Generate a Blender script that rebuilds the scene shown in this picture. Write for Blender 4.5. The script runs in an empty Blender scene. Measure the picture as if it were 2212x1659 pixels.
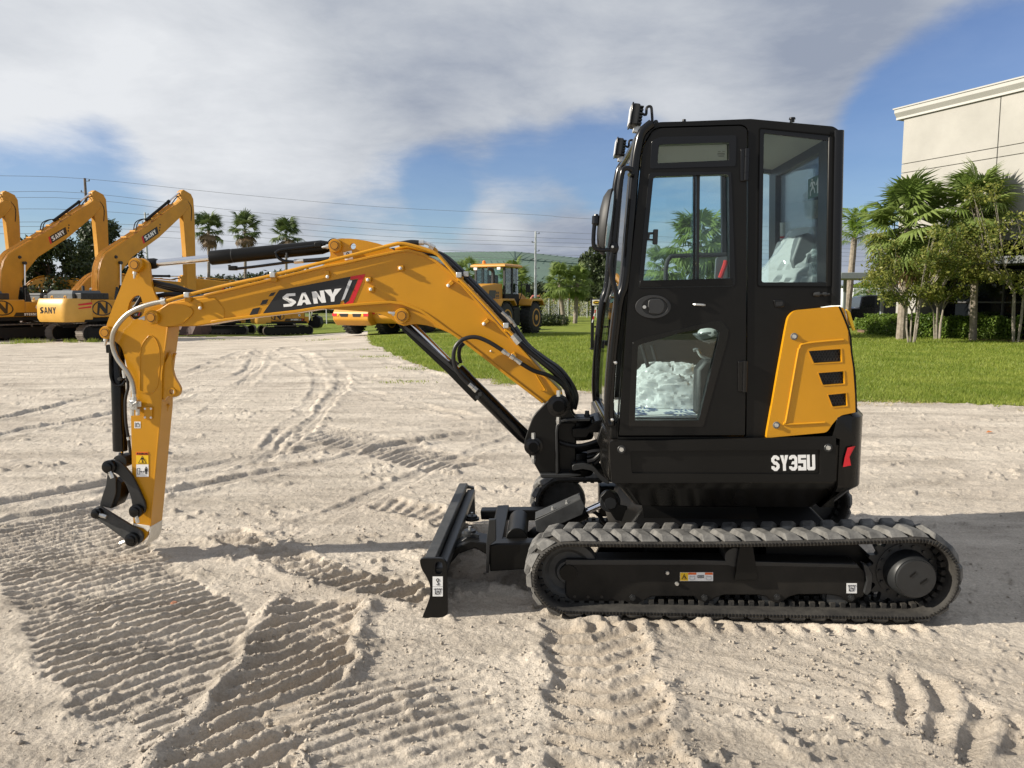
import bpy, bmesh, math, random
import numpy as np
from mathutils import Vector as V, Matrix
from mathutils.geometry import tessellate_polygon
random.seed(7)
RS = np.random.RandomState(11)
R = math.radians
scene = bpy.context.scene
COL = scene.collection

# ------------------------------------------------------------------ camera
F, CX, CY = 1662.0, 1106.0, 829.5          # lens in units of a 2212 x 1659 frame
H = 1.65                                   # eye height, metres
PIT = math.atan(181.5 / 1662.0)            # looking slightly down
CP, SP = math.cos(PIT), math.sin(PIT)
cd = bpy.data.cameras.new('camera')
cam = bpy.data.objects.new('camera', cd)
COL.objects.link(cam)
cam.location = (0, 0, H)
cam.rotation_euler = (math.pi / 2 - PIT, 0, 0)
cd.sensor_fit = 'HORIZONTAL'
cd.sensor_width = 36.0
cd.lens = 36.0 * F / 2212.0
cd.clip_start = 0.05
cd.clip_end = 6000
scene.camera = cam

# ------------------------------------------------------------------ light
SUN_EL, SUN_AZ = R(27), R(9.5)             # travels towards +X and a little +Y, downwards
trav = V((math.cos(SUN_EL) * math.cos(SUN_AZ), math.cos(SUN_EL) * math.sin(SUN_AZ), -math.sin(SUN_EL)))
sd = bpy.data.lights.new('sun', 'SUN')
sd.energy = 5.0
sd.angle = R(0.55)
sd.color = (1.0, 0.92, 0.79)
sun = bpy.data.objects.new('sun', sd)
COL.objects.link(sun)
sun.rotation_euler = trav.to_track_quat('-Z', 'Y').to_euler()
sun.location = (-20, -5, 15)

world = bpy.data.worlds.new('World')
scene.world = world
world.use_nodes = True
wt = world.node_tree
wt.nodes.clear()
def wn(t, **k):
    n = wt.nodes.new(t)
    for a, b in k.items():
        setattr(n, a, b)
    return n
def wl(a, b):
    wt.links.new(a, b)
def wmath(op, a, b=None, c=None, clamp=False):
    n = wn('ShaderNodeMath', operation=op)
    n.use_clamp = clamp
    for i, x in enumerate((a, b, c)):
        if x is None:
            continue
        if isinstance(x, (int, float)):
            n.inputs[i].default_value = x
        else:
            wl(x, n.inputs[i])
    return n.outputs[0]
sky = wn('ShaderNodeTexSky')
sky.sky_type = 'NISHITA'
sky.sun_disc = False
sky.sun_elevation = SUN_EL
sky.sun_rotation = math.atan2(-trav.x, -trav.y)
sky.air_density = 1.0
sky.dust_density = 0.15
sky.ozone_density = 4.5
tc = wn('ShaderNodeTexCoord')
def pdir(u, v):
    a, b = (u - CX) / F, (CY - v) / F
    return V((a, CP + b * SP, -SP + b * CP)).normalized()
sep = wn('ShaderNodeSeparateXYZ')
wl(tc.outputs['Generated'], sep.inputs[0])
zz = wmath('ADD', wmath('MAXIMUM', sep.outputs[2], 0.0), 0.16)
cmb = wn('ShaderNodeCombineXYZ')
wl(wmath('DIVIDE', sep.outputs[0], zz), cmb.inputs[0])
wl(wmath('DIVIDE', sep.outputs[1], zz), cmb.inputs[1])
def noise(scale, detail, rough, off, dist=0.0):
    mp = wn('ShaderNodeMapping')
    mp.inputs['Location'].default_value = off
    wl(cmb.outputs[0], mp.inputs[0])
    n = wn('ShaderNodeTexNoise')
    n.inputs['Scale'].default_value = scale
    n.inputs['Detail'].default_value = detail
    n.inputs['Roughness'].default_value = rough
    n.inputs['Distortion'].default_value = dist
    wl(mp.outputs[0], n.inputs['Vector'])
    return n.outputs['Fac']
n_big = noise(0.75, 9, 0.60, (3.1, 1.7, 0), 0.15)
n_fine = noise(2.1, 10, 0.62, (8.3, 4.4, 2.0), 0.2)
n_soft = noise(1.3, 4, 0.5, (1.3, 9.4, 4.0), 0.1)
nrm = wn('ShaderNodeVectorMath', operation='NORMALIZE')
wl(tc.outputs['Generated'], nrm.inputs[0])
def blob(u, v, rad, w):
    d = pdir(u, v)
    dt = wn('ShaderNodeVectorMath', operation='DOT_PRODUCT')
    wl(nrm.outputs[0], dt.inputs[0])
    dt.inputs[1].default_value = d
    mr = wn('ShaderNodeMapRange', interpolation_type='SMOOTHSTEP')
    mr.inputs['From Min'].default_value = math.cos(R(rad))
    mr.inputs['From Max'].default_value = 1.0
    mr.inputs['To Min'].default_value = 0.0
    mr.inputs['To Max'].default_value = w
    wl(dt.outputs['Value'], mr.inputs['Value'])
    return mr.outputs[0]
# clear gaps (negative) and solid cloud (positive) of the real sky
cover = n_big
hz = wn('ShaderNodeMapRange', interpolation_type='SMOOTHSTEP')
hz.inputs['From Min'].default_value = 0.13
hz.inputs['From Max'].default_value = 0.0
hz.inputs['To Max'].default_value = 0.34
wl(sep.outputs[2], hz.inputs['Value'])
cover = wmath('ADD', cover, hz.outputs[0])
for b in [(110, 375, 7, -.60), (260, 400, 7, -.46), (40, 430, 6, -.3), (620, 470, 6, -.26), (830, 450, 7, -.52), (1060, 400, 7, -.50), (950, 370, 4, -.2),
          (1200, 370, 6, -.48), (1310, 310, 5, -.42), (1900, 330, 7, -.55), (1890, 400, 5, -.35), (2130, 170, 9, -.50), (1960, 220, 7, -.26),
          (2080, 260, 9, -.50), (1480, 400, 7, -.45), (30, 60, 5, -.12), (150, 30, 6, .2),
          (500, 200, 17, .30), (900, 150, 16, .30), (1100, 250, 9, .22), (600, 360, 7, .30), (1500, 120, 16, .30), (1150, 480, 5, .26),
          (300, 620, 9, .12), (0, 290, 6, .42), (1700, 120, 12, .34), (1850, 40, 11, .30), (200, 200, 8, .3), (2100, 20, 8, .22), (1860, 520, 6, .25), (1150, 520, 6, .22)]:
    cover = wmath('ADD', cover, blob(*b))
mask = wn('ShaderNodeMapRange', interpolation_type='SMOOTHSTEP')
mask.inputs['From Min'].default_value = 0.02
mask.inputs['From Max'].default_value = 0.66
mask.inputs['To Min'].default_value = 0.16
wl(wmath('ADD', cover, wmath('MULTIPLY', wmath('SUBTRACT', n_fine, 0.5), 0.78)), mask.inputs['Value'])
# brightness of the cloud body: thin and sunlit parts white, thick parts grey
br = wmath('ADD', wmath('MULTIPLY', wmath('SUBTRACT', n_fine, 0.5), 0.85), wmath('MULTIPLY', wmath('SUBTRACT', n_soft, 0.5), 0.60))
for b in [(430, 220, 11, .20), (300, 150, 11, .10), (640, 300, 9, .10), (80, 110, 10, .10), (1540, 190, 6, .08), (40, 300, 5, .22),
          (640, 330, 5, .08), (900, 60, 13, -.06), (1000, 160, 8, -.08), (1500, 60, 13, -.10), (1750, 130, 10, -.14),
          (1250, 560, 6, -.16), (1250, 480, 6, -.14), (600, 250, 4, -.05), (1850, 500, 9, -.22), (860, 330, 8, -.02), (120, 60, 9, .10), (1700, 60, 10, -.05), (1950, 60, 10, -.12)]:
    br = wmath('ADD', br, blob(*b))
cr = wn('ShaderNodeMapRange')
cr.inputs['From Min'].default_value = -0.35
cr.inputs['From Max'].default_value = 0.45
cr.inputs['To Min'].default_value = 0.0
cr.inputs['To Max'].default_value = 1.0
wl(br, cr.inputs['Value'])
ramp = wn('ShaderNodeValToRGB')
ramp.color_ramp.elements[0].color = (2.9, 3.3, 4.15, 1)
ramp.color_ramp.elements[1].color = (7.5, 7.7, 8.0, 1)
e = ramp.color_ramp.elements.new(0.42)
e.color = (5.1, 5.4, 5.9, 1)
wl(cr.outputs[0], ramp.inputs[0])
mx = wn('ShaderNodeMix', data_type='RGBA')
wl(mask.outputs[0], mx.inputs['Factor'])
hs = wn('ShaderNodeHueSaturation')
hs.inputs['Saturation'].default_value = 1.10
hs.inputs['Value'].default_value = 1.08
hs.inputs['Hue'].default_value = 0.512
wl(sky.outputs[0], hs.inputs['Color'])
wl(hs.outputs[0], mx.inputs['A'])
wl(ramp.outputs[0], mx.inputs['B'])
bg = wn('ShaderNodeBackground')
bg.inputs['Strength'].default_value = 0.068
wl(mx.outputs['Result'], bg.inputs['Color'])
wo = wn('ShaderNodeOutputWorld')
wl(bg.outputs[0], wo.inputs['Surface'])

vs = scene.view_settings
vs.view_transform = 'Standard'
vs.look = 'None'
vs.exposure = 0.66
vs.gamma = 1.0
vs.use_curve_mapping = False
scene.cycles.max_bounces = 8
scene.cycles.transparent_max_bounces = 24

# ------------------------------------------------------------------ picture -> place
def ray(u, v):
    a, b = (u - CX) / F, (CY - v) / F
    return V((a, CP + b * SP, -SP + b * CP))
EYE = V((0, 0, H))
def at(u, v, Y):
    d = ray(u, v)
    return EYE + d * (Y / d.y)
def ground(u, v, z=0.0):
    d = ray(u, v)
    return EYE + d * ((z - H) / d.z)
YAW = R(2.5)
L = V((math.sin(YAW), math.cos(YAW), 0))    # across the digger, away from us
A = V((math.cos(YAW), -math.sin(YAW), 0))   # along it, to its rear
R0 = ground(1610, 1346)
def mp(u, v, off):
    d = ray(u, v)
    return EYE + d * ((off + (R0 - EYE).dot(L)) / d.dot(L))
def mc(s, off, z):
    return V((R0.x, R0.y, 0)) + A * s + L * off + V((0, 0, z))
def sz(p):
    return (p - R0).dot(A), p.z
ZT = {'1': (0, 329.2, .26461), '2': (192.0, 493.7, .24802), '3': (164.6, 603.5, .36366), '4': (685.8, 493.7, .28522),
      '5': (1206.9, 192.0, .31414), '6': (1206.9, 603.5, .33065), '7': (877.8, 987.5, .32242), '8': (1481.2, 1042.4, .32242),
      '9': (1097.2, 795.5, .23148), 'd': (0, 0, 1.0), 'w': (246.9, 960.1, .14876)}
def q(k, *pts):
    ox, oy, s = ZT[k]
    return [(ox + x * s, oy + y * s) for x, y in pts]

# ------------------------------------------------------------------ materials
def mat(name, col, rough=0.5, metal=0.0, spec=0.5, var=0.0, vscale=6.0, col2=None, bump=0.0, bscale=40.0, coat=0.0, bdist=0.01, detail=4):
    m = bpy.data.materials.new(name)
    m.use_nodes = True
    nt = m.node_tree
    b = nt.nodes['Principled BSDF']
    b.inputs['Base Color'].default_value = (*col, 1)
    b.inputs['Roughness'].default_value = rough
    b.inputs['Metallic'].default_value = metal
    b.inputs['Specular IOR Level'].default_value = spec
    b.inputs['Coat Weight'].default_value = coat
    b.inputs['Coat Roughness'].default_value = 0.12
    g = nt.nodes.new('ShaderNodeNewGeometry')
    if var or col2:
        n = nt.nodes.new('ShaderNodeTexNoise')
        n.inputs['Scale'].default_value = vscale
        n.inputs['Detail'].default_value = detail
        n.inputs['Roughness'].default_value = 0.62
        nt.links.new(g.outputs['Position'], n.inputs['Vector'])
        r = nt.nodes.new('ShaderNodeValToRGB')
        c2 = col2 or tuple(min(1, x * (1 + var)) for x in col)
        c1 = col if col2 else tuple(x * (1 - var) for x in col)
        r.color_ramp.elements[0].position = 0.32
        r.color_ramp.elements[1].position = 0.68
        r.color_ramp.elements[0].color = (*c1, 1)
        r.color_ramp.elements[1].color = (*c2, 1)
        nt.links.new(n.outputs['Fac'], r.inputs[0])
        nt.links.new(r.outputs[0], b.inputs['Base Color'])
        rr = nt.nodes.new('ShaderNodeMapRange')
        rr.inputs['To Min'].default_value = max(0.02, rough - 0.07)
        rr.inputs['To Max'].default_value = min(1, rough + 0.09)
        nt.links.new(n.outputs['Fac'], rr.inputs['Value'])
        nt.links.new(rr.outputs[0], b.inputs['Roughness'])
    if bump:
        n = nt.nodes.new('ShaderNodeTexNoise')
        n.inputs['Scale'].default_value = bscale
        n.inputs['Detail'].default_value = 4
        nt.links.new(g.outputs['Position'], n.inputs['Vector'])
        bp = nt.nodes.new('ShaderNodeBump')
        bp.inputs['Strength'].default_value = bump
        bp.inputs['Distance'].default_value = bdist
        nt.links.new(n.outputs['Fac'], bp.inputs['Height'])
        nt.links.new(bp.outputs[0], b.inputs['Normal'])
    return m
def leafmat(name, c1, c2, scale=1.5, trans=0.35):
    m = bpy.data.materials.new(name)
    m.use_nodes = True
    nt = m.node_tree
    b = nt.nodes['Principled BSDF']
    b.inputs['Roughness'].default_value = 0.5
    b.inputs['Specular IOR Level'].default_value = 0.35
    g = nt.nodes.new('ShaderNodeNewGeometry')
    n = nt.nodes.new('ShaderNodeTexNoise')
    n.inputs['Scale'].default_value = scale
    n.inputs['Detail'].default_value = 3
    nt.links.new(g.outputs['Position'], n.inputs['Vector'])
    ad = nt.nodes.new('ShaderNodeMath')
    ad.operation = 'MULTIPLY_ADD'
    ad.inputs[1].default_value = 0.5
    nt.links.new(g.outputs['Random Per Island'], ad.inputs[0])
    sb = nt.nodes.new('ShaderNodeMath')
    sb.operation = 'SUBTRACT'
    sb.inputs[1].default_value = 0.25
    nt.links.new(n.outputs['Fac'], sb.inputs[0])
    nt.links.new(sb.outputs[0], ad.inputs[2])
    r = nt.nodes.new('ShaderNodeValToRGB')
    r.color_ramp.elements[0].position = 0.25
    r.color_ramp.elements[1].position = 0.75
    r.color_ramp.elements[0].color = (*c1, 1)
    r.color_ramp.elements[1].color = (*c2, 1)
    nt.links.new(ad.outputs[0], r.inputs[0])
    nt.links.new(r.outputs[0], b.inputs['Base Color'])
    tr = nt.nodes.new('ShaderNodeBsdfTranslucent')
    nt.links.new(r.outputs[0], tr.inputs['Color'])
    ms = nt.nodes.new('ShaderNodeMixShader')
    ms.inputs[0].default_value = trans
    nt.links.new(b.outputs[0], ms.inputs[1])
    nt.links.new(tr.outputs[0], ms.inputs[2])
    nt.links.new(ms.outputs[0], nt.nodes['Material Output'].inputs['Surface'])
    return m
def glassmat(name, tint, refl=1.0, rough=0.0):
    m = bpy.data.materials.new(name)
    m.use_nodes = True
    nt = m.node_tree
    nt.nodes.remove(nt.nodes['Principled BSDF'])
    t = nt.nodes.new('ShaderNodeBsdfTransparent')
    t.inputs[0].default_value = (*tint, 1)
    g = nt.nodes.new('ShaderNodeBsdfGlossy')
    g.inputs['Roughness'].default_value = rough
    lw = nt.nodes.new('ShaderNodeFresnel')
    lw.inputs['IOR'].default_value = 1.45
    mu = nt.nodes.new('ShaderNodeMath')
    mu.operation = 'MULTIPLY'
    mu.inputs[1].default_value = refl
    nt.links.new(lw.outputs[0], mu.inputs[0])
    ms = nt.nodes.new('ShaderNodeMixShader')
    nt.links.new(mu.outputs[0], ms.inputs[0])
    nt.links.new(t.outputs[0], ms.inputs[1])
    nt.links.new(g.outputs[0], ms.inputs[2])
    nt.links.new(ms.outputs[0], nt.nodes['Material Output'].inputs['Surface'])
    return m
def filmmat(name, alpha=0.5, col=(.8, .83, .82)):
    m = bpy.data.materials.new(name)
    m.use_nodes = True
    nt = m.node_tree
    b = nt.nodes['Principled BSDF']
    b.inputs['Base Color'].default_value = (*col, 1)
    b.inputs['Roughness'].default_value = 0.12
    b.inputs['Specular IOR Level'].default_value = 0.9
    t = nt.nodes.new('ShaderNodeBsdfTransparent')
    ms = nt.nodes.new('ShaderNodeMixShader')
    ms.inputs[0].default_value = alpha
    nt.links.new(t.outputs[0], ms.inputs[1])
    nt.links.new(b.outputs[0], ms.inputs[2])
    nt.links.new(ms.outputs[0], nt.nodes['Material Output'].inputs['Surface'])
    return m

M = {}
M['yellow'] = mat('yellow_paint', (.53, .243, .005), .36, var=.05, vscale=3, coat=.25, spec=.35, bump=.02, bscale=90, bdist=.002)
M['yellow_old'] = mat('yellow_paint_far', (.50, .235, .016), .42, var=.10, vscale=1.2)
M['pin'] = mat('yellow_pin', (.44, .19, .008), .4, var=.05)
M['black'] = mat('black_paint', (.0036, .0035, .0033), .38, spec=.24, col2=(.0068, .0065, .006), vscale=1.8, detail=8, bump=.03, bscale=160, bdist=.001)
M['framepaint'] = mat('dusty_black_frame', (.0042, .0040, .0038), .5, spec=.22, col2=(.020, .018, .0155), vscale=4, detail=9)
M['skirt'] = mat('black_moulded_skirt', (.0042, .0040, .0037), .26, spec=.30, col2=(.0075, .007, .0063), vscale=1.6, bump=.02, bscale=160, bdist=.001)
M['gloss'] = mat('black_gloss', (.004, .004, .0045), .2, spec=.36)
M['seam'] = mat('seam_rubber', (.004, .004, .004), .8, spec=.1)
M['satin'] = mat('satin_black_steel', (.017, .018, .019), .42, spec=.5, var=.2, vscale=9)
M['dusty'] = mat('dusty_steel', (.045, .046, .046), .55, var=.3, vscale=14, spec=.4)
M['rubber'] = mat('track_rubber', (.020, .019, .018), .72, spec=.25, col2=(.052, .048, .042), vscale=9, bump=.25, bscale=60)
M['lug'] = mat('worn_rubber', (.070, .069, .067), .75, spec=.25, col2=(.175, .170, .160), vscale=14, bump=.25, bscale=80)
M['tyre'] = mat('tyre_rubber', (.022, .022, .022), .8, var=.3, vscale=3)
M['hose'] = mat('hose_rubber', (.010, .010, .011), .42, spec=.4, bump=.1, bscale=300, bdist=.001)
M['steel'] = mat('braided_steel', (.46, .44, .39), .38, metal=.85, bump=.5, bscale=420, bdist=.002)
M['zinc'] = mat('zinc_fitting', (.62, .62, .60), .34, metal=.8, var=.1, vscale=60)
M['chrome'] = mat('chrome_rod', (.78, .78, .80), .10, metal=1.0)
M['white'] = mat('white_print', (.80, .80, .79), .4)
M['cap'] = mat('white_plastic', (.80, .80, .78), .4)
M['film'] = mat('white_foam_wrap', (.74, .69, .60), .6, var=.1, vscale=30)
M['ink'] = mat('black_print', (.012, .012, .013), .35)
M['red'] = mat('red_print', (.56, .012, .022), .35)
M['silver'] = mat('silver_print', (.50, .51, .52), .35)
M['orange'] = mat('orange_print', (.72, .13, .012), .45)
M['lemon'] = mat('yellow_print', (.80, .50, .01), .45)
M['grey'] = mat('grey_plastic', (.10, .105, .11), .5)
M['dgrey'] = mat('dark_grey_plastic', (.020, .021, .022), .55)
M['liner'] = mat('cab_headliner', (.42, .40, .34), .8)
M['paper'] = mat('paper_mat', (.66, .68, .68), .7)
M['blue'] = mat('blue_print', (.02, .08, .26), .6)
M['green_sign'] = mat('green_print', (.005, .10, .055), .4)
M['redplastic'] = mat('red_plastic', (.45, .02, .02), .4)
M['beacon'] = mat('beacon_shell', (.78, .66, .42), .3, coat=.5)
M['glass'] = glassmat('cab_glass', (.78, .88, .885), 1.0)
M['glass2'] = glassmat('clear_glass', (.88, .95, .955), .9)
M['darkglass'] = mat('dark_glass', (.008, .010, .012), .06, spec=.5)
M['plastic'] = filmmat('clear_plastic_film', .58, (.86, .86, .855))
M['film2'] = filmmat('seat_film', .42, (.82, .84, .84))

# ------------------------------------------------------------------ mesh building
class MB:
    def __init__(s):
        s.v, s.f = [], []
    def add(s, vs_, fs):
        n = len(s.v)
        s.v += [tuple(x) for x in vs_]
        s.f += [[i + n for i in f] for f in fs]
        return s
    def prism3(s, pts, d, holes=()):
        """solid from a planar outline of 3D points, pushed along d"""
        loops = [list(pts)] + [list(h) for h in holes]
        flat = [p for lp in loops for p in lp]
        n = len(flat)
        allv = [V(p) for p in flat] + [V(p) + d for p in flat]
        if holes:
            tris = tessellate_polygon([[V(p) for p in lp] for lp in loops])
            faces = [list(t) for t in tris] + [[i + n for i in reversed(t)] for t in tris]
        else:
            faces = [list(range(n)), [i + n for i in reversed(range(n))]]
        k = 0
        for lp in loops:
            m = len(lp)
            for i in range(m):
                a, b = k + i, k + (i + 1) % m
                faces.append([a, a + n, b + n, b])
            k += m
        return s.add(allv, faces)
    def pr(s, px, o0, o1, holes=()):
        return s.prism3([mp(u, v, o0) for u, v in px], L * (o1 - o0), [[mp(u, v, o0) for u, v in h] for h in holes])
    def box(s, c, x, y, z):
        c, x, y, z = V(c), V(x), V(y), V(z)
        vs_ = [c + x * i + y * j + z * k for i in (-1, 1) for j in (-1, 1) for k in (-1, 1)]
        return s.add(vs_, [[0, 1, 3, 2], [4, 6, 7, 5], [0, 4, 5, 1], [2, 3, 7, 6], [0, 2, 6, 4], [1, 5, 7, 3]])
    def bx(s, x0, x1, y0, y1, z0, z1):
        return s.box(((x0 + x1) / 2, (y0 + y1) / 2, (z0 + z1) / 2), ((x1 - x0) / 2, 0, 0), (0, (y1 - y0) / 2, 0), (0, 0, (z1 - z0) / 2))
    def cyl(s, p0, p1, r0, r1=None, n=18):
        return s.lathe(p0, V(p1) - V(p0), [(0, r0), (1, r0 if r1 is None else r1)], n)
    def lathe(s, p0, axis, prof, n=20, caps=True):
        p0, axis = V(p0), V(axis)
        w = axis.normalized()
        u = w.orthogonal().normalized()
        t = w.cross(u)
        vs_, fs = [], []
        for (h, r) in prof:
            for i in range(n):
                a = 2 * math.pi * i / n
                vs_.append(p0 + axis * h + (u * math.cos(a) + t * math.sin(a)) * r)
        for j in range(len(prof) - 1):
            for i in range(n):
                a, b = j * n + i, j * n + (i + 1) % n
                fs.append([a, b, b + n, a + n])
        if caps:
            fs.append(list(reversed(range(n))))
            fs.append([(len(prof) - 1) * n + i for i in range(n)])
        return s.add(vs_, fs)
    def tube(s, path, r, n=8, k=0, closed=False):
        P = [V(p) for p in path]
        if k:
            P = catmull(P, k)
        rad = r if isinstance(r, (list, tuple)) else [r] * len(P)
        vs_, fs = [], []
        u = None
        for i, p in enumerate(P):
            t = (P[min(i + 1, len(P) - 1)] - P[max(i - 1, 0)])
            if t.length < 1e-9:
                t = V((0, 0, 1))
            t.normalize()
            if u is None:
                u = t.orthogonal().normalized()
            else:
                u = (u - t * u.dot(t))
                u = u.normalized() if u.length > 1e-6 else t.orthogonal().normalized()
            w = t.cross(u)
            for j in range(n):
                a = 2 * math.pi * j / n
                vs_.append(p + (u * math.cos(a) + w * math.sin(a)) * rad[i])
        for i in range(len(P) - 1):
            for j in range(n):
                a, b = i * n + j, i * n + (j + 1) % n
                fs.append([a, b, b + n, a + n])
        fs.append(list(reversed(range(n))))
        fs.append([(len(P) - 1) * n + j for j in range(n)])
        return s.add(vs_, fs)
    def loft(s, loops, caps=True):
        n = len(loops[0])
        vs_ = [p for lp in loops for p in lp]
        fs = []
        for j in range(len(loops) - 1):
            for i in range(n):
                a, b = j * n + i, j * n + (i + 1) % n
                fs.append([a, b, b + n, a + n])
        if caps:
            fs.append(list(reversed(range(n))))
            fs.append([(len(loops) - 1) * n + i for i in range(n)])
        return s.add(vs_, fs)
    def ball(s, c, r, n=10, sc=(1, 1, 1)):
        c = V(c)
        prof = []
        vs_, fs = [], []
        m = max(4, n // 2)
        for i in range(m + 1):
            th = math.pi * i / m
            for j in range(n):
                ph = 2 * math.pi * j / n
                vs_.append(c + V((r * sc[0] * math.sin(th) * math.cos(ph), r * sc[1] * math.sin(th) * math.sin(ph), r * sc[2] * math.cos(th))))
        for i in range(m):
            for j in range(n):
                fs.append([i * n + j, (i + 1) * n + j, (i + 1) * n + (j + 1) % n, i * n + (j + 1) % n])
        return s.add(vs_, fs)
    def build(s, name, m, parent=None, bevel=0.0, smooth=True, ang=35, segs=2, weld=False):
        org = ORG.get(parent.name, V((0, 0, 0))) if parent else V((0, 0, 0))
        me = bpy.data.meshes.new(name)
        me.from_pydata([(x - org.x, y - org.y, z - org.z) for x, y, z in s.v], [], s.f)
        bm = bmesh.new()
        bm.from_mesh(me)
        bmesh.ops.remove_doubles(bm, verts=bm.verts, dist=1e-5)
        bmesh.ops.recalc_face_normals(bm, faces=bm.faces)
        bm.to_mesh(me)
        bm.free()
        me.materials.append(M[m] if isinstance(m, str) else m)
        if smooth:
            me.polygons.foreach_set('use_smooth', [True] * len(me.polygons))
            me.set_sharp_from_angle(angle=R(ang))
        o = bpy.data.objects.new(name, me)
        COL.objects.link(o)
        if parent:
            o.parent = parent
            ORG[o.name] = org
        if bevel:
            b = o.modifiers.new('bevel', 'BEVEL')
            b.width = bevel
            b.segments = segs
            b.limit_method = 'ANGLE'
            b.angle_limit = R(40)
            b.harden_normals = False
        return o
ORG = {}
def catmull(P, k):
    out = []
    n = len(P)
    for i in range(n - 1):
        p0, p1, p2, p3 = P[max(i - 1, 0)], P[i], P[i + 1], P[min(i + 2, n - 1)]
        for j in range(k):
            t = j / k
            out.append(0.5 * ((2 * p1) + (p2 - p0) * t + (2 * p0 - 5 * p1 + 4 * p2 - p3) * t * t + (3 * p1 - p0 - 3 * p2 + p3) * t ** 3))
    out.append(P[-1])
    return out
def rnd2(pts, rs, n=4):
    """round the corners of a 2D outline; rs one radius or one per corner"""
    out = []
    m = len(pts)
    for i in range(m):
        r = rs if isinstance(rs, (int, float)) else rs[i]
        p, a, b = V((*pts[i], 0)), V((*pts[i - 1], 0)), V((*pts[(i + 1) % m], 0))
        if r <= 0:
            out.append(tuple(p.xy))
            continue
        da, db = (a - p), (b - p)
        ra = min(r, da.length * .49)
        rb = min(r, db.length * .49)
        pa, pb = p + da.normalized() * ra, p + db.normalized() * rb
        for j in range(n + 1):
            t = j / n
            x = pa * (1 - t) ** 2 + p * 2 * t * (1 - t) + pb * t * t
            out.append(tuple(x.xy))
    return out
def tag(o, label=None, cat=None, group=None, kind=None):
    if label:
        o['label'] = label
    if cat:
        o['category'] = cat
    if group:
        o['group'] = group
    if kind:
        o['kind'] = kind
    return o
def thing(name, loc=(0, 0, 0), label=None, cat=None, group=None, rz=0.0, local=False):
    o = bpy.data.objects.new(name, None)
    o.empty_display_size = 0.3
    COL.objects.link(o)
    o.location = loc
    o.rotation_euler = (0, 0, rz)
    ORG[o.name] = V((0, 0, 0)) if local else V(loc)
    return tag(o, label, cat, group)
def copy_tree(o, parent=None):
    c = o.copy()
    COL.objects.link(c)
    if parent:
        c.parent = parent
    for ch in list(o.children):
        copy_tree(ch, c)
    return c
def npmesh(name, verts, faces, m, kind=None, smooth=False, attrs=None, parent=None):
    """mesh from numpy arrays; faces (n,3) or (n,4)"""
    me = bpy.data.meshes.new(name)
    nv, nf, k = len(verts), len(faces), faces.shape[1]
    me.vertices.add(nv)
    me.vertices.foreach_set('co', np.ascontiguousarray(verts, dtype=np.float32).ravel())
    me.loops.add(nf * k)
    me.loops.foreach_set('vertex_index', np.ascontiguousarray(faces, dtype=np.int32).ravel())
    me.polygons.add(nf)
    me.polygons.foreach_set('loop_start', np.arange(0, nf * k, k, dtype=np.int32))
    me.polygons.foreach_set('loop_total', np.full(nf, k, dtype=np.int32))
    if smooth:
        me.polygons.foreach_set('use_smooth', np.ones(nf, dtype=bool))
    if attrs:
        for an, av in attrs.items():
            at_ = me.attributes.new(an, 'FLOAT', 'POINT')
            at_.data.foreach_set('value', np.ascontiguousarray(av, dtype=np.float32))
    me.update(calc_edges=True)
    me.materials.append(M[m] if isinstance(m, str) else m)
    o = bpy.data.objects.new(name, me)
    COL.objects.link(o)
    if parent:
        o.parent = parent
    if kind:
        o['kind'] = kind
    return o

# ------------------------------------------------------------------ lettering
def stroke(pts, w, r=0.0):
    """outline of a mitred stroke along a polyline"""
    P = [V((x, y)) for x, y in pts]
    lf, rt = [], []
    for i, p in enumerate(P):
        d0 = (P[i] - P[i - 1]).normalized() if i else (P[1] - P[0]).normalized()
        d1 = (P[i + 1] - P[i]).normalized() if i < len(P) - 1 else d0
        n0, n1 = V((-d0.y, d0.x)), V((-d1.y, d1.x))
        b = (n0 + n1)
        b = b / max(0.3, b.length_squared) * 2 * (w / 2)
        lf.append(tuple(p + b))
        rt.append(tuple(p - b))
    return lf + rt[::-1]
def rpath(pts, r):
    if r <= 0:
        return list(pts)
    """polyline with chamfered corners"""
    out = [pts[0]]
    for i in range(1, len(pts) - 1):
        p, a, b = V(pts[i]), V(pts[i - 1]), V(pts[i + 1])
        for t in ((a - p).normalized() * min(r, (a - p).length * .45), (b - p).normalized() * min(r, (b - p).length * .45)):
            out.append(tuple(p + t))
    out.append(pts[-1])
    return out
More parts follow.
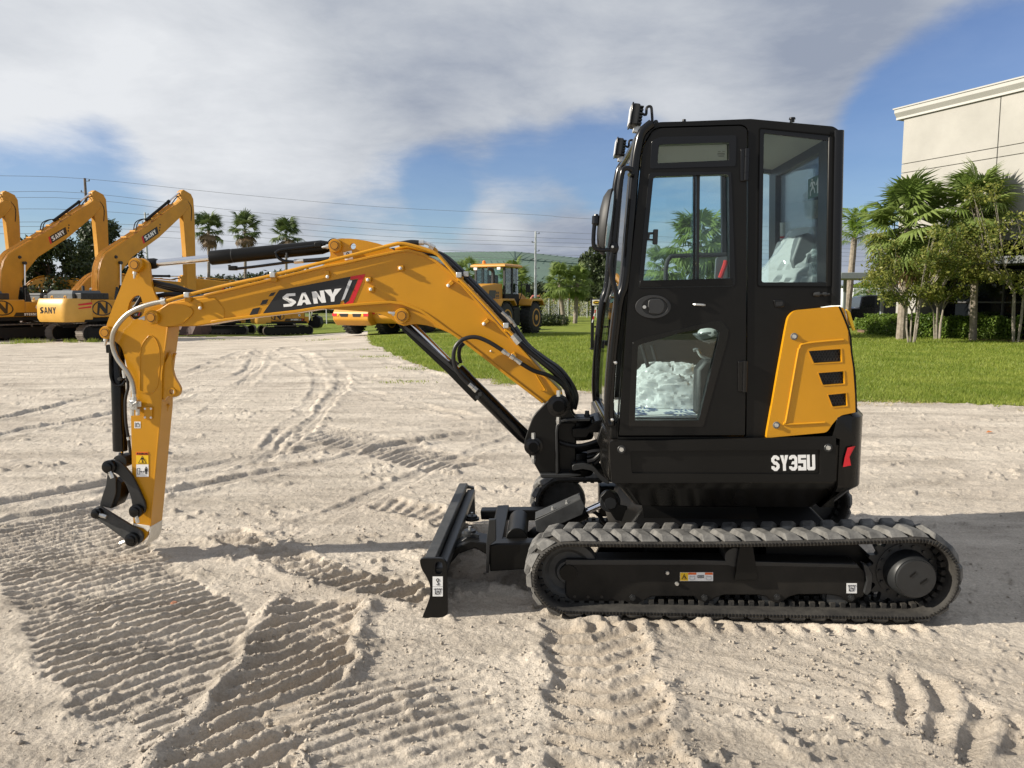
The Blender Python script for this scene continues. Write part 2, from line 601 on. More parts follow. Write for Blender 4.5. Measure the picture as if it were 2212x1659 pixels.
def glyph(ch, t):
    """list of (outline, holes) in a unit box"""
    th = min(t, .21)                        # level strokes are thinner than upright ones
    h, kx = t / 2, th / t
    def S(*p, r=.26):
        w_ = [(a, (b if .001 < b < .999 else b)) for a, b in p]
        w_ = [(a, (th / 2 if abs(b - h) < 1e-6 else 1 - th / 2 if abs(b - 1 + h) < 1e-6 else b) / kx) for a, b in w_]
        return ([(a, b * kx) for a, b in stroke(rpath(w_, r), t)], [])
    if t > .33 and ch in 'S5':
        return [S((1 - h, .70), (1 - h, 1 - h), (h, 1 - h), (h, .52), (1 - h, .49), (1 - h, h), (h, h), (h, .31), r=.22)] if ch == 'S' else [S((1, 1 - h), (h, 1 - h), (h, .57), (1 - h, .57), (1 - h, h), (h, h), (h, .30), r=0)]
    if ch == 'S':
        return [S((.97, 1 - h), (h, 1 - h), (h, .5), (1 - h, .5), (1 - h, h), (.0, h))]
    if ch == '5':
        return [S((.97, 1 - h), (h, 1 - h), (h, .56), (1 - h, .56), (1 - h, h), (.0, h), r=.06)]
    if ch == '2':
        return [S((.0, 1 - h), (1 - h, 1 - h), (1 - h, .5), (h, .5), (h, h), (1, h))]
    if ch == '3':
        return [S((h, .72), (h, 1 - h), (1 - h, 1 - h), (1 - h, h), (h, h), (h, .28), r=.18), ([(.40, .5 + th * .45), (1 - t, .5 + th * .45), (1 - t, .5 - th * .45), (.25, .5 - th * .45)], [])]
    if ch == '6':
        return [S((.97, 1 - h), (h, 1 - h), (h, h), (1 - h, h), (1 - h, .55), (t, .55))]
    if ch == 'C':
        return [S((1, .70), (1 - h, 1 - h), (h, 1 - h), (h, h), (1 - h, h), (1, .30))]
    if ch == 'G':
        return [S((1, 1 - h), (h, 1 - h), (h, h), (1 - h, h), (1 - h, .5), (.5, .5))]
    if ch == 'A':
        return [([(0, 0), (.5 - t * .55, 1), (.5 + t * .55, 1), (1, 0), (1 - t, 0), (1 - t * 1.25, .2), (t * 1.25, .2), (t, 0)], [[(.5 - .15, .40), (.5 + .15, .40), (.5, .80)]])]
    if ch == 'N':
        return [([(0, 0), (0, 1), (t * 1.05, 1), (1 - t, .42), (1 - t, 1), (1, 1), (1, 0), (1 - t * 1.05, 0), (t, .58), (t, 0)], [])]
    if ch == 'Y':
        return [([(0, 1), (t * 1.15, 1), (.5, .62), (1 - t * 1.15, 1), (1, 1), (.5 + h, .40), (.5 + h, 0), (.5 - h, 0), (.5 - h, .40)], [])]
    if ch == 'U':
        return [([(0, 1), (0, .10), (.14, 0), (.86, 0), (1, .10), (1, 1), (1 - t, 1), (1 - t, th), (t, th), (t, 1)], [])]
    if ch == 'L':
        return [S((h, 1), (h, h), (1, h))]
    if ch == 'I':
        return [([(.5 - h, 0), (.5 - h, 1), (.5 + h, 1), (.5 + h, 0)], [])]
    if ch == 'W':
        return [(stroke([(h * .8, 1), (.27, .02), (.5, .8), (.73, .02), (1 - h * .8, 1)], t * .9), [])]
    if ch == 'R':
        return [(stroke([(h, 0), (h, 1 - h), (1 - h, 1 - h), (1 - h, .5), (t, .5)], t), []), (stroke([(.5, .42), (.95, 0)], t), [])]
    return []
def text2(word, t=.3, gap=.16):
    """outlines laid out left to right, unit height, unit advance; returns total width"""
    out, x = [], 0.0
    for ch in word:
        if ch == ' ':
            x += .6
            continue
        for o, hs in glyph(ch, t):
            out.append(([(x + a, b) for a, b in o], [[(x + a, b) for a, b in h] for h in hs]))
        x += 1 + gap
    return out, x - gap
def put_text(mb, word, place, depth, t=.3, gap=.16):
    """place(a, b) maps unit width/height to a 3D point; depth = 3D vector of thickness"""
    gl, w = text2(word, t, gap)
    for o, hs in gl:
        mb.prism3([place(a / w, b) for a, b in o], depth, [[place(a / w, b) for a, b in h] for h in hs])
    return mb
# ------------------------------------------------------------------ ground
def vnoise(x, y, seed):
    xi, yi = np.floor(x).astype(np.int64), np.floor(y).astype(np.int64)
    fx, fy = x - xi, y - yi
    fx, fy = fx * fx * (3 - 2 * fx), fy * fy * (3 - 2 * fy)
    def hsh(a, b):
        h = (a * 374761393 + b * 668265263 + seed * 1442695041) & 0xFFFFFFFF
        h = ((h ^ (h >> 13)) * 1274126177) & 0xFFFFFFFF
        return ((h ^ (h >> 16)) & 0xFFFF) / 65535.0
    a, b, c, d = hsh(xi, yi), hsh(xi + 1, yi), hsh(xi, yi + 1), hsh(xi + 1, yi + 1)
    return (a * (1 - fx) + b * fx) * (1 - fy) + (c * (1 - fx) + d * fx) * fy
def fbm(x, y, sc, octs, seed, gain=.55):
    s, a, t = 0.0, 1.0, 0.0
    c, sn = math.cos(.6), math.sin(.6)
    x, y = x / sc, y / sc
    for i in range(octs):
        s = s + a * vnoise(x, y, seed + i * 7)
        t += a
        a *= gain
        x, y = (x * c - y * sn) * 2.03 + 11.3, (x * sn + y * c) * 2.03 + 5.7
    return s / t
def gp(pts):
    return np.array([[p.x, p.y] for p in (ground(u, v) for u, v in pts)])
def along(X, Y, line):
    """signed side distance, arc length and closeness to a polyline"""
    best = np.full(X.shape, 1e9)
    arc = np.zeros(X.shape)
    side = np.zeros(X.shape)
    acc = 0.0
    for i in range(len(line) - 1):
        a, b = line[i], line[i + 1]
        d = b - a
        ln = math.hypot(*d)
        d = d / ln
        rx, ry = X - a[0], Y - a[1]
        tt = rx * d[0] + ry * d[1]
        lo = -0.02 if i else -9e9
        hi = ln
        tc_ = np.clip(tt, 0, ln)
        dist = np.hypot(rx - tc_ * d[0], ry - tc_ * d[1])
        up = dist < best
        best = np.where(up, dist, best)
        arc = np.where(up, acc + tc_, arc)
        side = np.where(up, -rx * d[1] + ry * d[0], side)
        acc += ln
    return best, side, arc, acc
def smooth(x, a, b):
    t = np.clip((x - a) / (b - a), 0, 1)
    return t * t * (3 - 2 * t)
def curve(pts, k=5):
    P = catmull([V((*p, 0)) for p in pts], k)
    return [(p.x, p.y) for p in P]
# prints: centre line in the frame, width, bar pitch, bar slant, depth, berm, chevron
PRINTS = [
    dict(l=curve([(400, 1400), (560, 1560), (640, 1660)]), w=.75, p=.087, sl=.05, soft=1, d=.022, b=.0, ch=0, fresh=0),
    dict(l=curve([(70, 1120), (180, 1220), (300, 1345), (420, 1470), (450, 1500)]), w=.86, p=.087, sl=.05, soft=1, d=.046, b=.006, ch=0, fresh=.1),
    dict(l=curve([(700, 1290), (672, 1350), (636, 1440), (575, 1540), (505, 1640), (420, 1760)]), w=.46, p=.150, sl=1.05, d=.058, b=.030, ch=.0, fresh=1),
    dict(l=curve([(1262, 1340), (1290, 1420), (1318, 1510), (1336, 1600), (1352, 1740)]), w=.48, p=.118, sl=.16, d=.048, b=.016, ch=-.34, fresh=1),
    dict(l=curve([(820, 1086), (900, 1102), (990, 1125)]), w=.34, p=.11, sl=.4, d=.040, b=.014, ch=0, fresh=.5),
    dict(l=curve([(770, 1460), (890, 1580), (990, 1690)]), w=.80, p=.078, sl=-.1, soft=1, d=.026, b=.0, ch=0, fresh=0),
    dict(l=curve([(640, 925), (760, 950), (900, 985), (1000, 1010)]), w=.75, p=.13, sl=.3, d=.030, b=.006, ch=.2, fresh=.2),
    dict(l=curve([(930, 1215), (1060, 1240), (1180, 1262)]), w=.30, p=.11, sl=.2, d=.03, b=.012, ch=.2, fresh=.6),
    dict(l=curve([(1880, 1460), (2030, 1530), (2200, 1640)]), w=.42, p=.16, sl=.8, d=.030, b=.012, ch=0, fresh=.3),
    dict(l=curve([(1440, 1500), (1640, 1440), (1860, 1430)]), w=.5, p=.15, sl=.9, d=.012, b=.003, ch=.3, fresh=.1),
    dict(l=curve([(478, 1148), (560, 1186), (650, 1224), (740, 1252), (830, 1272), (925, 1288)]), w=.26, p=.125, sl=-.45, d=.072, b=.018, ch=0, fresh=.6),
]
RUTS = [dict(l=curve(x), w=w_, d=d_) for x, w_, d_ in [
    ([(-200, 940), (60, 892), (260, 846), (430, 796), (540, 745)], .32, .05), ([(-200, 985), (90, 925), (300, 880), (520, 812), (560, 745)], .32, .045),
    ([(-200, 1130), (60, 1080), (240, 1046), (560, 990), (900, 930), (1290, 900)], .30, .035), ([(-200, 1180), (60, 1120), (260, 1080), (620, 1016), (940, 950), (1290, 912)], .26, .035),
    ([(560, 742), (640, 790), (780, 842), (960, 890), (1250, 935)], .34, .04), ([(620, 742), (720, 790), (860, 830), (1040, 868), (1250, 890)], .34, .04),
    ([(700, 738), (820, 775), (960, 812), (1160, 842)], .30, .03), ([(440, 900), (540, 820), (600, 760), (620, 740)], .28, .03),
    ([(560, 1000), (690, 900), (740, 815), (700, 760)], .24, .03), ([(520, 1020), (640, 910), (690, 830), (660, 760)], .24, .03),
    ([(600, 1160), (800, 1075), (960, 1000), (1130, 940)], .22, .02), ([(300, 800), (500, 770), (760, 752)], .5, .05), ([(0, 770), (250, 764), (520, 752)], .5, .05),
    ([(1500, 1480), (1800, 1530), (2250, 1620)], .2, .012), ([(1850, 960), (2050, 985), (2300, 1000)], .4, .03), ([(1850, 1060), (2050, 1050), (2300, 1040)], .3, .02)]]
for p_ in PRINTS + RUTS:
    p_['g'] = gp(p_['l'])
base_line = np.array([[mc(s_, -.01, 0).x, mc(s_, -.01, 0).y] for s_ in (-.92, .95)])
def lawn_edge(X):
    """depth at which the grass starts"""
    e = [(-4.6, 40), (-4.4, 34), (-2.8, 20.5)]
    e = [(-60, 47), (-16, 50), (-9.5, 51), (-7.2, 38), (-5.2, 29), (-3.07, 21.6), (-1.05, 16.4), (1.13, 14), (5, 12.3), (9, 11.7), (30, 11.4)]
    xs = np.array([a for a, b in e])
    ys = np.array([b for a, b in e])
    return np.interp(X, xs, ys)
def lawn_mask(X, Y):
    n = (fbm(X, Y, .9, 4, 91) - .5) * 1.5 * (1 + Y * .012) + (vnoise(X * 6, Y * 6, 5) - .5) * .35
    m = Y - lawn_edge(X) + n
    return m
def slope(X, Y):
    """the yard falls away gently towards the parked excavators"""
    return -(.62 * smooth(Y, 12, 44) + .012 * np.maximum(Y - 44, 0)) * smooth(-X, 2, 16)
def gz(x, y):
    return float(slope(np.array([float(x)]), np.array([float(y)]))[0])
def heights(X, Y):
    far = smooth(Y, 9, 30)
    lawn = np.clip(lawn_mask(X, Y) / .25, 0, 1)
    z = (fbm(X, Y, 2.6, 3, 3) - .5) * .05 * (1 + far * .5)
    wx, wy = X + (fbm(X, Y, .5, 3, 51) - .5) * .22, Y + (fbm(X, Y, .5, 3, 52) - .5) * .22
    near = np.clip(1 - (Y - 8) / 14, 0, 1)
    clod = fbm(X * .8 + Y * .2, Y * 1.0, .085, 4, 17)
    lump = smooth(fbm(X, Y, .42, 3, 29), .50, .72)
    fine = (clod - .5) * .014 + smooth(clod, .58, .74) * .022 * (.15 + lump) + (fbm(X, Y, .030, 3, 19, .7) - .5) * .010
    streak = (fbm(X * .32 + Y * .1, Y * 1.15, .16, 4, 37) - .5) * .046 * (.25 + .75 * smooth(fbm(X, Y, 1.4, 2, 43), .42, .62)) * smooth(Y, 4.2, 7)
    fresh = np.zeros(X.shape)
    damp = np.ones(X.shape)
    add = np.zeros(X.shape)
    for i, p in enumerate(PRINTS):
        g = p['g']
        lo, hi = g.min(0) - p['w'] - .3, g.max(0) + p['w'] + .3
        sel = (X > lo[0]) & (X < hi[0]) & (Y > lo[1]) & (Y < hi[1])
        if not sel.any():
            continue
        x, y = wx[sel] * .25 + X[sel] * .75, wy[sel] * .25 + Y[sel] * .75
        dist, side, arc, tot = along(x, y, g)
        hw = p['w'] / 2
        ends = smooth(arc, 0.0, .06) * smooth(tot - arc, 0.0, .06)
        wob = hw + (fbm(x, y, .16, 2, 60 + i) - .5) * .10
        ins = (1 - smooth(dist, wob - .025, wob + .025)) * ends
        rim = np.exp(-((dist - wob - .03) / .045) ** 2) * ends
        ph = (arc + side * p['sl'] - np.abs(side) * p['ch'] + (fbm(x, y, .25, 3, 80 + i) - .5) * .045) / p['p']
        t = ph - np.floor(ph)
        crisp = np.where(t < .58, smooth(t, .26, .52) * .88 + .12 * smooth(t, 0, .4), 1 - smooth(t, .62, .78))
        soft = np.where(t < .62, smooth(t, 0, .5), 1 - smooth(t, .70, .95))
        bars = soft if p.get('soft') else .45 * crisp + .55 * soft     # a ramp with a steep lip
        keep = .45 + .75 * smooth(fbm(x, y, .5, 2, 70 + i), .30, .62)
        rough = (fbm(x, y, .045, 4, 90 + i, .7) - .47) * min(.05, p['d'] * .55)
        h = ins * (-p['d'] * .35 + (bars - .35) * p['d'] * .85 * keep + rough * (.25 + bars)) + rim * p['b'] * (.4 + 1.3 * fbm(x, y, .13, 3, 99 + i))
        add[sel] = add[sel] * (1 - np.maximum(ins, rim * .7)) + h
        damp[sel] *= 1 - ins * .55
        fresh[sel] = np.maximum(fresh[sel], ins * (1 - bars * .7) * p['fresh'])
    for i, p in enumerate(RUTS):
        g = p['g']
        lo, hi = g.min(0) - 1.2, g.max(0) + 1.2
        sel = (X > lo[0]) & (X < hi[0]) & (Y > lo[1]) & (Y < hi[1])
        if not sel.any():
            continue
        x, y = wx[sel], wy[sel]
        dist, side, arc, tot = along(x, y, g)
        hw = p['w'] / 2 * (1 + far[sel] * .6)
        ins = 1 - smooth(dist, hw * .75, hw)
        rim = np.exp(-((dist - hw * 1.25) / (.05 + .05 * far[sel])) ** 2)
        rib = .5 + .5 * np.sin(side / .05 * 2 * math.pi * .5)
        amp = 1.0 * (1 - .5 * smooth(y, 5, 15)) * (.25 + 1.1 * smooth(fbm(x, y, 1.6, 2, 160 + i), .3, .65))
        h = (-ins * p['d'] * (.55 + .45 * rib) * .8 + rim * p['d'] * .6 * (.2 + 1.5 * fbm(x, y, .22, 3, 120 + i))) * amp
        add[sel] += h
        damp[sel] *= 1 - ins * .5
        fresh[sel] = np.maximum(fresh[sel], -.0 + ins * .0)
    # soil squeezed up along the near track
    dist, side, arc, tot = along(X, Y, base_line)
    t = (arc + side * .35) / .1075
    t = t - np.floor(t)
    tooth = smooth(t, .15, .42) * (1 - smooth(t, .58, .92))
    rid = np.exp(-((side + .055) / .055) ** 2) * (side < .12) * smooth(arc, 0, .05) * smooth(tot - arc, 0, .1)
    add += rid * (.006 + .032 * tooth * (.3 + fbm(X, Y, .08, 3, 140)) ) + rid * (fbm(X, Y, .03, 2, 141) - .5) * .018
    fresh = np.maximum(fresh, rid * .5)
    # under the machine the soil is pressed flat
    s_, o_ = (X - R0.x) * A.x + (Y - R0.y) * A.y, (X - R0.x) * L.x + (Y - R0.y) * L.y
    for c_ in (.15, 1.57):
        und = smooth(.15 - np.abs(o_ - c_), 0, .04) * smooth(1.02 - np.abs(s_), 0, .06)
        add = add * (1 - und) - und * .012
        damp = damp * (1 - und * .95)
        z = z * (1 - und)
    near_m = np.exp(-(np.maximum(np.abs(s_) - 1.2, 0) ** 2 + np.maximum(np.abs(o_ - .86) - .9, 0) ** 2) / .4)
    z = z * (1 - .92 * near_m)
    z = z + (fine * (.35 + .65 * near) + streak) * damp + add
    z = z * (1 - lawn) + lawn * ((fbm(X, Y, 3, 3, 3) - .5) * .05 + (fbm(X, Y, .12, 2, 8) - .5) * .02)
    return z + slope(X, Y), fresh, lawn
def zat(x, y):
    return float(heights(np.array([float(x)]), np.array([float(y)]))[0][0])

NR, NC = 760, 980
vv = np.concatenate([np.linspace(2050, 1675, 24, endpoint=False), np.linspace(1675, 760, 620, endpoint=False), np.linspace(760, 667, NR - 644)])
yy = np.array([ground(CX, v).y for v in vv])
tt = np.linspace(-1, 1, NC)
GX = np.clip(tt / .94, -1, 1)[None, :] * (yy[:, None] * .74 + .6) + (np.sign(tt) * np.maximum(np.abs(tt) - .94, 0) / .06)[None, :] * (3.5 + .25 * yy[:, None])
GY = np.repeat(yy[:, None], NC, 1)
GY = GY + (vnoise(GX * 3, GY * 3, 1) - .5) * 0.0
GZ, GF, GL = heights(GX, GY)
verts = np.stack([GX, GY, GZ], -1).reshape(-1, 3)
ii = np.arange(NR * NC).reshape(NR, NC)
quads = np.stack([ii[:-1, :-1], ii[:-1, 1:], ii[1:, 1:], ii[1:, :-1]], -1).reshape(-1, 4)
fl = (GL[:-1, :-1] + GL[:-1, 1:] + GL[1:, 1:] + GL[1:, :-1]).reshape(-1) / 4
# the sand: pale, dusty, with warmer freshly turned soil in the prints
def sandmat():
    m = bpy.data.materials.new('sand')
    m.use_nodes = True
    nt = m.node_tree
    b = nt.nodes['Principled BSDF']
    b.inputs['Roughness'].default_value = .92
    b.inputs['Specular IOR Level'].default_value = .12
    g = nt.nodes.new('ShaderNodeNewGeometry')
    def nz(sc, det, ro, off=0):
        n = nt.nodes.new('ShaderNodeTexNoise')
        n.inputs['Scale'].default_value = sc
        n.inputs['Detail'].default_value = det
        n.inputs['Roughness'].default_value = ro
        nt.links.new(g.outputs['Position'], n.inputs['Vector'])
        return n.outputs['Fac']
    r = nt.nodes.new('ShaderNodeValToRGB')
    r.color_ramp.elements[0].position, r.color_ramp.elements[1].position = .30, .70
    r.color_ramp.elements[0].color = (.47, .42, .362, 1)
    r.color_ramp.elements[1].color = (.655, .60, .522, 1)
    nt.links.new(nz(.55, 7, .68), r.inputs[0])
    mp_ = nt.nodes.new('ShaderNodeMapping')
    mp_.inputs['Scale'].default_value = (.35, 1.5, 1)
    mp_.inputs['Rotation'].default_value = (0, 0, .12)
    nt.links.new(g.outputs['Position'], mp_.inputs[0])
    ns = nt.nodes.new('ShaderNodeTexNoise')
    ns.inputs['Scale'].default_value = 1.4
    ns.inputs['Detail'].default_value = 8
    ns.inputs['Roughness'].default_value = .7
    nt.links.new(mp_.outputs[0], ns.inputs['Vector'])
    rs_n = nt.nodes.new('ShaderNodeValToRGB')
    rs_n.color_ramp.elements[0].position, rs_n.color_ramp.elements[1].position = .36, .56
    rs_n.color_ramp.elements[0].color = (.66, .645, .63, 1)
    rs_n.color_ramp.elements[1].color = (1.05, 1.04, 1.03, 1)
    nt.links.new(ns.outputs['Fac'], rs_n.inputs[0])
    m0 = nt.nodes.new('ShaderNodeMix')
    m0.data_type, m0.blend_type = 'RGBA', 'MULTIPLY'
    m0.inputs['Factor'].default_value = .9
    nt.links.new(r.outputs[0], m0.inputs['A'])
    nt.links.new(rs_n.outputs[0], m0.inputs['B'])
    gr = nt.nodes.new('ShaderNodeValToRGB')
    gr.color_ramp.elements[0].position, gr.color_ramp.elements[1].position = .28, .62
    gr.color_ramp.elements[0].color = (.50, .48, .45, 1)
    gr.color_ramp.elements[1].color = (1.12, 1.11, 1.09, 1)
    nt.links.new(nz(70, 6, .8), gr.inputs[0])
    mu = nt.nodes.new('ShaderNodeMix')
    mu.data_type, mu.blend_type = 'RGBA', 'MULTIPLY'
    mu.inputs['Factor'].default_value = .75
    nt.links.new(m0.outputs['Result'], mu.inputs['A'])
    nt.links.new(gr.outputs[0], mu.inputs['B'])
    at_ = nt.nodes.new('ShaderNodeAttribute')
    at_.attribute_name = 'fresh'
    mf = nt.nodes.new('ShaderNodeMix')
    mf.data_type = 'RGBA'
    mf.inputs['B'].default_value = (.44, .365, .28, 1)
    sc_ = nt.nodes.new('ShaderNodeMath')
    sc_.operation = 'MULTIPLY'
    sc_.inputs[1].default_value = .6
    nt.links.new(at_.outputs['Fac'], sc_.inputs[0])
    nt.links.new(sc_.outputs[0], mf.inputs['Factor'])
    nt.links.new(mu.outputs['Result'], mf.inputs['A'])
    nt.links.new(mf.outputs['Result'], b.inputs['Base Color'])
    bp = nt.nodes.new('ShaderNodeBump')
    bp.inputs['Strength'].default_value = .8
    bp.inputs['Distance'].default_value = .011
    nt.links.new(nz(150, 5, .8), bp.inputs['Height'])
    bp2 = nt.nodes.new('ShaderNodeBump')
    bp2.inputs['Strength'].default_value = .7
    bp2.inputs['Distance'].default_value = .04
    nt.links.new(nz(11, 5, .7), bp2.inputs['Height'])
    nt.links.new(bp.outputs[0], bp2.inputs['Normal'])
    nt.links.new(bp2.outputs[0], b.inputs['Normal'])
    return m
M['sand'] = sandmat()
M['soil_grass'] = mat('lawn_turf', (.125, .175, .024), .9, spec=.1, col2=(.24, .265, .055), vscale=1.1, bump=.8, bscale=26, bdist=.06, detail=9)
M['field'] = mat('field_grass', (.080, .125, .022), .95, spec=.1, col2=(.20, .20, .062), vscale=.10, bump=.6, bscale=3, bdist=.2, detail=8)
def sub(name, sel, m, kind, attrs=False):
    fs = quads[sel]
    used = np.unique(fs)
    remap = np.full(NR * NC, -1, dtype=np.int64)
    remap[used] = np.arange(len(used))
    return npmesh(name, verts[used], remap[fs], m, kind, True, {'fresh': GF.reshape(-1)[used]} if attrs else None)
sub('sand_ground', fl < .5, 'sand', 'structure', True)
sub('lawn', fl >= .5, 'soil_grass', 'structure')
# open ground beyond and around, out to the horizon
def sheet(name, pts, z, m, kind='structure'):
    mb = MB()
    mb.add([(x, y, z) for x, y in pts], [list(range(len(pts)))])
    o = mb.build(name, m)
    o['kind'] = kind
    return o
sheet('field', [(-2500, -400), (2500, -400), (2500, 4500), (-2500, 4500)], -1.9, 'field')
sheet('yard', [(-70, -60), (70, -60), (70, 11), (12, 11), (-5, 20), (-5, 36), (-70, 36)], -1.8, 'sand')

# grass blades
def blades(n, ylo, yhi, keep, hh, ww, seed):
    rs = np.random.RandomState(seed)
    out = []
    while len(out) < 1 or sum(len(a) for a in out) < n:
        k = n * 3
        yv = 1 / (1 / ylo + (1 / yhi - 1 / ylo) * rs.rand(k))
        xv = (rs.rand(k) * 2 - 1) * (yv * .70 + .6)
        m_ = lawn_mask(xv, yv)
        dens = np.clip(.35 + m_ * .5, 0, 1)
        ok = (m_ > keep) & (rs.rand(k) < dens)
        # a dozen bare or worn spots
        ok &= rs.rand(k) < .35 + .9 * smooth(fbm(xv, yv, 1.3, 3, 201), .30, .55)
        out.append(np.stack([xv[ok], yv[ok]], 1))
    p = np.concatenate(out)[:n]
    z = heights(p[:, 0], p[:, 1])[0]
    h = hh * (.5 + rs.rand(n)) * (1 + p[:, 1] * .012)
    w = ww * (.6 + .8 * rs.rand(n)) * (1 + p[:, 1] * .06)
    a = rs.rand(n) * math.pi * 2
    ln = h * (.25 + .75 * rs.rand(n))
    b = rs.rand(n) * math.pi * 2
    base = np.stack([p[:, 0], p[:, 1], z - .004], 1)
    dw = np.stack([np.cos(a) * w, np.sin(a) * w, np.zeros(n)], 1)
    tip = base + np.stack([np.cos(b) * ln, np.sin(b) * ln, h], 1)
    vv_ = np.stack([base - dw, base + dw, tip], 1).reshape(-1, 3)
    return vv_, np.arange(3 * n).reshape(-1, 3)
M['blade'] = leafmat('grass_blade', (.15, .22, .024), (.32, .365, .07), .8, .5)
bv, bf = blades(300000, 11.0, 38, -.12, .050, .0042, 5)
npmesh('grass', bv, bf, 'blade', 'stuff')
rs_ = np.random.RandomState(44)
n_ = 60000
dy_ = 1 / (1 / 11.0 + (1 / 40.0 - 1 / 11.0) * rs_.rand(n_))
dx_ = (rs_.rand(n_) * 2 - 1) * (dy_ * .70 + .6)
dm_ = lawn_mask(dx_, dy_)
ok_ = (dm_ > -.55) & (dm_ < .9) & (rs_.rand(n_) < np.exp(-(dm_ / .38) ** 2)) & (fbm(dx_, dy_, .8, 3, 77) > .42)
ok_ |= (dm_ >= .3) & (rs_.rand(n_) < .10)
dx_, dy_ = dx_[ok_], dy_[ok_]
k_ = len(dx_)
dz_ = heights(dx_, dy_)[0]
aa_, bb_ = rs_.rand(k_) * 6.28, rs_.rand(k_) * 6.28
hh_ = .05 * (.4 + rs_.rand(k_)) * (1 + dy_ * .012)
ww_ = .0045 * (1 + dy_ * .06)
ba_ = np.stack([dx_, dy_, dz_ - .004], 1)
dw_ = np.stack([np.cos(aa_) * ww_, np.sin(aa_) * ww_, 0 * aa_], 1)
tp_ = ba_ + np.stack([np.cos(bb_) * hh_ * 1.1, np.sin(bb_) * hh_ * 1.1, hh_ * .8], 1)
M['straw'] = leafmat('dry_grass_blade', (.26, .22, .085), (.46, .39, .19), .8, .3)
npmesh('dry_grass', np.stack([ba_ - dw_, ba_ + dw_, tp_], 1).reshape(-1, 3), np.arange(3 * k_).reshape(-1, 3), 'straw', 'stuff')
# weeds at the feet of the parked excavators and stray tufts on the sand edge
def tuft(cx, cy, n, r, h, rs):
    p = rs.normal(0, r, (n, 2)) * np.array([1, .5]) + np.array([cx, cy])
    z = heights(p[:, 0], p[:, 1])[0]
    a = rs.rand(n) * 6.28
    hh = h * (.4 + rs.rand(n))
    base = np.stack([p[:, 0], p[:, 1], z - .01], 1)
    w = .012
    dw = np.stack([np.cos(a) * w, np.sin(a) * w, 0 * a], 1)
    tip = base + np.stack([np.cos(a + 2) * hh * .7, np.sin(a + 2) * hh * .7, hh], 1)
    return np.stack([base - dw, base + dw, tip], 1).reshape(-1, 3)
rs_ = np.random.RandomState(3)
tv = []
for u, v, n, r, h in [(62, 738, 500, .45, .22), (155, 738, 120, .2, .2), (200, 737, 160, .2, .22), (20, 742, 160, .4, .12), (470, 732, 90, .5, .1), (700, 728, 90, .4, .1), (820, 778, 160, .45, .05), (905, 805, 160, .4, .05), (770, 760, 120, .5, .05), (870, 835, 120, .3, .05)]:
    g_ = ground(u, v, -.55 if u < 500 else -.1)
    tv.append(tuft(g_.x, g_.y, n, r, h, rs_))
tv = np.concatenate(tv)
npmesh('weeds', tv, np.arange(len(tv)).reshape(-1, 3), 'blade', 'stuff')

# crumbs of soil lying on the sand
n_c = 5000
rs_ = np.random.RandomState(9)
cy_ = 1 / (1 / 2.3 + (1 / 8.5 - 1 / 2.3) * rs_.rand(n_c * 3))
cx_ = (rs_.rand(n_c * 3) * 2 - 1) * (cy_ * .70 + .3)
pm = np.zeros(len(cy_))
for p in PRINTS:
    if p['b'] > .01:
        d_, s_, a_, t_ = along(cx_, cy_, p['g'])
        pm = np.maximum(pm, np.exp(-((d_ - p['w'] / 2) / .07) ** 2))
okc = rs_.rand(len(cy_)) < .10 + .5 * smooth(fbm(cx_, cy_, .5, 3, 29), .5, .7) + pm
und = (np.abs((cx_ - R0.x) * A.x + (cy_ - R0.y) * A.y) < 1.1) & (np.abs((cx_ - R0.x) * L.x + (cy_ - R0.y) * L.y - .86) < .88)
okc &= ~und
cx_, cy_ = cx_[okc][:n_c], cy_[okc][:n_c]
n_c = len(cx_)
cz_ = heights(cx_, cy_)[0]
rad_ = .0025 + .009 * rs_.rand(n_c) ** 4 + .002 * rs_.rand(n_c)
octv = np.array([[1, 0, 0], [0, 1, 0], [-1, 0, 0], [0, -1, 0], [0, 0, 1], [0, 0, -1]], float)
octf = np.array([[0, 1, 4], [1, 2, 4], [2, 3, 4], [3, 0, 4], [1, 0, 5], [2, 1, 5], [3, 2, 5], [0, 3, 5]])
ov = octv[None] * (rad_[:, None, None] * (.6 + .7 * rs_.rand(n_c, 6, 1))) + rs_.normal(0, 1, (n_c, 6, 3)) * rad_[:, None, None] * .18
ov = ov + np.stack([cx_, cy_, cz_ + rad_ * .35], 1)[:, None, :]
of = (octf[None] + (np.arange(n_c) * 6)[:, None, None]).reshape(-1, 3)
npmesh('sand_crumbs', ov.reshape(-1, 3), of, 'sand', 'stuff')
# the one reddish stone lying in the fine prints on the left, and a dry orange leaf far right
g_ = ground(376, 1308)
mb = MB()
rr = random.Random(5)
pts = []
mb.ball((g_.x, g_.y, zat(g_.x, g_.y) + .006), .017, 9, (1.2, .8, .7))
mb.v = [(x + rr.uniform(-.003, .003), y + rr.uniform(-.003, .003), z + rr.uniform(-.002, .002)) for x, y, z in mb.v]
M['stone'] = mat('red_stone', (.42, .19, .11), .8, var=.2, vscale=90)
tag(mb.build('stone', 'stone', smooth=False), 'small reddish stone lying among the fine tread prints', 'stone')

g_ = ground(2138, 935)
zl_ = zat(g_.x, g_.y) + .012
mb = MB()
mb.add([(g_.x - .05, g_.y, zl_), (g_.x - .01, g_.y - .03, zl_ + .012), (g_.x + .05, g_.y + .01, zl_ + .006), (g_.x + .0, g_.y + .035, zl_ + .02)], [[0, 1, 2, 3]])
M['dryleaf'] = mat('dry_leaf', (.50, .16, .03), .7)
tag(mb.build('dry_leaf', 'dryleaf', smooth=False), 'single dry orange leaf on the bare sand right of the counterweight', 'leaf')
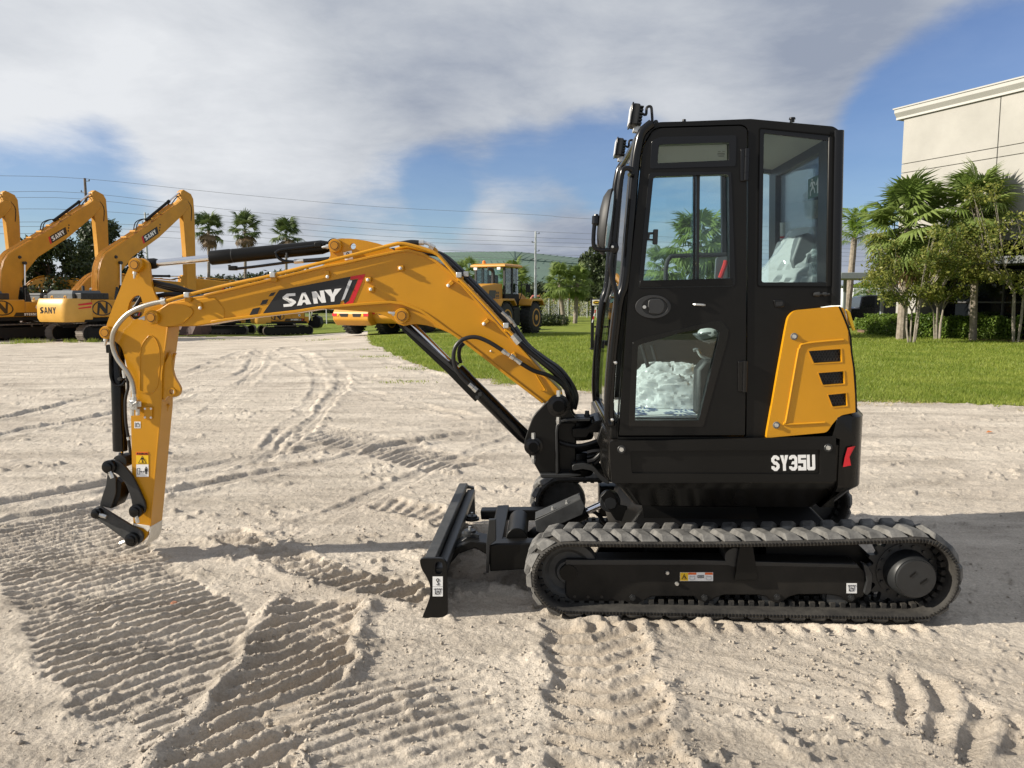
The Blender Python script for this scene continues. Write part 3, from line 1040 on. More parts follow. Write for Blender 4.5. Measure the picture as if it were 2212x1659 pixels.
# ================================================================== the setting beyond
M['bark'] = mat('palm_bark', (.15, .125, .098), .9, col2=(.29, .25, .205), vscale=7, bump=.6, bscale=18, bdist=.03)
M['bark_dark'] = mat('tree_bark', (.05, .042, .034), .9, var=.3, vscale=4)
M['bark_pale'] = mat('pale_bark', (.15, .13, .105), .8, col2=(.31, .275, .23), vscale=5, bump=.3, bscale=20)
M['fan'] = leafmat('fan_leaf', (.10, .155, .028), (.24, .31, .085), .7, .42)
M['fan_far'] = leafmat('fan_leaf_far', (.055, .092, .026), (.14, .185, .06), .5, .3)
M['feather'] = leafmat('feather_leaf', (.09, .17, .018), (.24, .32, .05), .7, .4)
M['dead'] = leafmat('dead_frond', (.10, .065, .035), (.24, .17, .10), .6, .2)
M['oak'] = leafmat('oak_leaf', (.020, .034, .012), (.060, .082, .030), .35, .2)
M['crape'] = leafmat('myrtle_leaf', (.085, .13, .022), (.27, .27, .06), .8, .45)
M['hedge'] = leafmat('hedge_leaf', (.06, .115, .015), (.19, .27, .045), .6, .38)
M['phil'] = leafmat('philodendron_leaf', (.03, .10, .015), (.10, .22, .04), 1.2, .3)
M['wood'] = mat('pole_wood', (.16, .125, .10), .9, var=.25, vscale=3)
M['galv'] = mat('galvanised_pole', (.46, .48, .50), .5, metal=.3, var=.06)
M['wire'] = mat('cable', (.22, .225, .24), .7)
M['wall'] = mat('cream_wall', (.345, .335, .31), .85, var=.09, vscale=.55, spec=.2, bump=.15, bscale=30, detail=7)
M['joint'] = mat('wall_joint', (.36, .35, .33), .9)
M['cornice'] = mat('cornice_paint', (.40, .395, .375), .8, var=.04, vscale=.6, spec=.2)
M['fascia'] = mat('grey_fascia', (.22, .25, .26), .5, var=.05)
M['canopy'] = mat('canopy_grey', (.11, .12, .125), .6, var=.05)
M['soffit'] = mat('dark_soffit', (.10, .10, .10), .8)
M['frame_al'] = mat('storefront_frame', (.10, .10, .10), .4, metal=.5)
M['asphalt'] = mat('asphalt', (.10, .10, .10), .9, var=.2, vscale=2)
M['mulch'] = mat('mulch', (.20, .12, .075), .95, var=.3, vscale=6, bump=.6, bscale=14, bdist=.04)
M['hill'] = mat('hill_cover', (.080, .130, .100), .85, var=.10, vscale=.03)
M['seamline'] = mat('hill_seam', (.070, .125, .095), .9)
M['rust'] = mat('rusty_steel', (.075, .042, .034), .75, var=.4, vscale=3)
M['steelshoe'] = mat('track_shoe_steel', (.10, .085, .072), .6, col2=(.19, .16, .135), vscale=3, metal=.2)
M['greyhood'] = mat('engine_hood_grey', (.075, .085, .090), .45, var=.06)
M['blackfar'] = mat('black_frame_far', (.012, .012, .012), .6, spec=.2)
M['cwy'] = mat('counterweight_yellow', (.58, .32, .055), .42, var=.06, vscale=1.5)
M['white_roof'] = mat('white_metal_wall', (.62, .64, .66), .6)
M['redpaint'] = mat('faded_red_paint', (.40, .10, .085), .6, var=.15)
M['carblack'] = mat('car_black', (.008, .009, .011), .15, spec=.5, coat=.6)
M['lampamber'] = mat('amber_lens', (.85, .22, .02), .25)

def axes_box(mb, c, ax, ay, lx, ly, lz):
    return mb.box(c, ax * lx / 2, ay * ly / 2, V((0, 0, lz / 2)))
# ---- road, far ground
rd = ground(1200, 667)
mb = MB().bx(-240, 300, 112, 124, -.12, -.10)
o = mb.build('road', 'asphalt')
o['kind'] = 'structure'
# ---- the green covered hill
hx = lambda u, Y, v: at(u, v, Y)
HY = 520
ridge = [hx(700, HY + 60, 566), hx(960, HY + 40, 545), hx(1111, HY, 543), hx(1290, HY + 50, 561), hx(1480, HY + 60, 600)]
shelf = [hx(690, HY - 60, 590), hx(960, HY - 90, 562), hx(1111, HY - 110, 561), hx(1290, HY - 80, 574), hx(1490, HY - 40, 612)]
foot = [hx(680, HY - 140, 640), hx(960, HY - 190, 610), hx(1105, HY - 200, 602), hx(1300, HY - 190, 606), hx(1510, HY - 150, 640)]
base = [V((p.x, p.y - 30, -.3)) for p in foot]
mb = MB()
rows = [ridge, shelf, [p - V((0, 6, .8)) for p in shelf], foot, base, ]
back = [V((p.x, p.y + 160, -.3)) for p in ridge]
rows = [back] + rows
vs_ = [p for r_ in rows for p in r_]
mb.add(vs_, [[j * 5 + i, j * 5 + i + 1, (j + 1) * 5 + i + 1, (j + 1) * 5 + i] for j in range(len(rows) - 1) for i in range(4)])
hill = mb.build('hill', 'hill', smooth=False)
hill['kind'] = 'structure'
sm = MB()
def seam(p, q_, r_=.20):
    n_ = V((0, -.4, 1)).normalized() * .15
    sm.tube([V(p) + n_, V(q_) + n_], r_, 4)
for a_, b_ in ((ridge, shelf), (rows[3], foot)):
    for k in range(4):
        n_s = 12 if k in (1, 2) else 9
        for i in range(n_s):
            t = i / n_s
            sk = .35 if k < 2 else -.35
            t2 = min(1.0, max(0.0, t + sk * .5))
            seam(a_[k].lerp(a_[k + 1], t), b_[k].lerp(b_[k + 1], t2))
for r_ in (shelf,):
    for k in range(4):
        seam(r_[k], r_[k + 1], .35)
o = sm.build('hill_seams', 'seamline', hill)
o['kind'] = 'stuff'

# ---- leaves
def cloud(centers, n, size, seed, shell=.55, squash=.8):
    """leaf quads scattered through blobs (x, y, z, rx, ry, rz)"""
    rs = np.random.RandomState(seed)
    c = np.array(centers, float)
    wgt = (c[:, 3] * c[:, 4] * c[:, 5]) ** (2 / 3.0)
    k = rs.choice(len(c), n, p=wgt / wgt.sum())
    d = rs.normal(0, 1, (n, 3))
    d /= np.linalg.norm(d, axis=1)[:, None]
    r = (shell + (1 - shell) * rs.rand(n)) ** .8 * (.85 + .3 * rs.rand(n))
    p = c[k, :3] + d * r[:, None] * c[k, 3:6]
    u = rs.normal(0, 1, (n, 3))
    u /= np.linalg.norm(u, axis=1)[:, None]
    w = np.cross(u, d + rs.normal(0, .5, (n, 3)))
    w /= np.linalg.norm(w, axis=1)[:, None] + 1e-9
    s = size * (.55 + .9 * rs.rand(n))[:, None]
    q_ = np.stack([p - u * s, p + w * s * .5, p + u * s, p - w * s * .5], 1)
    q_[:, :, 2] = np.maximum(q_[:, :, 2], .02)
    return q_.reshape(-1, 3), np.arange(4 * n).reshape(-1, 4)
def blobs(cx, cy, z0, z1, rx, ry, n, seed, br=(.28, .5)):
    rs = random.Random(seed)
    out = []
    for i in range(n):
        t = rs.random()
        z = z0 + (z1 - z0) * t
        w_ = math.sqrt(max(.05, 1 - (2 * abs(t - .42)) ** 2 * .9))
        a = rs.random() * 6.283
        d = math.sqrt(rs.random()) * w_
        b = rs.uniform(*br) * min(rx, (z1 - z0) * .6)
        out.append((cx + math.cos(a) * d * rx, cy + math.sin(a) * d * ry, z, b * 1.15, b * 1.15, b * .8))
    return out
def tree(name, loc, trunk_r, trunk_h, bl, n, size, m, label, cat, group, seed, bark='bark_dark'):
    root = thing(name, loc, label, cat, group, local=False)
    rs = random.Random(seed)
    tk = MB().tube([V(loc) + V((0, 0, -.1)), V(loc) + V((rs.uniform(-.2, .2), 0, trunk_h * .5)), V(loc) + V((rs.uniform(-.3, .3), 0, trunk_h))], [trunk_r, trunk_r * .8, trunk_r * .6], 8)
    top = V(loc) + V((0, 0, trunk_h))
    for b in bl[::3]:
        tk.tube([top - V((0, 0, trunk_h * .2)), top.lerp(V(b[:3]), .5) + V((0, 0, .2)), V(b[:3])], [trunk_r * .4, trunk_r * .25, trunk_r * .08], 5)
    tk.build('trunk', bark, root)
    v_, f_ = cloud(bl, n, size, seed)
    v_ = v_ - np.array(loc)[None]
    npmesh('crown', v_, f_, m, None, False, None, root)
    return root
g1, g2 = at(122, 640, 62), at(215, 640, 66)
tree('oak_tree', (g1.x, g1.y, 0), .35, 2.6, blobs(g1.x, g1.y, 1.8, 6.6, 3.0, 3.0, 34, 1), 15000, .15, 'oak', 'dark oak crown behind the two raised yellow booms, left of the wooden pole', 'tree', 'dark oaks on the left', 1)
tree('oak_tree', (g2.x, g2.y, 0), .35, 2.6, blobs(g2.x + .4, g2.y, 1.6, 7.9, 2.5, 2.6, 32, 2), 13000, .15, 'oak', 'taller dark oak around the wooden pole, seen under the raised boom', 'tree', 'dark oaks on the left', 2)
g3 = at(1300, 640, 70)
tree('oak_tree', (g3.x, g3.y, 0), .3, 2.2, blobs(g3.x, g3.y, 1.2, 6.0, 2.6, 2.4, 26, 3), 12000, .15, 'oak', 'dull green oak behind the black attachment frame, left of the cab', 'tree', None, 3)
# far woods as masses
def wood(name, u0, u1, Y, vtop, n, seed, size, m='oak'):
    rs = random.Random(seed)
    bl = []
    for i in range(int((u1 - u0) / 7)):
        u = u0 + (u1 - u0) * (i + rs.random()) / int((u1 - u0) / 7)
        vt = np.interp(u, [a for a, b in vtop], [b for a, b in vtop]) + rs.uniform(-4, 14)
        yy_ = Y + rs.uniform(-4, 10)
        tp = at(u, vt, yy_)
        r_ = rs.uniform(1.0, 2.3) * Y / 95
        z = tp.z - r_
        while z > -.5:
            bl.append((tp.x + rs.uniform(-.6, .6), yy_ + rs.uniform(-1, 1), z, r_, r_, r_ * .9))
            z -= r_ * 1.1
            r_ *= 1.08
    v_, f_ = cloud(bl, n, size, seed, .6)
    return npmesh(name, v_, f_, m, 'stuff')
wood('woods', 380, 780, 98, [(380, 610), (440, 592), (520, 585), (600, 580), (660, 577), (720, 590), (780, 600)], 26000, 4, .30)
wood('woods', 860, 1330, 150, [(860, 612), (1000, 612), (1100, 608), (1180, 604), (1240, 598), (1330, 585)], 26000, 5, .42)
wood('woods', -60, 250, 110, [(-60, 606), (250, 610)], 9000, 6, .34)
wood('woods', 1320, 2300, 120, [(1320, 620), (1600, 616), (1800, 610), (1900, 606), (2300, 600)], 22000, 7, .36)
wood('undergrowth', 1120, 1310, 84, [(1120, 640), (1200, 634), (1310, 628)], 9000, 8, .18, 'crape')

# ---- palms
def fan_frond_mesh(name, m, seed, droop):
    rs = random.Random(seed)
    mb = MB()
    # petiole
    pts = [V((0, 0, 0)), V((.25, 0, .03)), V((.48, 0, .0 - droop * .1))]
    mb.tube(pts, [.020, .015, .010], 4)
    c = pts[-1]
    n = 21
    for i in range(n):
        a = R(-112 + 224 * i / (n - 1)) + rs.uniform(-.04, .04)
        ln = .56 * (1 - .22 * abs(a) / 2) * rs.uniform(.86, 1.06)
        d = V((math.cos(a), math.sin(a), 0))
        s_ = V((-d.y, d.x, 0))
        k = .30 + droop * .6
        mid = c + d * ln * .55 + V((0, 0, -.02 - abs(math.sin(a)) * .03))
        tip = c + d * ln * (1 - droop * .25) + V((0, 0, -k * ln * rs.uniform(.55, 1.1)))
        w = .030
        up = V((0, 0, .014))
        mb.add([c, mid - s_ * w, mid + up, mid + s_ * w, tip], [[0, 1, 2], [0, 2, 3], [1, 4, 2], [2, 4, 3]])
    me_o = mb.build(name, m, smooth=False)
    me = me_o.data
    bpy.data.objects.remove(me_o)
    return me
def feather_mesh(name, m, seed):
    rs = random.Random(seed)
    mb = MB()
    P_ = [V((0, 0, 0)), V((.3, 0, .20)), V((.62, 0, .20)), V((.88, 0, .02)), V((1.02, 0, -.26))]
    path = catmull(P_, 5)
    mb.tube(path, [.018 * (1 - i / len(path)) + .004 for i in range(len(path))], 4)
    for i in range(3, len(path) * 2 - 1):
        j = i / 2
        p = path[int(j)].lerp(path[min(int(j) + 1, len(path) - 1)], j - int(j))
        t = j / len(path)
        ln = .34 * math.sin(math.pi * min(1, .18 + t * .80)) + .05
        for s_ in (-1, 1):
            d = V((.55 + t * .3, s_ * .9, rs.uniform(-.05, .35))).normalized()
            tip = p + d * ln + V((0, 0, -ln * .45))
            mid = p + d * ln * .55
            w = V((.014, 0, .004))
            mb.add([p, mid - w, mid + w, tip], [[0, 1, 2], [1, 3, 2]])
    me_o = mb.build(name, m, smooth=False)
    me = me_o.data
    bpy.data.objects.remove(me_o)
    return me
FAN = {}
for mm in ('fan', 'fan_far', 'dead'):
    FAN[mm] = [fan_frond_mesh('frond', mm, i, .15 + .3 * (i % 3)) for i in range(4)]
FEA = [feather_mesh('frond', 'feather', i) for i in range(3)]
def palm(u, v, Y, R_, base_uv, tr, n, label, group, kind='fan', el=(82, -55), dead=0, lean=0.0, seed=0, skirt=True):
    """crown centre at a frame point and depth; trunk to the ground below"""
    rs = random.Random(seed)
    c = at(u, v, Y)
    bx_ = at(base_uv, 700, Y).x if base_uv else c.x
    root = thing('palm_tree', (bx_, Y, 0), label, 'palm tree', group)
    mid = V((bx_ * .4 + c.x * .6 + lean, Y, c.z * .5))
    path = catmull([V((bx_, Y, -.1)), mid, V((c.x, Y, c.z - R_ * .12))], 6)
    rad = [tr * (1.25 - .35 * i / len(path)) * (1 + .06 * (i % 2)) for i in range(len(path))]
    MB().tube(path, rad, 10).build('trunk', 'bark', root)
    loc = c - V((bx_, Y, 0))
    for i in range(n):
        t = (i + .5) / n
        e = R(el[0] + (el[1] - el[0]) * t ** 1.1 + rs.uniform(-9, 9))
        a = i * 2.39996 + rs.uniform(-.25, .25)
        ms_ = FEA if kind == 'feather' else FAN['dead' if i >= n - dead else ('fan' if kind == 'fan' else 'fan_far')]
        fr_ = bpy.data.objects.new('frond' if i < n - dead else 'dead_frond', ms_[rs.randrange(len(ms_))])
        COL.objects.link(fr_)
        fr_.parent = root
        s_ = R_ * rs.uniform(.82, 1.08)
        dirv = V((math.cos(a) * math.cos(e), math.sin(a) * math.cos(e), math.sin(e)))
        xx = dirv
        yv = V((-math.sin(a), math.cos(a), 0))
        roll = rs.uniform(-.35, .35)
        zv = xx.cross(yv)
        yv, zv = yv * math.cos(roll) + zv * math.sin(roll), zv * math.cos(roll) - yv * math.sin(roll)
        o_ = loc + V((rs.uniform(-.05, .05), rs.uniform(-.05, .05), rs.uniform(-.10, .08) - .22 * t)) * R_
        fr_.matrix_local = Matrix(((xx.x * s_, yv.x * s_, zv.x * s_, o_.x), (xx.y * s_, yv.y * s_, zv.y * s_, o_.y), (xx.z * s_, yv.z * s_, zv.z * s_, o_.z), (0, 0, 0, 1)))
    return root
PG = 'tall fan palms behind the excavators'
palm(450, 490, 66, 1.75, 451, .115, 29, 'tall fan palm right beside the second raised boom, leftmost of three', PG, 'far', dead=6, seed=1)
palm(529, 492, 70, 1.80, 530, .115, 29, 'tall fan palm in the middle of the three behind the boom cylinder', PG, 'far', dead=6, seed=2)
palm(618, 503, 74, 1.80, 618, .115, 27, 'shortest looking fan palm of the three, above the black boom cylinder', PG, 'far', dead=4, seed=3)
PG2 = 'fan palms on the lawn beyond the wheel loader'
palm(1208, 602, 54, 1.50, 1219, .13, 28, 'bushy fan palm on the lawn between the light pole and its twin', PG2, seed=4, el=(85, -58))
palm(1247, 606, 55, 1.50, 1242, .13, 28, 'bushy fan palm on the lawn nearest to the cab, right of its twin', PG2, seed=5, el=(85, -58))
palm(1108, 600, 60, 1.85, 1108, .17, 32, 'drooping fan palm right behind the cab of the wheel loader', PG2, seed=6, el=(70, -75))
palm(1012, 586, 66, 1.55, 1012, .17, 30, 'drooping fan palm behind the crest of the yellow boom', PG2, seed=7, el=(70, -75))
PG3 = 'fan palms seen through the cab glass'
palm(1508, 515, 33, 1.75, 1500, .17, 34, 'tall fan palm seen through the sliding door window', PG3, seed=8, el=(80, -75))
palm(1435, 570, 37, 1.35, 1440, .17, 30, 'lower fan palm seen through the left of the door window', PG3, seed=9, el=(75, -75))
palm(1568, 560, 35, 1.45, 1570, .17, 30, 'fan palm partly behind the door mullion, right of the tall one', PG3, seed=10, el=(75, -75))
palm(1725, 585, 38, 1.35, 1725, .17, 26, 'low fan palm seen through the rear side window', PG3, seed=15, el=(75, -75))
palm(1962, 475, 32.5, 2.25, 1948, .155, 52, 'large fan palm with fronds hanging low at the left corner of the building', 'fan palms at the building', seed=11, el=(80, -85), dead=4)
palm(2112, 432, 31.5, 1.75, 2104, .115, 38, 'tall fan palm with a smooth grey trunk in front of the cream wall', 'fan palms at the building', seed=12, el=(82, -60))
palm(1846, 506, 46, 1.65, 1826, .17, 15, 'slender feather palm with arching fronds right behind the cab', None, 'feather', (75, -25), seed=13)
palm(1878, 622, 52, 1.4, 1878, .17, 16, 'dark feather palm hanging over the black pickup', None, 'feather', (50, -45), seed=14)

# ---- crape myrtles, hedge, understory
def myrtle(u, v, stems, top, spread, n, size, label, seed):
    rs = random.Random(seed)
    g_ = ground(u, v)
    root = thing('crape_myrtle', (g_.x, g_.y, 0), label, 'tree', 'crape myrtles at the building')
    tips = []
    tk = MB()
    for s_ in range(stems):
        a = s_ * 6.283 / stems + rs.uniform(-.4, .4)
        b0 = V((g_.x + math.cos(a) * .10, g_.y + math.sin(a) * .10, -.05))
        k1 = b0 + V((math.cos(a) * .12, math.sin(a) * .12, rs.uniform(1.1, 1.5) * top / 4.6))
        tk.tube([b0, b0.lerp(k1, .5) + V((rs.uniform(-.05, .05), 0, 0)), k1], [.038, .033, .028], 6)
        for b in range(3):
            a2 = a + rs.uniform(-1.1, 1.1)
            ln = rs.uniform(.6, 1.0) * spread
            k2 = k1 + V((math.cos(a2) * ln * .6, math.sin(a2) * ln * .6, rs.uniform(.6, 1.1)))
            tk.tube([k1, k1.lerp(k2, .5) + V((0, 0, .1)), k2], [.032, .025, .018], 5)
            for c in range(4):
                a3 = a2 + rs.uniform(-1.3, 1.3)
                k3 = k2 + V((math.cos(a3) * rs.uniform(.2, .8) * spread, math.sin(a3) * rs.uniform(.2, .8) * spread, rs.uniform(.1, 1.0) * (top - 2.3) * .75))
                tk.tube([k2, k2.lerp(k3, .5) + V((0, 0, .08)), k3], [.016, .011, .005], 4)
                tips.append(k3)
                tips.append(k2.lerp(k3, .55))
            tips.append(k1.lerp(k2, .8) + V((rs.uniform(-.3, .3), rs.uniform(-.3, .3), -.1)))
            tips.append(k1.lerp(k2, .5) + V((rs.uniform(-.6, .6), rs.uniform(-.5, .2), .1)))
    tk.build('trunk', 'bark_pale', root)
    bl = [(p.x, p.y, p.z, rs.uniform(.28, .50), rs.uniform(.28, .5), rs.uniform(.20, .36)) for p in tips]
    v_, f_ = cloud(bl, n, size, seed, .25)
    npmesh('crown', v_ - np.array([g_.x, g_.y, 0])[None], f_, 'crape', None, False, None, root)
myrtle(1969, 741, 4, 5.0, 1.30, 10500, .060, 'crape myrtle with thin pale stems on the lawn edge, left of its neighbour', 21)
myrtle(2025, 733, 5, 5.2, 1.30, 10500, .060, 'crape myrtle with a clump of pale trunks in front of the hedge', 22)
gm = ground(2192, 738)
myrtle(2195, 741, 4, 6.4, 1.75, 7000, .062, 'sparse crape myrtle reaching in over the right edge of the wall', 23)
def hedge(pts, h, w, n, label, seed, size=.055):
    a, b = [ground(*p) for p in pts]
    rs = np.random.RandomState(seed)
    d = (b - a)
    ln = d.length
    d.normalize()
    s_ = V((-d.y, d.x, 0))
    t = rs.rand(n) * ln
    face = rs.rand(n)
    ww = np.where(face < .45, 0.0, np.where(face < .8, rs.rand(n), 1.0)) + rs.normal(0, .05, n)
    hh = np.where((face >= .45) & (face < .8), 1.0, rs.rand(n)) + rs.normal(0, .035, n)
    bump = .06 * np.sin(t * 3.1) + .05 * np.sin(t * 7.7 + 1)
    x = a.x + d.x * t + s_.x * (ww * w)
    y = a.y + d.y * t + s_.y * (ww * w)
    z = hh * (h + bump)
    p = np.stack([x, y, z], 1)
    u = rs.normal(0, 1, (n, 3))
    u /= np.linalg.norm(u, axis=1)[:, None]
    q2 = np.cross(u, rs.normal(0, 1, (n, 3)))
    q2 /= np.linalg.norm(q2, axis=1)[:, None]
    sc = size * (.6 + .8 * rs.rand(n))[:, None]
    v_ = np.stack([p - u * sc, p + q2 * sc * .6, p + u * sc, p - q2 * sc * .6], 1).reshape(-1, 3)
    root = thing('hedge', (a.x, a.y, 0), label, 'hedge', 'hedges along the building')
    npmesh('foliage', v_ - np.array([a.x, a.y, 0])[None], np.arange(4 * n).reshape(-1, 4), 'hedge', None, False, None, root)
    c = (a + b) / 2 + s_ * w / 2
    MB().box(c + V((0, 0, h * .45)), d * (ln / 2 - .1), s_ * (w * .40), V((0, 0, h * .42))).build('light_block', 'bark_dark', root)  # solid dark box added inside the foliage to block light through the hedge
hedge([(1868, 722), (1950, 729)], .86, .9, 5200, 'bright clipped hedge at the left corner of the building', 31)
hedge([(1962, 729), (2200, 736)], .92, .9, 13000, 'long dark clipped hedge in front of the glass entrance', 32)
hedge([(1846, 712), (1868, 714)], .55, .6, 1500, 'low dark hedge stub below the black pickup', 33)
def big_leaf_plant(u, v, n, s_, label, seed):
    rs = random.Random(seed)
    g_ = ground(u, v)
    root = thing('philodendron', (g_.x, g_.y, 0), label, 'plant', 'broad leaved plants behind the hedge')
    for i in range(n):
        a, e = rs.random() * 6.283, rs.uniform(.35, 1.2)
        mb = MB()
        st = V((0, 0, .1))
        tip0 = st + V((math.cos(a) * math.cos(e), math.sin(a) * math.cos(e), math.sin(e))) * s_ * rs.uniform(.8, 1.15)
        mb.tube([st, st.lerp(tip0, .6) + V((0, 0, .08)), tip0], [.016, .013, .010], 4)
        d = V((math.cos(a), math.sin(a), -.55)).normalized()
        w = V((-math.sin(a), math.cos(a), 0))
        for k in range(-4, 5):
            dd = (d * math.cos(k * .36) + w * math.sin(k * .36))
            l_ = s_ * .52 * (1 - abs(k) * .06)
            sd_ = (w * math.cos(k * .36) - d * math.sin(k * .36)) * .045 * s_
            mb.add([tip0, tip0 + dd * l_ * .55 - sd_ * 1.6, tip0 + dd * l_ - V((0, 0, .06)), tip0 + dd * l_ * .55 + sd_ * 1.6], [[0, 1, 2, 3]])
        mb.v = [(x + g_.x, y + g_.y, z) for x, y, z in mb.v]
        mb.build('leaf', 'phil', root, smooth=False)
big_leaf_plant(1938, 722, 12, .95, 'broad leaved plant rising behind the left hedge', 41)
big_leaf_plant(2000, 726, 12, .9, 'broad leaved plant between the two pale trunks', 42)
big_leaf_plant(2062, 722, 13, 1.15, 'broad leaved plant left of the grey palm trunk', 43)
big_leaf_plant(2112, 724, 9, .8, 'small broad leaved plant right of the grey palm trunk', 44)
mu = [ground(1852, 717), ground(2230, 741), ground(2260, 700), ground(1852, 700)]
mb = MB()
mb.add([V((p.x, p.y, .03)) for p in mu] + [V((p.x, p.y, -.1)) for p in mu], [[0, 1, 2, 3], [0, 4, 5, 1], [1, 5, 6, 2], [2, 6, 7, 3], [3, 7, 4, 0]])
o = mb.build('mulch_bed', 'mulch')
o['kind'] = 'structure'

# ---- the building on the right
BC = at(1934, 640, 36.0)
BC.z = 0
BT = V((.436, -.900, 0)).normalized()
BN = V((-.900, -.436, 0)).normalized()
def on_wall(u, v, n_=0.0):
    d = ray(u, v)
    t = ((BC + BN * n_) - EYE).dot(BN) / d.dot(BN)
    return EYE + d * t
def bl_(t, n_, z):
    return BC + BT * t + BN * n_ + V((0, 0, z))
ztop = on_wall(1934, 262).z
zc = on_wall(1921, 240, .3).z
z1, z2 = on_wall(1934, 358).z, on_wall(1934, 377).z
zl = 4.05
tj = (on_wall(2158, 300) - BC).dot(BT)
bd = thing('warehouse', tuple(BC), 'cream panelled building with a stepped cornice and dark glass entrance on the right', 'building')
MB().box(bl_(13, -8, (ztop + zl) / 2), BT * 12.97, BN * 7.96, V((0, 0, (ztop - zl) / 2))).build('wall', 'joint', bd)
cols = [(0, tj - .018), (tj + .018, 2 * tj), (2 * tj + .06, 3 * tj), (3 * tj + .06, 26)]
for a, b in cols:
    for za, zb2 in ((zl, z2 - .014), (z2 + .014, z1 - .014), (z1 + .014, ztop)):
        MB().box(bl_((a + b) / 2, .0, (za + zb2) / 2), BT * (b - a) / 2, BN * .05, V((0, 0, (zb2 - za) / 2))).build('wall_panel', 'wall', bd, bevel=.008)
pr_ = [(0.0, ztop), (.10, ztop), (.08, ztop + .10), (.24, zc - .16), (.24, zc), (-.4, zc), (-.4, ztop)]
MB().prism3([bl_(-.34, n_ + .05, z) for n_, z in pr_], BT * 26.4).build('cornice', 'cornice', bd)
MB().box(bl_(13, .0, zc + .03), BT * 13.4, BN * .33, V((0, 0, .03))).build('coping', 'cornice', bd)
MB().box(bl_(13, -2.0, 2.0), BT * 12.6, BN * .03, V((0, 0, 2.0))).build('glazing', 'darkglass', bd)
for i in range(18):
    MB().box(bl_(.9 + i * 1.45, -1.92, 2.0), BT * .035, BN * .05, V((0, 0, 2.0))).build('mullion', 'frame_al', bd)
for z in (.25, 1.55, 2.9):
    MB().box(bl_(13, -1.925, z), BT * 12.5, BN * .045, V((0, 0, .035))).build('transom', 'frame_al', bd)
MB().box(bl_(13, -1.0, zl - .06), BT * 13, BN * 1.0, V((0, 0, .05))).build('soffit', 'soffit', bd)
MB().box(bl_(14.5, .30, 3.20), BT * 11.5, BN * 1.0, V((0, 0, .15))).build('canopy', 'canopy', bd, bevel=.02)
MB().box(bl_(.55, -1.0, zl / 2), BT * .5, BN * .98, V((0, 0, zl / 2 - .01))).build('pier', 'wall', bd, bevel=.01)
MB().box(bl_(.0, -14.0, 2.0), BT * .12, BN * 6, V((0, 0, 2.0))).build('side_wall', 'wall', bd)
MB().box(on_wall(2050, 520, .06), BT * .40, BN * .05, V((0, 0, .45))).build('wall_sign', 'dgrey', bd)
# covered walkway between the cab and the corner
wk0 = at(1800, 596, 41)
wr = thing('covered_walkway', (wk0.x, 41, 0), 'flat grey walkway roof on slim columns right behind the cab', 'walkway')
a, b = at(1800, 590, 41), at(1908, 590, 41)
MB().bx(a.x, b.x + .6, 40.0, 43.5, at(1840, 603, 41).z, a.z).build('roof', 'fascia', wr, bevel=.02)
for x_ in (at(1826, 600, 42.6).x, at(1908, 600, 42.6).x):
    for y_ in (42.6,):
        MB().bx(x_ - .07, x_ + .07, y_ - .07, y_ + .07, -.1, at(1840, 603, 41).z).build('column', 'fascia', wr)
w0, w1 = at(1842, 660, 75), at(1935, 660, 75)
wb = thing('white_shed', (w0.x, 75, 0), 'white metal building glimpsed behind the pickup and the palms', 'building')
MB().bx(w0.x, w1.x + 3, 75, 90, -.1, at(1860, 622, 75).z).build('wall', 'white_roof', wb)
for i in range(8):
    MB().bx(w0.x + i * .9, w0.x + i * .9 + .05, 74.96, 75.0, -.1, at(1860, 623, 75).z).build('rib', 'galv', wb)

# ---- black pickup
pk = thing('pickup_truck', (0, 0, 0), 'black crew cab pickup parked beside the building behind the hedge', 'pickup', None, 0, True)
prof = [(-2.9, .55), (-2.95, 1.05), (-2.85, 1.15), (-1.05, 1.16), (-.95, 1.85), (-.55, 1.95), (.75, 1.93), (1.0, 1.82), (1.55, 1.22), (2.75, 1.08), (2.95, .95), (2.95, .55), (2.5, .42), (-2.5, .42)]
MB().prism3([V((x, -.95, z)) for x, z in prof], V((0, 1.9, 0))).build('body', 'carblack', pk, bevel=.06)
for wnd in ([(-.85, 1.22), (-.78, 1.78), (-.05, 1.82), (-.05, 1.22)], [(.05, 1.22), (.05, 1.82), (.72, 1.80), (1.22, 1.22)]):
    MB().prism3([V((x, -.965, z)) for x, z in wnd], V((0, 1.93, 0))).build('window', 'darkglass', pk)
MB().prism3([V((1.04, -.8, 1.80)), V((1.04, .8, 1.80)), V((1.56, .85, 1.26)), V((1.56, -.85, 1.26))], V((.02, 0, .02))).build('windscreen', 'darkglass', pk)
for x_ in (-1.85, 1.9):
    for y_ in (-.95, .72):
        w_ = MB().lathe((x_, y_, .40), (0, .24, 0), [(0, .30), (.08, .40), (.92, .40), (1, .30)], 20).build('wheel', 'tyre', pk)
        MB().lathe((x_, y_ - .012 if y_ < 0 else y_ + .25, .40), (0, .01, 0), [(0, .22), (1, .22)], 14).build('rim', 'zinc', w_)
MB().box((.95, -1.08, 1.30), (.06, 0, 0), (0, .12, 0), (0, 0, .10)).build('mirror', 'carblack', pk, bevel=.03)
MB().box((2.93, -.70, .92), (.03, 0, 0), (0, .18, 0), (0, 0, .09)).build('headlight', 'silver', pk)
g_ = at(1884, 690, 47)
pk.location = (g_.x, 47, 0)
pk.rotation_euler = (0, 0, R(-8))

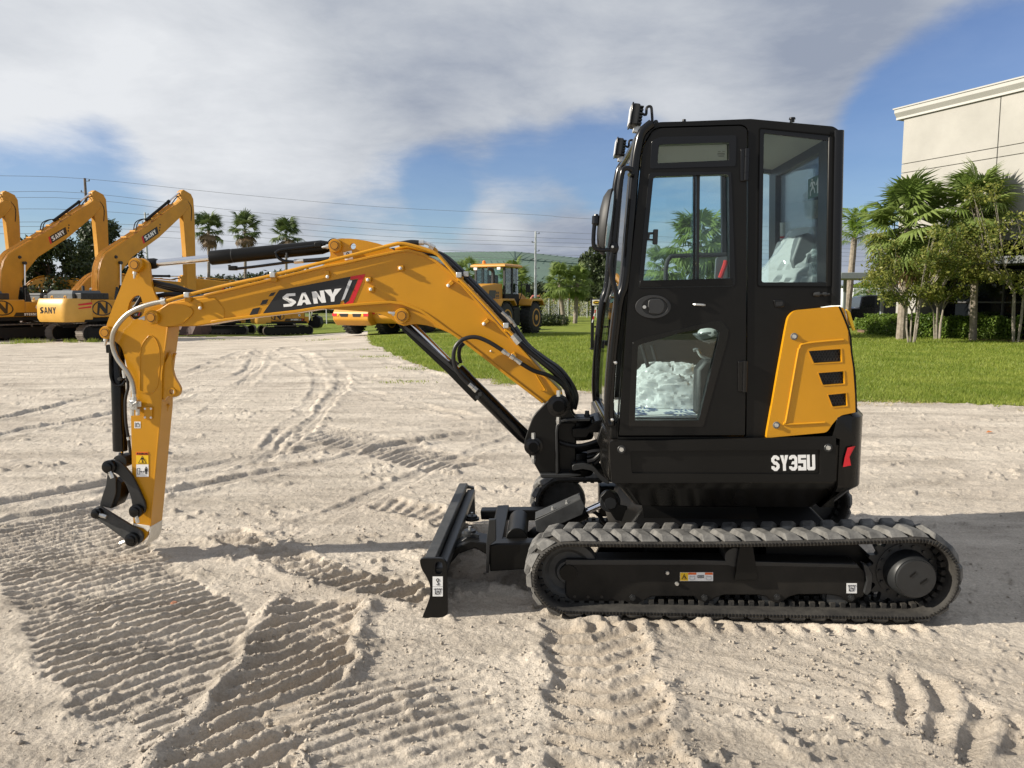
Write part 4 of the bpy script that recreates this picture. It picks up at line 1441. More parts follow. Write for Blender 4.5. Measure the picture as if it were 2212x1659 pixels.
# ---- poles and wires
def pole(u, vt, Y, r, m, label, arms=0, group=None):
    p = at(u, vt, Y)
    root = thing('utility_pole', (p.x, Y, 0), label, 'utility pole', group)
    MB().lathe((p.x, Y, -.1), (0, 0, p.z + .1), [(0, r), (1, r * .62)], 12).build('pole', m, root)
    for i in range(arms):
        z = p.z - .25 - i * .95
        MB().box((p.x + .18 * (-1) ** i, Y, z), (.22, 0, 0), (0, .03, 0), (0, 0, .03)).build('bracket', 'galv', root)
        MB().lathe((p.x + .38 * (-1) ** i, Y, z), (0, 0, .16), [(0, .04), (.5, .06), (1, .04)], 8).build('insulator', 'dgrey', root)
    return root
pole(183, 385, 70, .17, 'wood', 'dark wooden utility pole standing behind the first raised boom', 3)
pole(313, 459, 95, .17, 'galv', 'thin grey utility pole between the raised boom and the palms', 3)
pl = pole(1157, 500, 86, .17, 'galv', 'pale steel utility pole right of the wheel loader, in front of the green hill', 5)
WY = ([-300, -40, 183, 494, 823, 1157, 1300, 1900], [56, 62, 70, 78, 83, 86, 90, 105])
WIRES = [([(-200, 376), (-40, 379), (183, 386), (494, 418), (823, 447), (1157, 464), (1300, 474), (1900, 500)], 'top wire, slanting down from the wooden pole to the cab'),
         ([(-200, 413), (-40, 415), (183, 417), (494, 453), (823, 483), (1157, 500), (1300, 506), (1900, 530)], 'second wire down on the wooden pole, ending at the steel pole top'),
         ([(-200, 426), (-40, 428), (183, 430), (494, 467), (823, 496), (1157, 513), (1300, 518), (1900, 540)], 'third wire down on the wooden pole, above the boom'),
         ([(-200, 451), (-40, 452), (183, 454), (494, 480), (823, 510), (1157, 523), (1300, 527), (1900, 548)], 'fourth wire down, crossing behind the crowns of the tall palms'),
         ([(-200, 479), (-40, 480), (183, 481), (494, 497), (823, 520), (1157, 531), (1300, 536), (1900, 556)], 'fifth wire down, passing behind the palm crowns'),
         ([(-200, 490), (-40, 490), (183, 491), (494, 508), (823, 534), (1157, 548), (1300, 553), (1900, 566)], 'sixth wire down, second lowest on the wooden pole'),
         ([(-200, 505), (-40, 505), (183, 506), (494, 521), (823, 548), (1157, 560), (1300, 566), (1900, 575)], 'lowest wire, just above the far woods')]
for w_, lb in WIRES:
    pts = [at(u, v, float(np.interp(u, *WY))) for u, v in w_]
    tag(MB().tube(pts, .015, 5, 4).build('power_cable', 'wire'), lb, 'power cable', 'overhead power cables')

# ---- far fence and the red truck by the road
fr0, fr1 = at(1165, 690, 72), at(1330, 690, 72)
fn = thing('chain_link_fence', (fr0.x, 72, 0), 'thin chain link fence with slim posts along the far edge of the lawn', 'fence')
nfp = 9
for i in range(nfp):
    x_ = fr0.x + (fr1.x - fr0.x) * i / (nfp - 1)
    MB().lathe((x_, 72, -.2), (0, 0, 2.0), [(0, .035), (1, .035)], 6).build('post', 'galv', fn)
for z in (.1, 1.0, 1.75):
    MB().tube([(fr0.x, 72, z), (fr1.x, 72, z)], .012, 4).build('wire', 'galv', fn)
fm = MB()
for i in range(60):
    x_ = fr0.x + (fr1.x - fr0.x) * i / 60
    fm.tube([(x_, 72, .1), (x_ + .9, 72, 1.7)], .004, 3)
    fm.tube([(x_ + .9, 72, .1), (x_, 72, 1.7)], .004, 3)
o = fm.build('mesh', 'galv', fn)
o['kind'] = 'stuff'
# fence on the left between the boom and the lawn
a, b = at(560, 690, 60), at(960, 690, 60)
fn2 = thing('wire_fence', (a.x, 60, 0), 'low wire fence on pale posts seen under the yellow boom', 'fence')
for i in range(12):
    x_ = a.x + (b.x - a.x) * i / 11
    MB().lathe((x_, 60, -.2), (0, 0, 1.7), [(0, .05), (1, .05)], 6).build('post', 'galv', fn2)
for z in (.4, .9, 1.4):
    MB().tube([(a.x, 60, z), (b.x, 60, z)], .014, 4).build('wire', 'galv', fn2)
MB().box((at(772, 700, 58).x, 58, .55), (.07, 0, 0), (0, .04, 0), (0, 0, .75)).build('marker_post', 'white', fn2)
tr = thing('flatbed_truck', (0, 0, 0), 'faded red truck parked across the far road beyond the lawn palms', 'truck', None, 0, True)
MB().prism3([V((x, -1.1, z)) for x, z in [(-3.2, .7), (-3.2, 1.9), (-2.9, 2.3), (-1.9, 2.3), (-1.6, 1.7), (-1.4, .7)]], V((0, 2.2, 0))).build('cab', 'redpaint', tr, bevel=.08)
MB().bx(-2.9, -1.9, -1.12, 1.12, 1.5, 2.1).build('window', 'darkglass', tr)
MB().prism3([V((x, -1.15, z)) for x, z in [(-1.3, .9), (-1.3, 1.5), (.2, 1.9), (3.4, 1.75), (3.6, 1.0), (3.4, .9)]], V((0, 2.3, 0))).build('bed', 'redpaint', tr, bevel=.05)
for x_ in (-2.4, 1.6, 2.7):
    for y_ in (-1.12, .82):
        MB().lathe((x_, y_, .48), (0, .3, 0), [(0, .48), (1, .48)], 16).build('wheel', 'tyre', tr)
g_ = at(1196, 672, 105)
tr.location = (g_.x, 105, 0)
# clipped dark bush right of the loader
gb_ = ground(1180, 704)
bu = thing('clipped_bush', (gb_.x, gb_.y, 0), 'low dark clipped bush right of the big loader tyre', 'bush')
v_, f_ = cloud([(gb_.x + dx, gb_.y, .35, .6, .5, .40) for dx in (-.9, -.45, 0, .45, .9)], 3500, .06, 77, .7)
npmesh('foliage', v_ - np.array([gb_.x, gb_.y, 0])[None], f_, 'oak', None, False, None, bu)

# ---- black attachment frame with the oval badge, half hidden by the cab
AF_Y = 24.5
af = thing('attachment_frame', (at(1290, 740, AF_Y).x, AF_Y, 0), 'black steel attachment frame with a badge and striped tape, left of the cab', 'attachment')
def afb(nm, u0, v0, u1, v1, y0, y1, m, bev=.01):
    a, b = at(u0, v1, AF_Y), at(u1, v0, AF_Y)
    return MB().bx(a.x, b.x, AF_Y + y0, AF_Y + y1, a.z, b.z).build(nm, m, af, bevel=bev)
afb('upright', 1276, 647, 1284, 752, 0, .10, 'blackfar')
afb('upright', 1334, 647, 1342, 752, 0, .10, 'blackfar')
afb('top_plate', 1275, 645, 1343, 661, -.04, .0, 'blackfar')
afb('rail', 1284, 704, 1336, 708, .02, .08, 'blackfar')
afb('fork_box', 1284, 736, 1336, 751, -.3, .3, 'blackfar')
afb('foot', 1275, 752, 1290, 755, -.15, .25, 'blackfar')
afb('foot', 1328, 752, 1343, 755, -.15, .25, 'blackfar')
a, b = at(1278, 662, AF_Y), at(1290, 650, AF_Y)
MB().bx(at(1279, 658, AF_Y).x, at(1299, 658, AF_Y).x, AF_Y - .055, AF_Y - .042, at(1288, 659.5, AF_Y).z, at(1288, 647.5, AF_Y).z).build('badge_plate', 'cap', af)
c = at(1288.5, 653.5, AF_Y - .06)
MB().prism3([c + V((math.cos(t * .2618) * .115, 0, math.sin(t * .2618) * .065)) for t in range(24)], V((0, -.004, 0))).build('badge', 'lemon', af)
MB().prism3([c + V((math.cos(t * .2618) * .095, -.006, math.sin(t * .2618) * .05)) for t in range(24)], V((0, -.003, 0))).build('badge_field', 'ink', af)
MB().box(c + V((0, -.012, 0)), (.06, 0, 0), (0, .002, 0), (0, 0, .016)).build('badge_print', 'lemon', af)
for i in range(5):
    t0, t1 = i / 5, (i + 1) / 5
    u0, u1 = 1288.5 + (1279 - 1288.5) * t0, 1288.5 + (1279 - 1288.5) * t1
    v0, v1 = 662 + 35 * t0, 662 + 35 * t1
    MB().tube([at(u0, v0, AF_Y - .02), at(u1, v1, AF_Y - .02)], .020, 4).build('tape', 'red' if i % 2 else 'cap', af)

# ================================================================== the parked machines
def prism_x(mb, pts, x0, x1):
    return mb.prism3([V((x0, y, z)) for y, z in pts], V((x1 - x0, 0, 0)))
def rot2(pts, c, a):
    return [(c[0] + (y - c[0]) * math.cos(a) - (z - c[1]) * math.sin(a), c[1] + (y - c[0]) * math.sin(a) + (z - c[1]) * math.cos(a)) for y, z in pts]
def big_track(mb, x0, x1, ln=2.3, r=.46):
    path = []
    for i in range(13):
        a = math.pi / 2 + math.pi * i / 12
        path.append((-ln + r + r * math.cos(a), r + r * math.sin(a)))
    for i in range(13):
        a = -math.pi / 2 + math.pi * i / 12
        path.append((ln - r + r * math.cos(a), r + r * math.sin(a)))
    n = 50
    P_ = [V((y, z)) for y, z in path] + [V(path[0])]
    seg = [(P_[i + 1] - P_[i]).length for i in range(len(P_) - 1)]
    tot = sum(seg)
    for k in range(n):
        d = tot * k / n
        i = 0
        while d > seg[i]:
            d -= seg[i]
            i += 1
        p = P_[i].lerp(P_[i + 1], d / seg[i])
        t = (P_[i + 1] - P_[i]).normalized()
        c = V((0, 0))
        nn = V((t.y, -t.x))
        if nn.dot(p - V((0, r))) < 0:
            nn = -nn
        T, N_ = V((0, t.x, t.y)), V((0, nn.x, nn.y))
        ctr_ = V(((x0 + x1) / 2, p.x, p.y))
        hw = (x1 - x0) / 2
        mb.box(ctr_ - N_ * .02, V((hw, 0, 0)), T * tot / n * .47, N_ * .02)
        mb.box(ctr_ + N_ * .012, V((hw, 0, 0)), T * .018, N_ * .022)
def big_excavator(label, pose='up', ang=0.0):
    root = thing('crawler_excavator', (0, 0, 0), label, 'excavator', 'crawler excavators parked in a row', 0, True)
    for s_ in (-1, 1):
        x0, x1 = s_ * 1.3 - .3, s_ * 1.3 + .3
        mb = MB()
        big_track(mb, x0, x1)
        mb.build('track', 'steelshoe', root, smooth=False)
        prism_x(MB(), [(-1.9, .18), (1.9, .18), (1.95, .62), (1.5, .74), (-1.5, .74), (-1.95, .62)], s_ * 1.3 - .22, s_ * 1.3 + .22).build('track_frame', 'blackfar', root)
        for y_ in (-1.84, 1.84):
            MB().lathe((s_ * 1.3 - .20, y_, .46), (.40, 0, 0), [(0, .38), (1, .38)], 18).build('end_wheel', 'blackfar', root)
        for i in range(7):
            MB().lathe((s_ * 1.3 - .24, -1.35 + .45 * i, .17), (.48, 0, 0), [(0, .12), (1, .12)], 10).build('track_roller', 'blackfar', root)
    MB().bx(-1.1, 1.1, -.8, .8, .45, .95).build('carbody', 'blackfar', root, bevel=.05)
    MB().lathe((0, 0, .9), (0, 0, .25), [(0, .75), (1, .75)], 28).build('slew_ring', 'blackfar', root)
    MB().bx(-1.42, 1.42, -2.0, 1.75, 1.10, 1.32).build('deck', 'blackfar', root, bevel=.03)
    # counterweight: rounded in plan, chamfered at top and bottom
    def cwl(z, ins):
        pts = []
        for i in range(7):
            a = math.pi + math.pi / 2 * i / 6
            pts.append((-1.46 + .55 + (.55 - ins) * math.cos(a), -2.4 + (.60 - ins) * math.sin(a)))
        for i in range(7):
            a = -math.pi / 2 + math.pi / 2 * i / 6
            pts.append((1.46 - .55 + (.55 - ins) * math.cos(a), -2.4 + (.60 - ins) * math.sin(a)))
        pts += [(1.46 - ins, -1.55), (-1.46 + ins, -1.55)]
        return [V((x, y, z)) for x, y in pts]
    cwt = MB().loft([cwl(1.10, .10), cwl(1.30, .0), cwl(2.02, .0), cwl(2.32, .10), cwl(2.36, .14)]).build('counterweight', 'cwy', root, ang=28)
    for x_ in (-.55, .55):
        MB().tube([(x_ - .07, -2.45, 2.35), (x_ - .07, -2.45, 2.48), (x_ + .07, -2.45, 2.48), (x_ + .07, -2.45, 2.35)], .03, 6, 2).build('lifting_eye', 'cwy', cwt)
    bdy = MB().bx(-1.45, 1.45, -1.54, .35, 1.33, 2.30).build('engine_house', 'yellow_old', root, bevel=.04)
    MB().bx(.55, 1.45, .36, 1.55, 1.33, 2.18).build('fuel_tank', 'yellow_old', root, bevel=.04)
    MB().bx(.70, 1.40, 1.56, 1.95, 1.15, 1.75).build('tool_box', 'yellow_old', root, bevel=.04)
    hd_ = MB().loft([[V((x, y, z)) for x, y in ((-1.25 + i_, -2.25 + i_), (.85 - i_, -2.25 + i_), (.85 - i_, -.5), (-1.25 + i_, -.5))] for z, i_ in ((2.31, 0), (2.62, .0), (2.80, .16))]).build('engine_hood', 'greyhood', root, ang=20)
    MB().bx(.87, 1.38, -2.1, -.45, 2.31, 2.66).build('intake_box', 'dgrey', root, bevel=.04)
    for i in range(5):
        MB().bx(1.375, 1.39, -2.0 + i * .3, -1.8 + i * .3, 2.38, 2.6).build('louvre', 'ink', root)
    # cab at the left front
    cabp = [(.35, 1.34), (.35, 2.95), (.55, 3.08), (1.55, 3.05), (1.85, 2.75), (2.05, 1.9), (2.0, 1.34)]
    cb_ = prism_x(MB(), cabp, -1.42, -.48).build('cab', 'dgrey', root, bevel=.05)
    prism_x(MB(), [(.50, 2.05), (.50, 2.85), (1.50, 2.88), (1.75, 2.05)], -1.435, -.465).build('side_window', 'darkglass', cb_)
    MB().bx(-1.32, -.58, .335, .36, 2.1, 2.85).build('rear_window', 'glass2', cb_)
    # handrails and mirror on the right
    for y_ in (.45, 1.45):
        MB().tube([(1.38, y_, 2.18), (1.38, y_, 2.95)], .022, 6).build('handrail', 'dgrey', root)
    for z in (2.55, 2.95):
        MB().tube([(1.38, .45, z), (1.38, 1.45, z)], .022, 6).build('handrail', 'dgrey', root)
    MB().tube([(1.38, 1.45, 2.5), (1.5, 1.75, 2.7), (1.5, 1.78, 2.3)], .018, 6, 3).build('mirror_arm', 'dgrey', root)
    MB().ball((1.5, 1.8, 2.75), .17, 12, (1, .35, 1.25)).build('mirror', 'dgrey', root)
    MB().lathe((.3, -1.2, 2.75), (0, 0, .32), [(0, .08), (1, .07)], 10).build('exhaust', 'dgrey', root)
    # boom
    ft = (.3, 1.85)
    bm_ = [(0.0, 1.6), (-.2, 2.6), (-.2, 3.11), (-.11, 3.94), (.08, 4.49), (.37, 4.92), (.85, 5.22), (3.14, 6.66), (5.75, 8.47), (5.85, 8.6), (6.27, 8.57), (6.3, 8.15), (5.89, 7.65), (3.98, 6.07), (2.03, 4.79), (1.33, 3.98), (.88, 3.13), (.72, 2.42), (.75, 1.6)]
    tip0 = (6.1, 8.3)
    st_ = [(5.83, 9.12), (6.04, 9.3), (6.6, 9.07), (6.77, 8.74), (6.81, 7.59), (6.64, 1.2), (6.15, 1.1), (6.02, 3.06), (6.01, 5.38), (5.93, 7.36), (5.82, 7.8)]
    bm2 = rot2(bm_, ft, ang)
    tip = rot2([tip0], ft, ang)[0]
    k = (tip[1] - .75) / (tip0[1] - .75)
    mv = lambda p: (tip[0] + (p[0] - tip0[0]), tip[1] + (p[1] - tip0[1]) * (k if p[1] < tip0[1] else .9))
    if pose:
        bo = prism_x(MB(), bm2, -.27, .27).build('boom', 'yellow_old', root, bevel=.03)
        so = prism_x(MB(), [mv(p) for p in st_], -.20, .20).build('stick', 'yellow_old', root, bevel=.03)
        for i in range(5):
            ln_ = rot2([(-.22, 2.0), (-.30, 2.6), (-.30, 3.11), (-.21, 3.98), (-.01, 4.55), (.31, 5.0), (.80, 5.32), (3.08, 6.76), (5.2, 8.22)], ft, ang)
            MB().tube([(-.20 + .1 * i, y, z) for y, z in ln_], .028, 6, 3).build('hydraulic_pipe', 'yellow_old', bo)
        for t in (.22, .36, .5, .64, .78):
            cpt = rot2([(.80 + (5.2 - .80) * t, 5.32 + (8.22 - 5.32) * t)], ft, ang)[0]
            MB().bx(-.24, .24, cpt[0] - .05, cpt[0] + .05, cpt[1] - .06, cpt[1] + .03).build('pipe_clamp', 'yellow_old', bo)
        c0 = rot2([(3.3, 7.05)], ft, ang)[0]
        c1 = mv((5.98, 9.18))
        q0, q1 = V((0, *c0)), V((0, *c1))
        sc = MB().lathe(q0, q1 - q0, [(0, .085), (.62, .085), (.62, .10), (.66, .10)], 16).build('stick_cylinder', 'blackfar', root)
        MB().lathe(q0, q1 - q0, [(.64, .05), (1, .05)], 12).build('rod', 'chrome', sc)
        for i, x_ in enumerate((-.11, .11)):
            MB().tube([V((x_, *rot2([p], ft, ang)[0])) for p in [(2.5, 6.35), (2.65, 6.85), (3.1, 7.1), (3.6, 7.15)]], .03, 6, 4).build('hose', 'hose', bo)
            MB().tube([V((x_ * 1.4, *rot2([p], ft, ang)[0])) for p in [(5.0, 8.05), (5.5, 8.65), (6.0, 8.75)]] + [V((x_ * 1.8, *mv((6.55, 8.2)))), V((x_ * 1.8, *mv((6.5, 7.3))))], .03, 6, 4).build('hose', 'hose', so)
        for s_ in (-1, 1):
            q0, q1 = V((s_ * .38, 1.0, 1.55)), V((s_ * .38, *rot2([(1.15, 4.42)], ft, ang)[0]))
            bc_ = MB().lathe(q0, q1 - q0, [(0, .10), (.55, .10)], 14).build('boom_cylinder', 'blackfar', root)
            MB().lathe(q0, q1 - q0, [(.5, .055), (1, .055)], 12).build('rod', 'chrome', bc_)
            MB().lathe(q1 - V((.08, 0, 0)), (.16, 0, 0), [(0, .10), (1, .10)], 12).build('rod_eye', 'dgrey', bc_)
        MB().lathe((.27, *rot2([(.95, 4.75)], ft, ang)[0]), (.08, 0, 0), [(0, .10), (1, .07)], 12).build('work_light', 'dgrey', bo)
        # bucket standing on its lip
        yb = tip[0] + .45
        bk_ = [(yb - .75, .06), (yb - .45, .55), (yb - .25, 1.0), (yb + .25, 1.05), (yb + .75, .75), (yb + .9, .35), (yb + .6, .04)]
        bkt = prism_x(MB(), bk_, -.62, .62).build('bucket', 'rust', root, bevel=.03)
        for i in range(5):
            MB().prism3([V((-.55 + i * .245, yb - .7, .05)), V((-.43 + i * .245, yb - .7, .05)), V((-.47 + i * .245, yb - 1.0, .02)), V((-.51 + i * .245, yb - 1.0, .02))], V((0, 0, .08))).build('tooth', 'rust', bkt)
        # print on the boom sides
        A0, A1 = rot2([(2.84, 5.83)], ft, ang)[0], rot2([(3.85, 6.46)], ft, ang)[0]
        d = V((0, A1[0] - A0[0], A1[1] - A0[1]))
        n_ = V((0, -d.z, d.y)).normalized()
        for x_, s_ in ((.2715, 1),):
            p = V((x_, *A0))
            pl_ = MB().prism3([p - n_ * .18, p + d - n_ * .18, p + d * 1.12 + n_ * .22, p + d * .1 + n_ * .22], V((.004, 0, 0))).build('lettering_plate', 'ink', bo)
            MB().prism3([p - n_ * .18 - d * .1, p - n_ * .18, p + d * .1 + n_ * .22, p + n_ * .22], V((.004, 0, 0))).build('print', 'red', pl_)
            put_text(MB(), 'SANY', lambda a, b: p + V((.0055, 0, 0)) + d * (.12 + .80 * a) + n_ * (-.10 + .25 * b), V((.003, 0, 0)), t=.3).build('lettering', 'white', pl_, smooth=False)
            for i in range(3):
                qq = p + d * (1.10 + .10 * i) + n_ * (-.10 + .13 * i)
                MB().prism3([qq, qq + d * .07, qq + d * .08 + n_ * .09, qq + d * .01 + n_ * .09], V((.004, 0, 0))).build('print', 'ink', pl_)
    # prints on the house
    put_text(MB(), 'SANY', lambda a, b: V((-.80 + 1.35 * a, -3.006, 1.56 + .34 * b)), V((0, .004, 0)), t=.28).build('lettering', 'ink', cwt, smooth=False)
    for z0, z1, x_ in ((1.98, 2.06, 0), (1.80, 1.86, .0)):
        MB().prism3([V((1.463, -2.35, z0)), V((1.463, -1.55 - (2.0 - z0) * .3, z0 + .06)), V((1.463, -1.55 - (2.0 - z0) * .3, z1 + .10)), V((1.463, -2.35, z1))], V((.003, 0, 0))).build('print', 'red', cwt)
        MB().prism3([V((-1.30, -2.83, z0 - .1)), V((-1.05, -2.97, z0 - .15)), V((-1.05, -2.97, z1 - .13)), V((-1.30, -2.83, z1 - .06))], V((-.003, -.012, 0))).build('print', 'red', cwt)
    ob, ib = [], []
    for i in range(28):
        a = 2 * math.pi * i / 28
        yy_, zz2 = -.95 + .62 * math.cos(a) * (1 - .16 * math.sin(a)), 1.84 + .42 * math.sin(a)
        ob.append(V((1.455, yy_, zz2)))
        ib.append(V((1.455, -.95 + (yy_ + .95) * .88, 1.84 + (zz2 - 1.84) * .86)))
    em = MB().prism3(ob, V((.004, 0, 0)), [ib]).build('emblem', 'ink', bdy)
    MB().prism3([V((1.455, y, z)) for y, z in [(-1.28, 1.52), (-1.20, 2.14), (-1.06, 2.16), (-.76, 1.80), (-.72, 2.17), (-.60, 2.14), (-.66, 1.54), (-.80, 1.52), (-1.10, 1.88), (-1.16, 1.50)]], V((.005, 0, 0))).build('emblem_letter', 'ink', em)
    sp2 = MB().bx(.02, .02 + .001, 0, 0, 0, 0) if False else None
    pn = MB().prism3([V((1.455, y, z)) for y, z in [(-.35, 1.36), (1.50, 1.36), (1.52, 1.58), (-.20, 1.58)]], V((.006, 0, 0))).build('lettering_plate', 'ink', bdy)
    put_text(MB(), 'SY265C', lambda a, b: V((1.4625, .25 + .72 * a, 1.40 + .14 * b)), V((.003, 0, 0)), t=.34).build('lettering', 'white', pn, smooth=False)
    put_text(MB(), 'LC', lambda a, b: V((1.4625, 1.05 + .16 * a, 1.40 + .09 * b)), V((.003, 0, 0)), t=.34).build('lettering', 'white', pn, smooth=False)
    MB().prism3([V((1.4625, y, z)) for y, z in [(1.26, 1.37), (1.34, 1.37), (1.44, 1.57), (1.36, 1.57)]], V((.003, 0, 0))).build('print', 'red', pn)
    MB().lathe((1.452, 1.05, 1.88), (.006, 0, 0), [(0, .11), (1, .11)], 20).build('sticker', 'white', root)
    MB().lathe((1.459, 1.05, 1.87), (.003, 0, 0), [(0, .055), (1, .055)], 12).build('sticker_mark', 'blue', root)
    return root
def place(o, x, y, th):
    o.location = (x, y, gz(x, y) - .01)
    o.rotation_euler = (0, 0, -R(th))
    return o
e0 = big_excavator('parked yellow excavator with raised boom, its whole counterweight in view, under the thin grey pole')
def again(src, label, x, y, th):
    c = copy_tree(src)
    c['label'] = label
    place(c, x, y, th)
    return c
again(e0, 'parked yellow excavator with raised boom in front of the wooden pole', -29.2, 44.4, 26)
again(e0, 'parked yellow excavator cut by the left edge, only its hanging stick in view', -35.0, 44.6, 26)
place(e0, -23.5, 44.16, 26)
e1 = big_excavator('yellow excavator with lowered boom, half hidden between the two raised ones', 'low', R(-38))
again(e1, 'yellow excavator with lowered boom pointing right, behind the leftmost raised one', -38.6, 60, 82)
again(e1, 'yellow excavator with lowered boom pointing right, behind the mini excavator arm', -27.6, 61, 82)
place(e1, -29.4, 51.2, 30)
e2 = big_excavator('dark tracked machine glimpsed under the middle of the yellow boom', None)
e2.scale = (.72, .72, .72)
again(e2, 'dark tracked machine glimpsed under the boom, beside the rusty bucket', -19.9, 54, 88)
place(e2, -15.6, 53, 62)
# black bucket lying right of the second tracked machine
gk = ground(684, 709, -.35)
zk_ = gk.z
bq = thing('digging_bucket', (gk.x, gk.y, gk.z), 'black digging bucket with a chrome rod, under the big boom lettering', 'bucket')
MB().prism3([V((gk.x + x, gk.y - .45, gk.z + z)) for x, z in [(-.45, .02), (-.5, .35), (-.3, .75), (.05, .9), (.35, .75), (.42, .3), (.25, .02)]], V((0, .9, 0))).build('shell', 'blackfar', bq, bevel=.04)
MB().lathe((gk.x - .2, gk.y - .5, gk.z + .55), (.0, 0, .75), [(0, .05), (1, .05)], 10).build('rod', 'chrome', bq)
MB().box((gk.x + .05, gk.y - .5, gk.z + .95), (.2, 0, .03), (0, .1, 0), (0, 0, .06)).build('link', 'blackfar', bq, bevel=.02)

def wheel_loader(label):
    root = thing('wheel_loader', (0, 0, 0), label, 'wheel loader', 'wheel loaders parked on the lawn', 0, True)
    Y_ = 'yellow_old'
    rw_, wb_, tk_ = .80, 1.60, 1.08
    for sx in (-1, 1):
        for sy in (-1, 1):
            c = V((sx * tk_ - .31, sy * wb_, rw_))
            t_ = MB().lathe(c, (.62, 0, 0), [(0, .46), (.0, .62), (.10, .74), (.22, .79), (.78, .79), (.90, .74), (1, .62), (1, .46)], 36)
            for i in range(26):
                a = 2 * math.pi * i / 26
                for s2, da in ((-1, 0), (1, .12)):
                    dr = V((0, math.cos(a + da), math.sin(a + da)))
                    tg = V((0, -math.sin(a + da), math.cos(a + da)))
                    t_.box(c + V((.31 + s2 * .15, 0, 0)) + dr * .79, V((.14, 0, 0)) + tg * .03 * s2, tg * .045, dr * .028)
            wh = t_.build('wheel', 'tyre', root, ang=30)
            MB().lathe(c + V((.31 + sx * .27, 0, 0)), V((sx * .05, 0, 0)), [(0, .47), (1, .44), (1, .38), (.2, .34), (.2, .16), (1.2, .14)], 24).build('rim', Y_, wh)
    rc = rnd2([(-3.35, .80), (-3.35, 1.15), (-3.15, 1.45), (-2.6, 1.5), (-2.4, .9), (-2.6, .55), (-3.05, .5)], .08)
    cwt = prism_x(MB(), rc, -1.15, 1.15).build('counterweight', Y_, root, bevel=.05)
    for s_ in (-1, 1):
        MB().bx(s_ * 1.0 - .16, s_ * 1.0 + .16, -3.375, -3.352, 1.0, 1.14).build('reflector', 'red', cwt)
        MB().prism3([V((s_ * .80, -3.372, 1.0)), V((s_ * .72, -3.372, 1.07)), V((s_ * .80, -3.372, 1.14)), V((s_ * .84, -3.372, 1.14)), V((s_ * .84, -3.372, 1.0))], V((0, .018, 0))).build('chevron', 'lemon', cwt)
        MB().prism3([V((s_ * .18, -3.37, .97)), V((s_ * .62, -3.37, .97)), V((s_ * .70, -3.37, 1.13)), V((s_ * .14, -3.37, 1.13))], V((0, .012, 0))).build('grille', 'ink', cwt)
    hood = [(-3.1, 1.50), (-3.1, 2.15), (-2.6, 2.30), (-1.2, 2.42), (-.75, 2.42), (-.75, 1.2), (-2.4, 1.2)]
    hd_ = prism_x(MB(), hood, -.72, .72).build('engine_hood', Y_, root, bevel=.06)
    MB().bx(-.6, .6, -3.12, -3.09, 1.5, 2.1).build('radiator_grille', 'ink', hd_)
    for s_ in (-1, 1):
        MB().prism3([V((s_ * .722, y, z)) for y, z in [(-2.3, 1.62), (-1.55, 1.62), (-1.45, 2.1), (-2.1, 2.1)]], V((s_ * .004, 0, 0))).build('vent_panel', 'ink', hd_)
        for i in range(6):
            MB().prism3([V((s_ * .722, y, z)) for y, z in [(-1.45 + .16 * (i % 2), 1.66 + .14 * (i // 2)), (-1.33 + .16 * (i % 2), 1.66 + .14 * (i // 2)), (-1.31 + .16 * (i % 2), 1.76 + .14 * (i // 2)), (-1.43 + .16 * (i % 2), 1.76 + .14 * (i // 2))]], V((s_ * .004, 0, 0))).build('print', 'ink', hd_)
        for y0, y1, nm in ((-2.45, -.75, 'rear_fender'), (.75, 2.45, 'front_fender')):
            f_ = [(y0, 1.42), (y0 + .25, 1.72), (y1 - .25, 1.72), (y1, 1.45), (y1 - .05, 1.38), (y1 - .30, 1.62), (y0 + .30, 1.62), (y0 + .06, 1.36)]
            prism_x(MB(), f_, s_ * 1.12 - .34, s_ * 1.12 + .34).build(nm, Y_, root, bevel=.02)
        MB().bx(s_ * 1.0 - .2, s_ * 1.0 + .2, -.55, .15, .45, 1.3).build('step_box', 'blackfar', root, bevel=.04)
        MB().tube([(s_ * .86, .55, 1.5), (s_ * 1.05, .60, 1.9), (s_ * 1.05, .55, 2.5), (s_ * .86, .5, 2.6)], .022, 6, 3).build('handrail', 'dgrey', root)
        MB().tube([(s_ * .8, .9, 2.35), (s_ * 1.15, 1.1, 2.45), (s_ * 1.15, 1.1, 2.2)], .02, 6, 3).build('mirror_arm', 'dgrey', root)
        MB().box((s_ * 1.17, 1.1, 2.22), (.12, 0, 0), (0, .03, 0), (0, 0, .20)).build('mirror', 'dgrey', root, bevel=.02)
    MB().bx(-.55, .55, -2.4, 2.2, .55, 1.15).build('frame', 'blackfar', root, bevel=.05)
    MB().bx(-.82, .82, -.72, .85, 1.25, 1.95).build('cab_base', 'blackfar', root, bevel=.04)
    for x_, y_ in ((-.76, -.66), (.76, -.66), (-.78, .10), (.78, .10), (-.66, .86), (.66, .86)):
        MB().box((x_, y_, 2.57), (.045, 0, 0), (0, .045, 0), (0, 0, .63)).build('cab_pillar', 'dgrey', root)
    MB().bx(-.74, .74, -.70, -.68, 1.96, 3.16).build('rear_window', 'glass2', root)
    for s_ in (-1, 1):
        MB().bx(s_ * .79 - .005, s_ * .79 + .005, -.62, .05, 1.96, 3.14).build('side_window', 'glass2', root)
        MB().bx(s_ * .77 - .005, s_ * .77 + .005, .15, .80, 1.5, 3.14).build('door_window', 'glass2', root)
    MB().bx(-.64, .64, .85, .86, 1.8, 3.12).build('windscreen', 'glass2', root)
    MB().bx(-.30, .30, -.35, .15, 1.96, 2.2).build('seat', 'dgrey', root, bevel=.04)
    MB().box((0, -.36, 2.5), (.27, 0, 0), (0, .07, 0), (0, 0, .34)).build('seat_back', 'dgrey', root, bevel=.05)
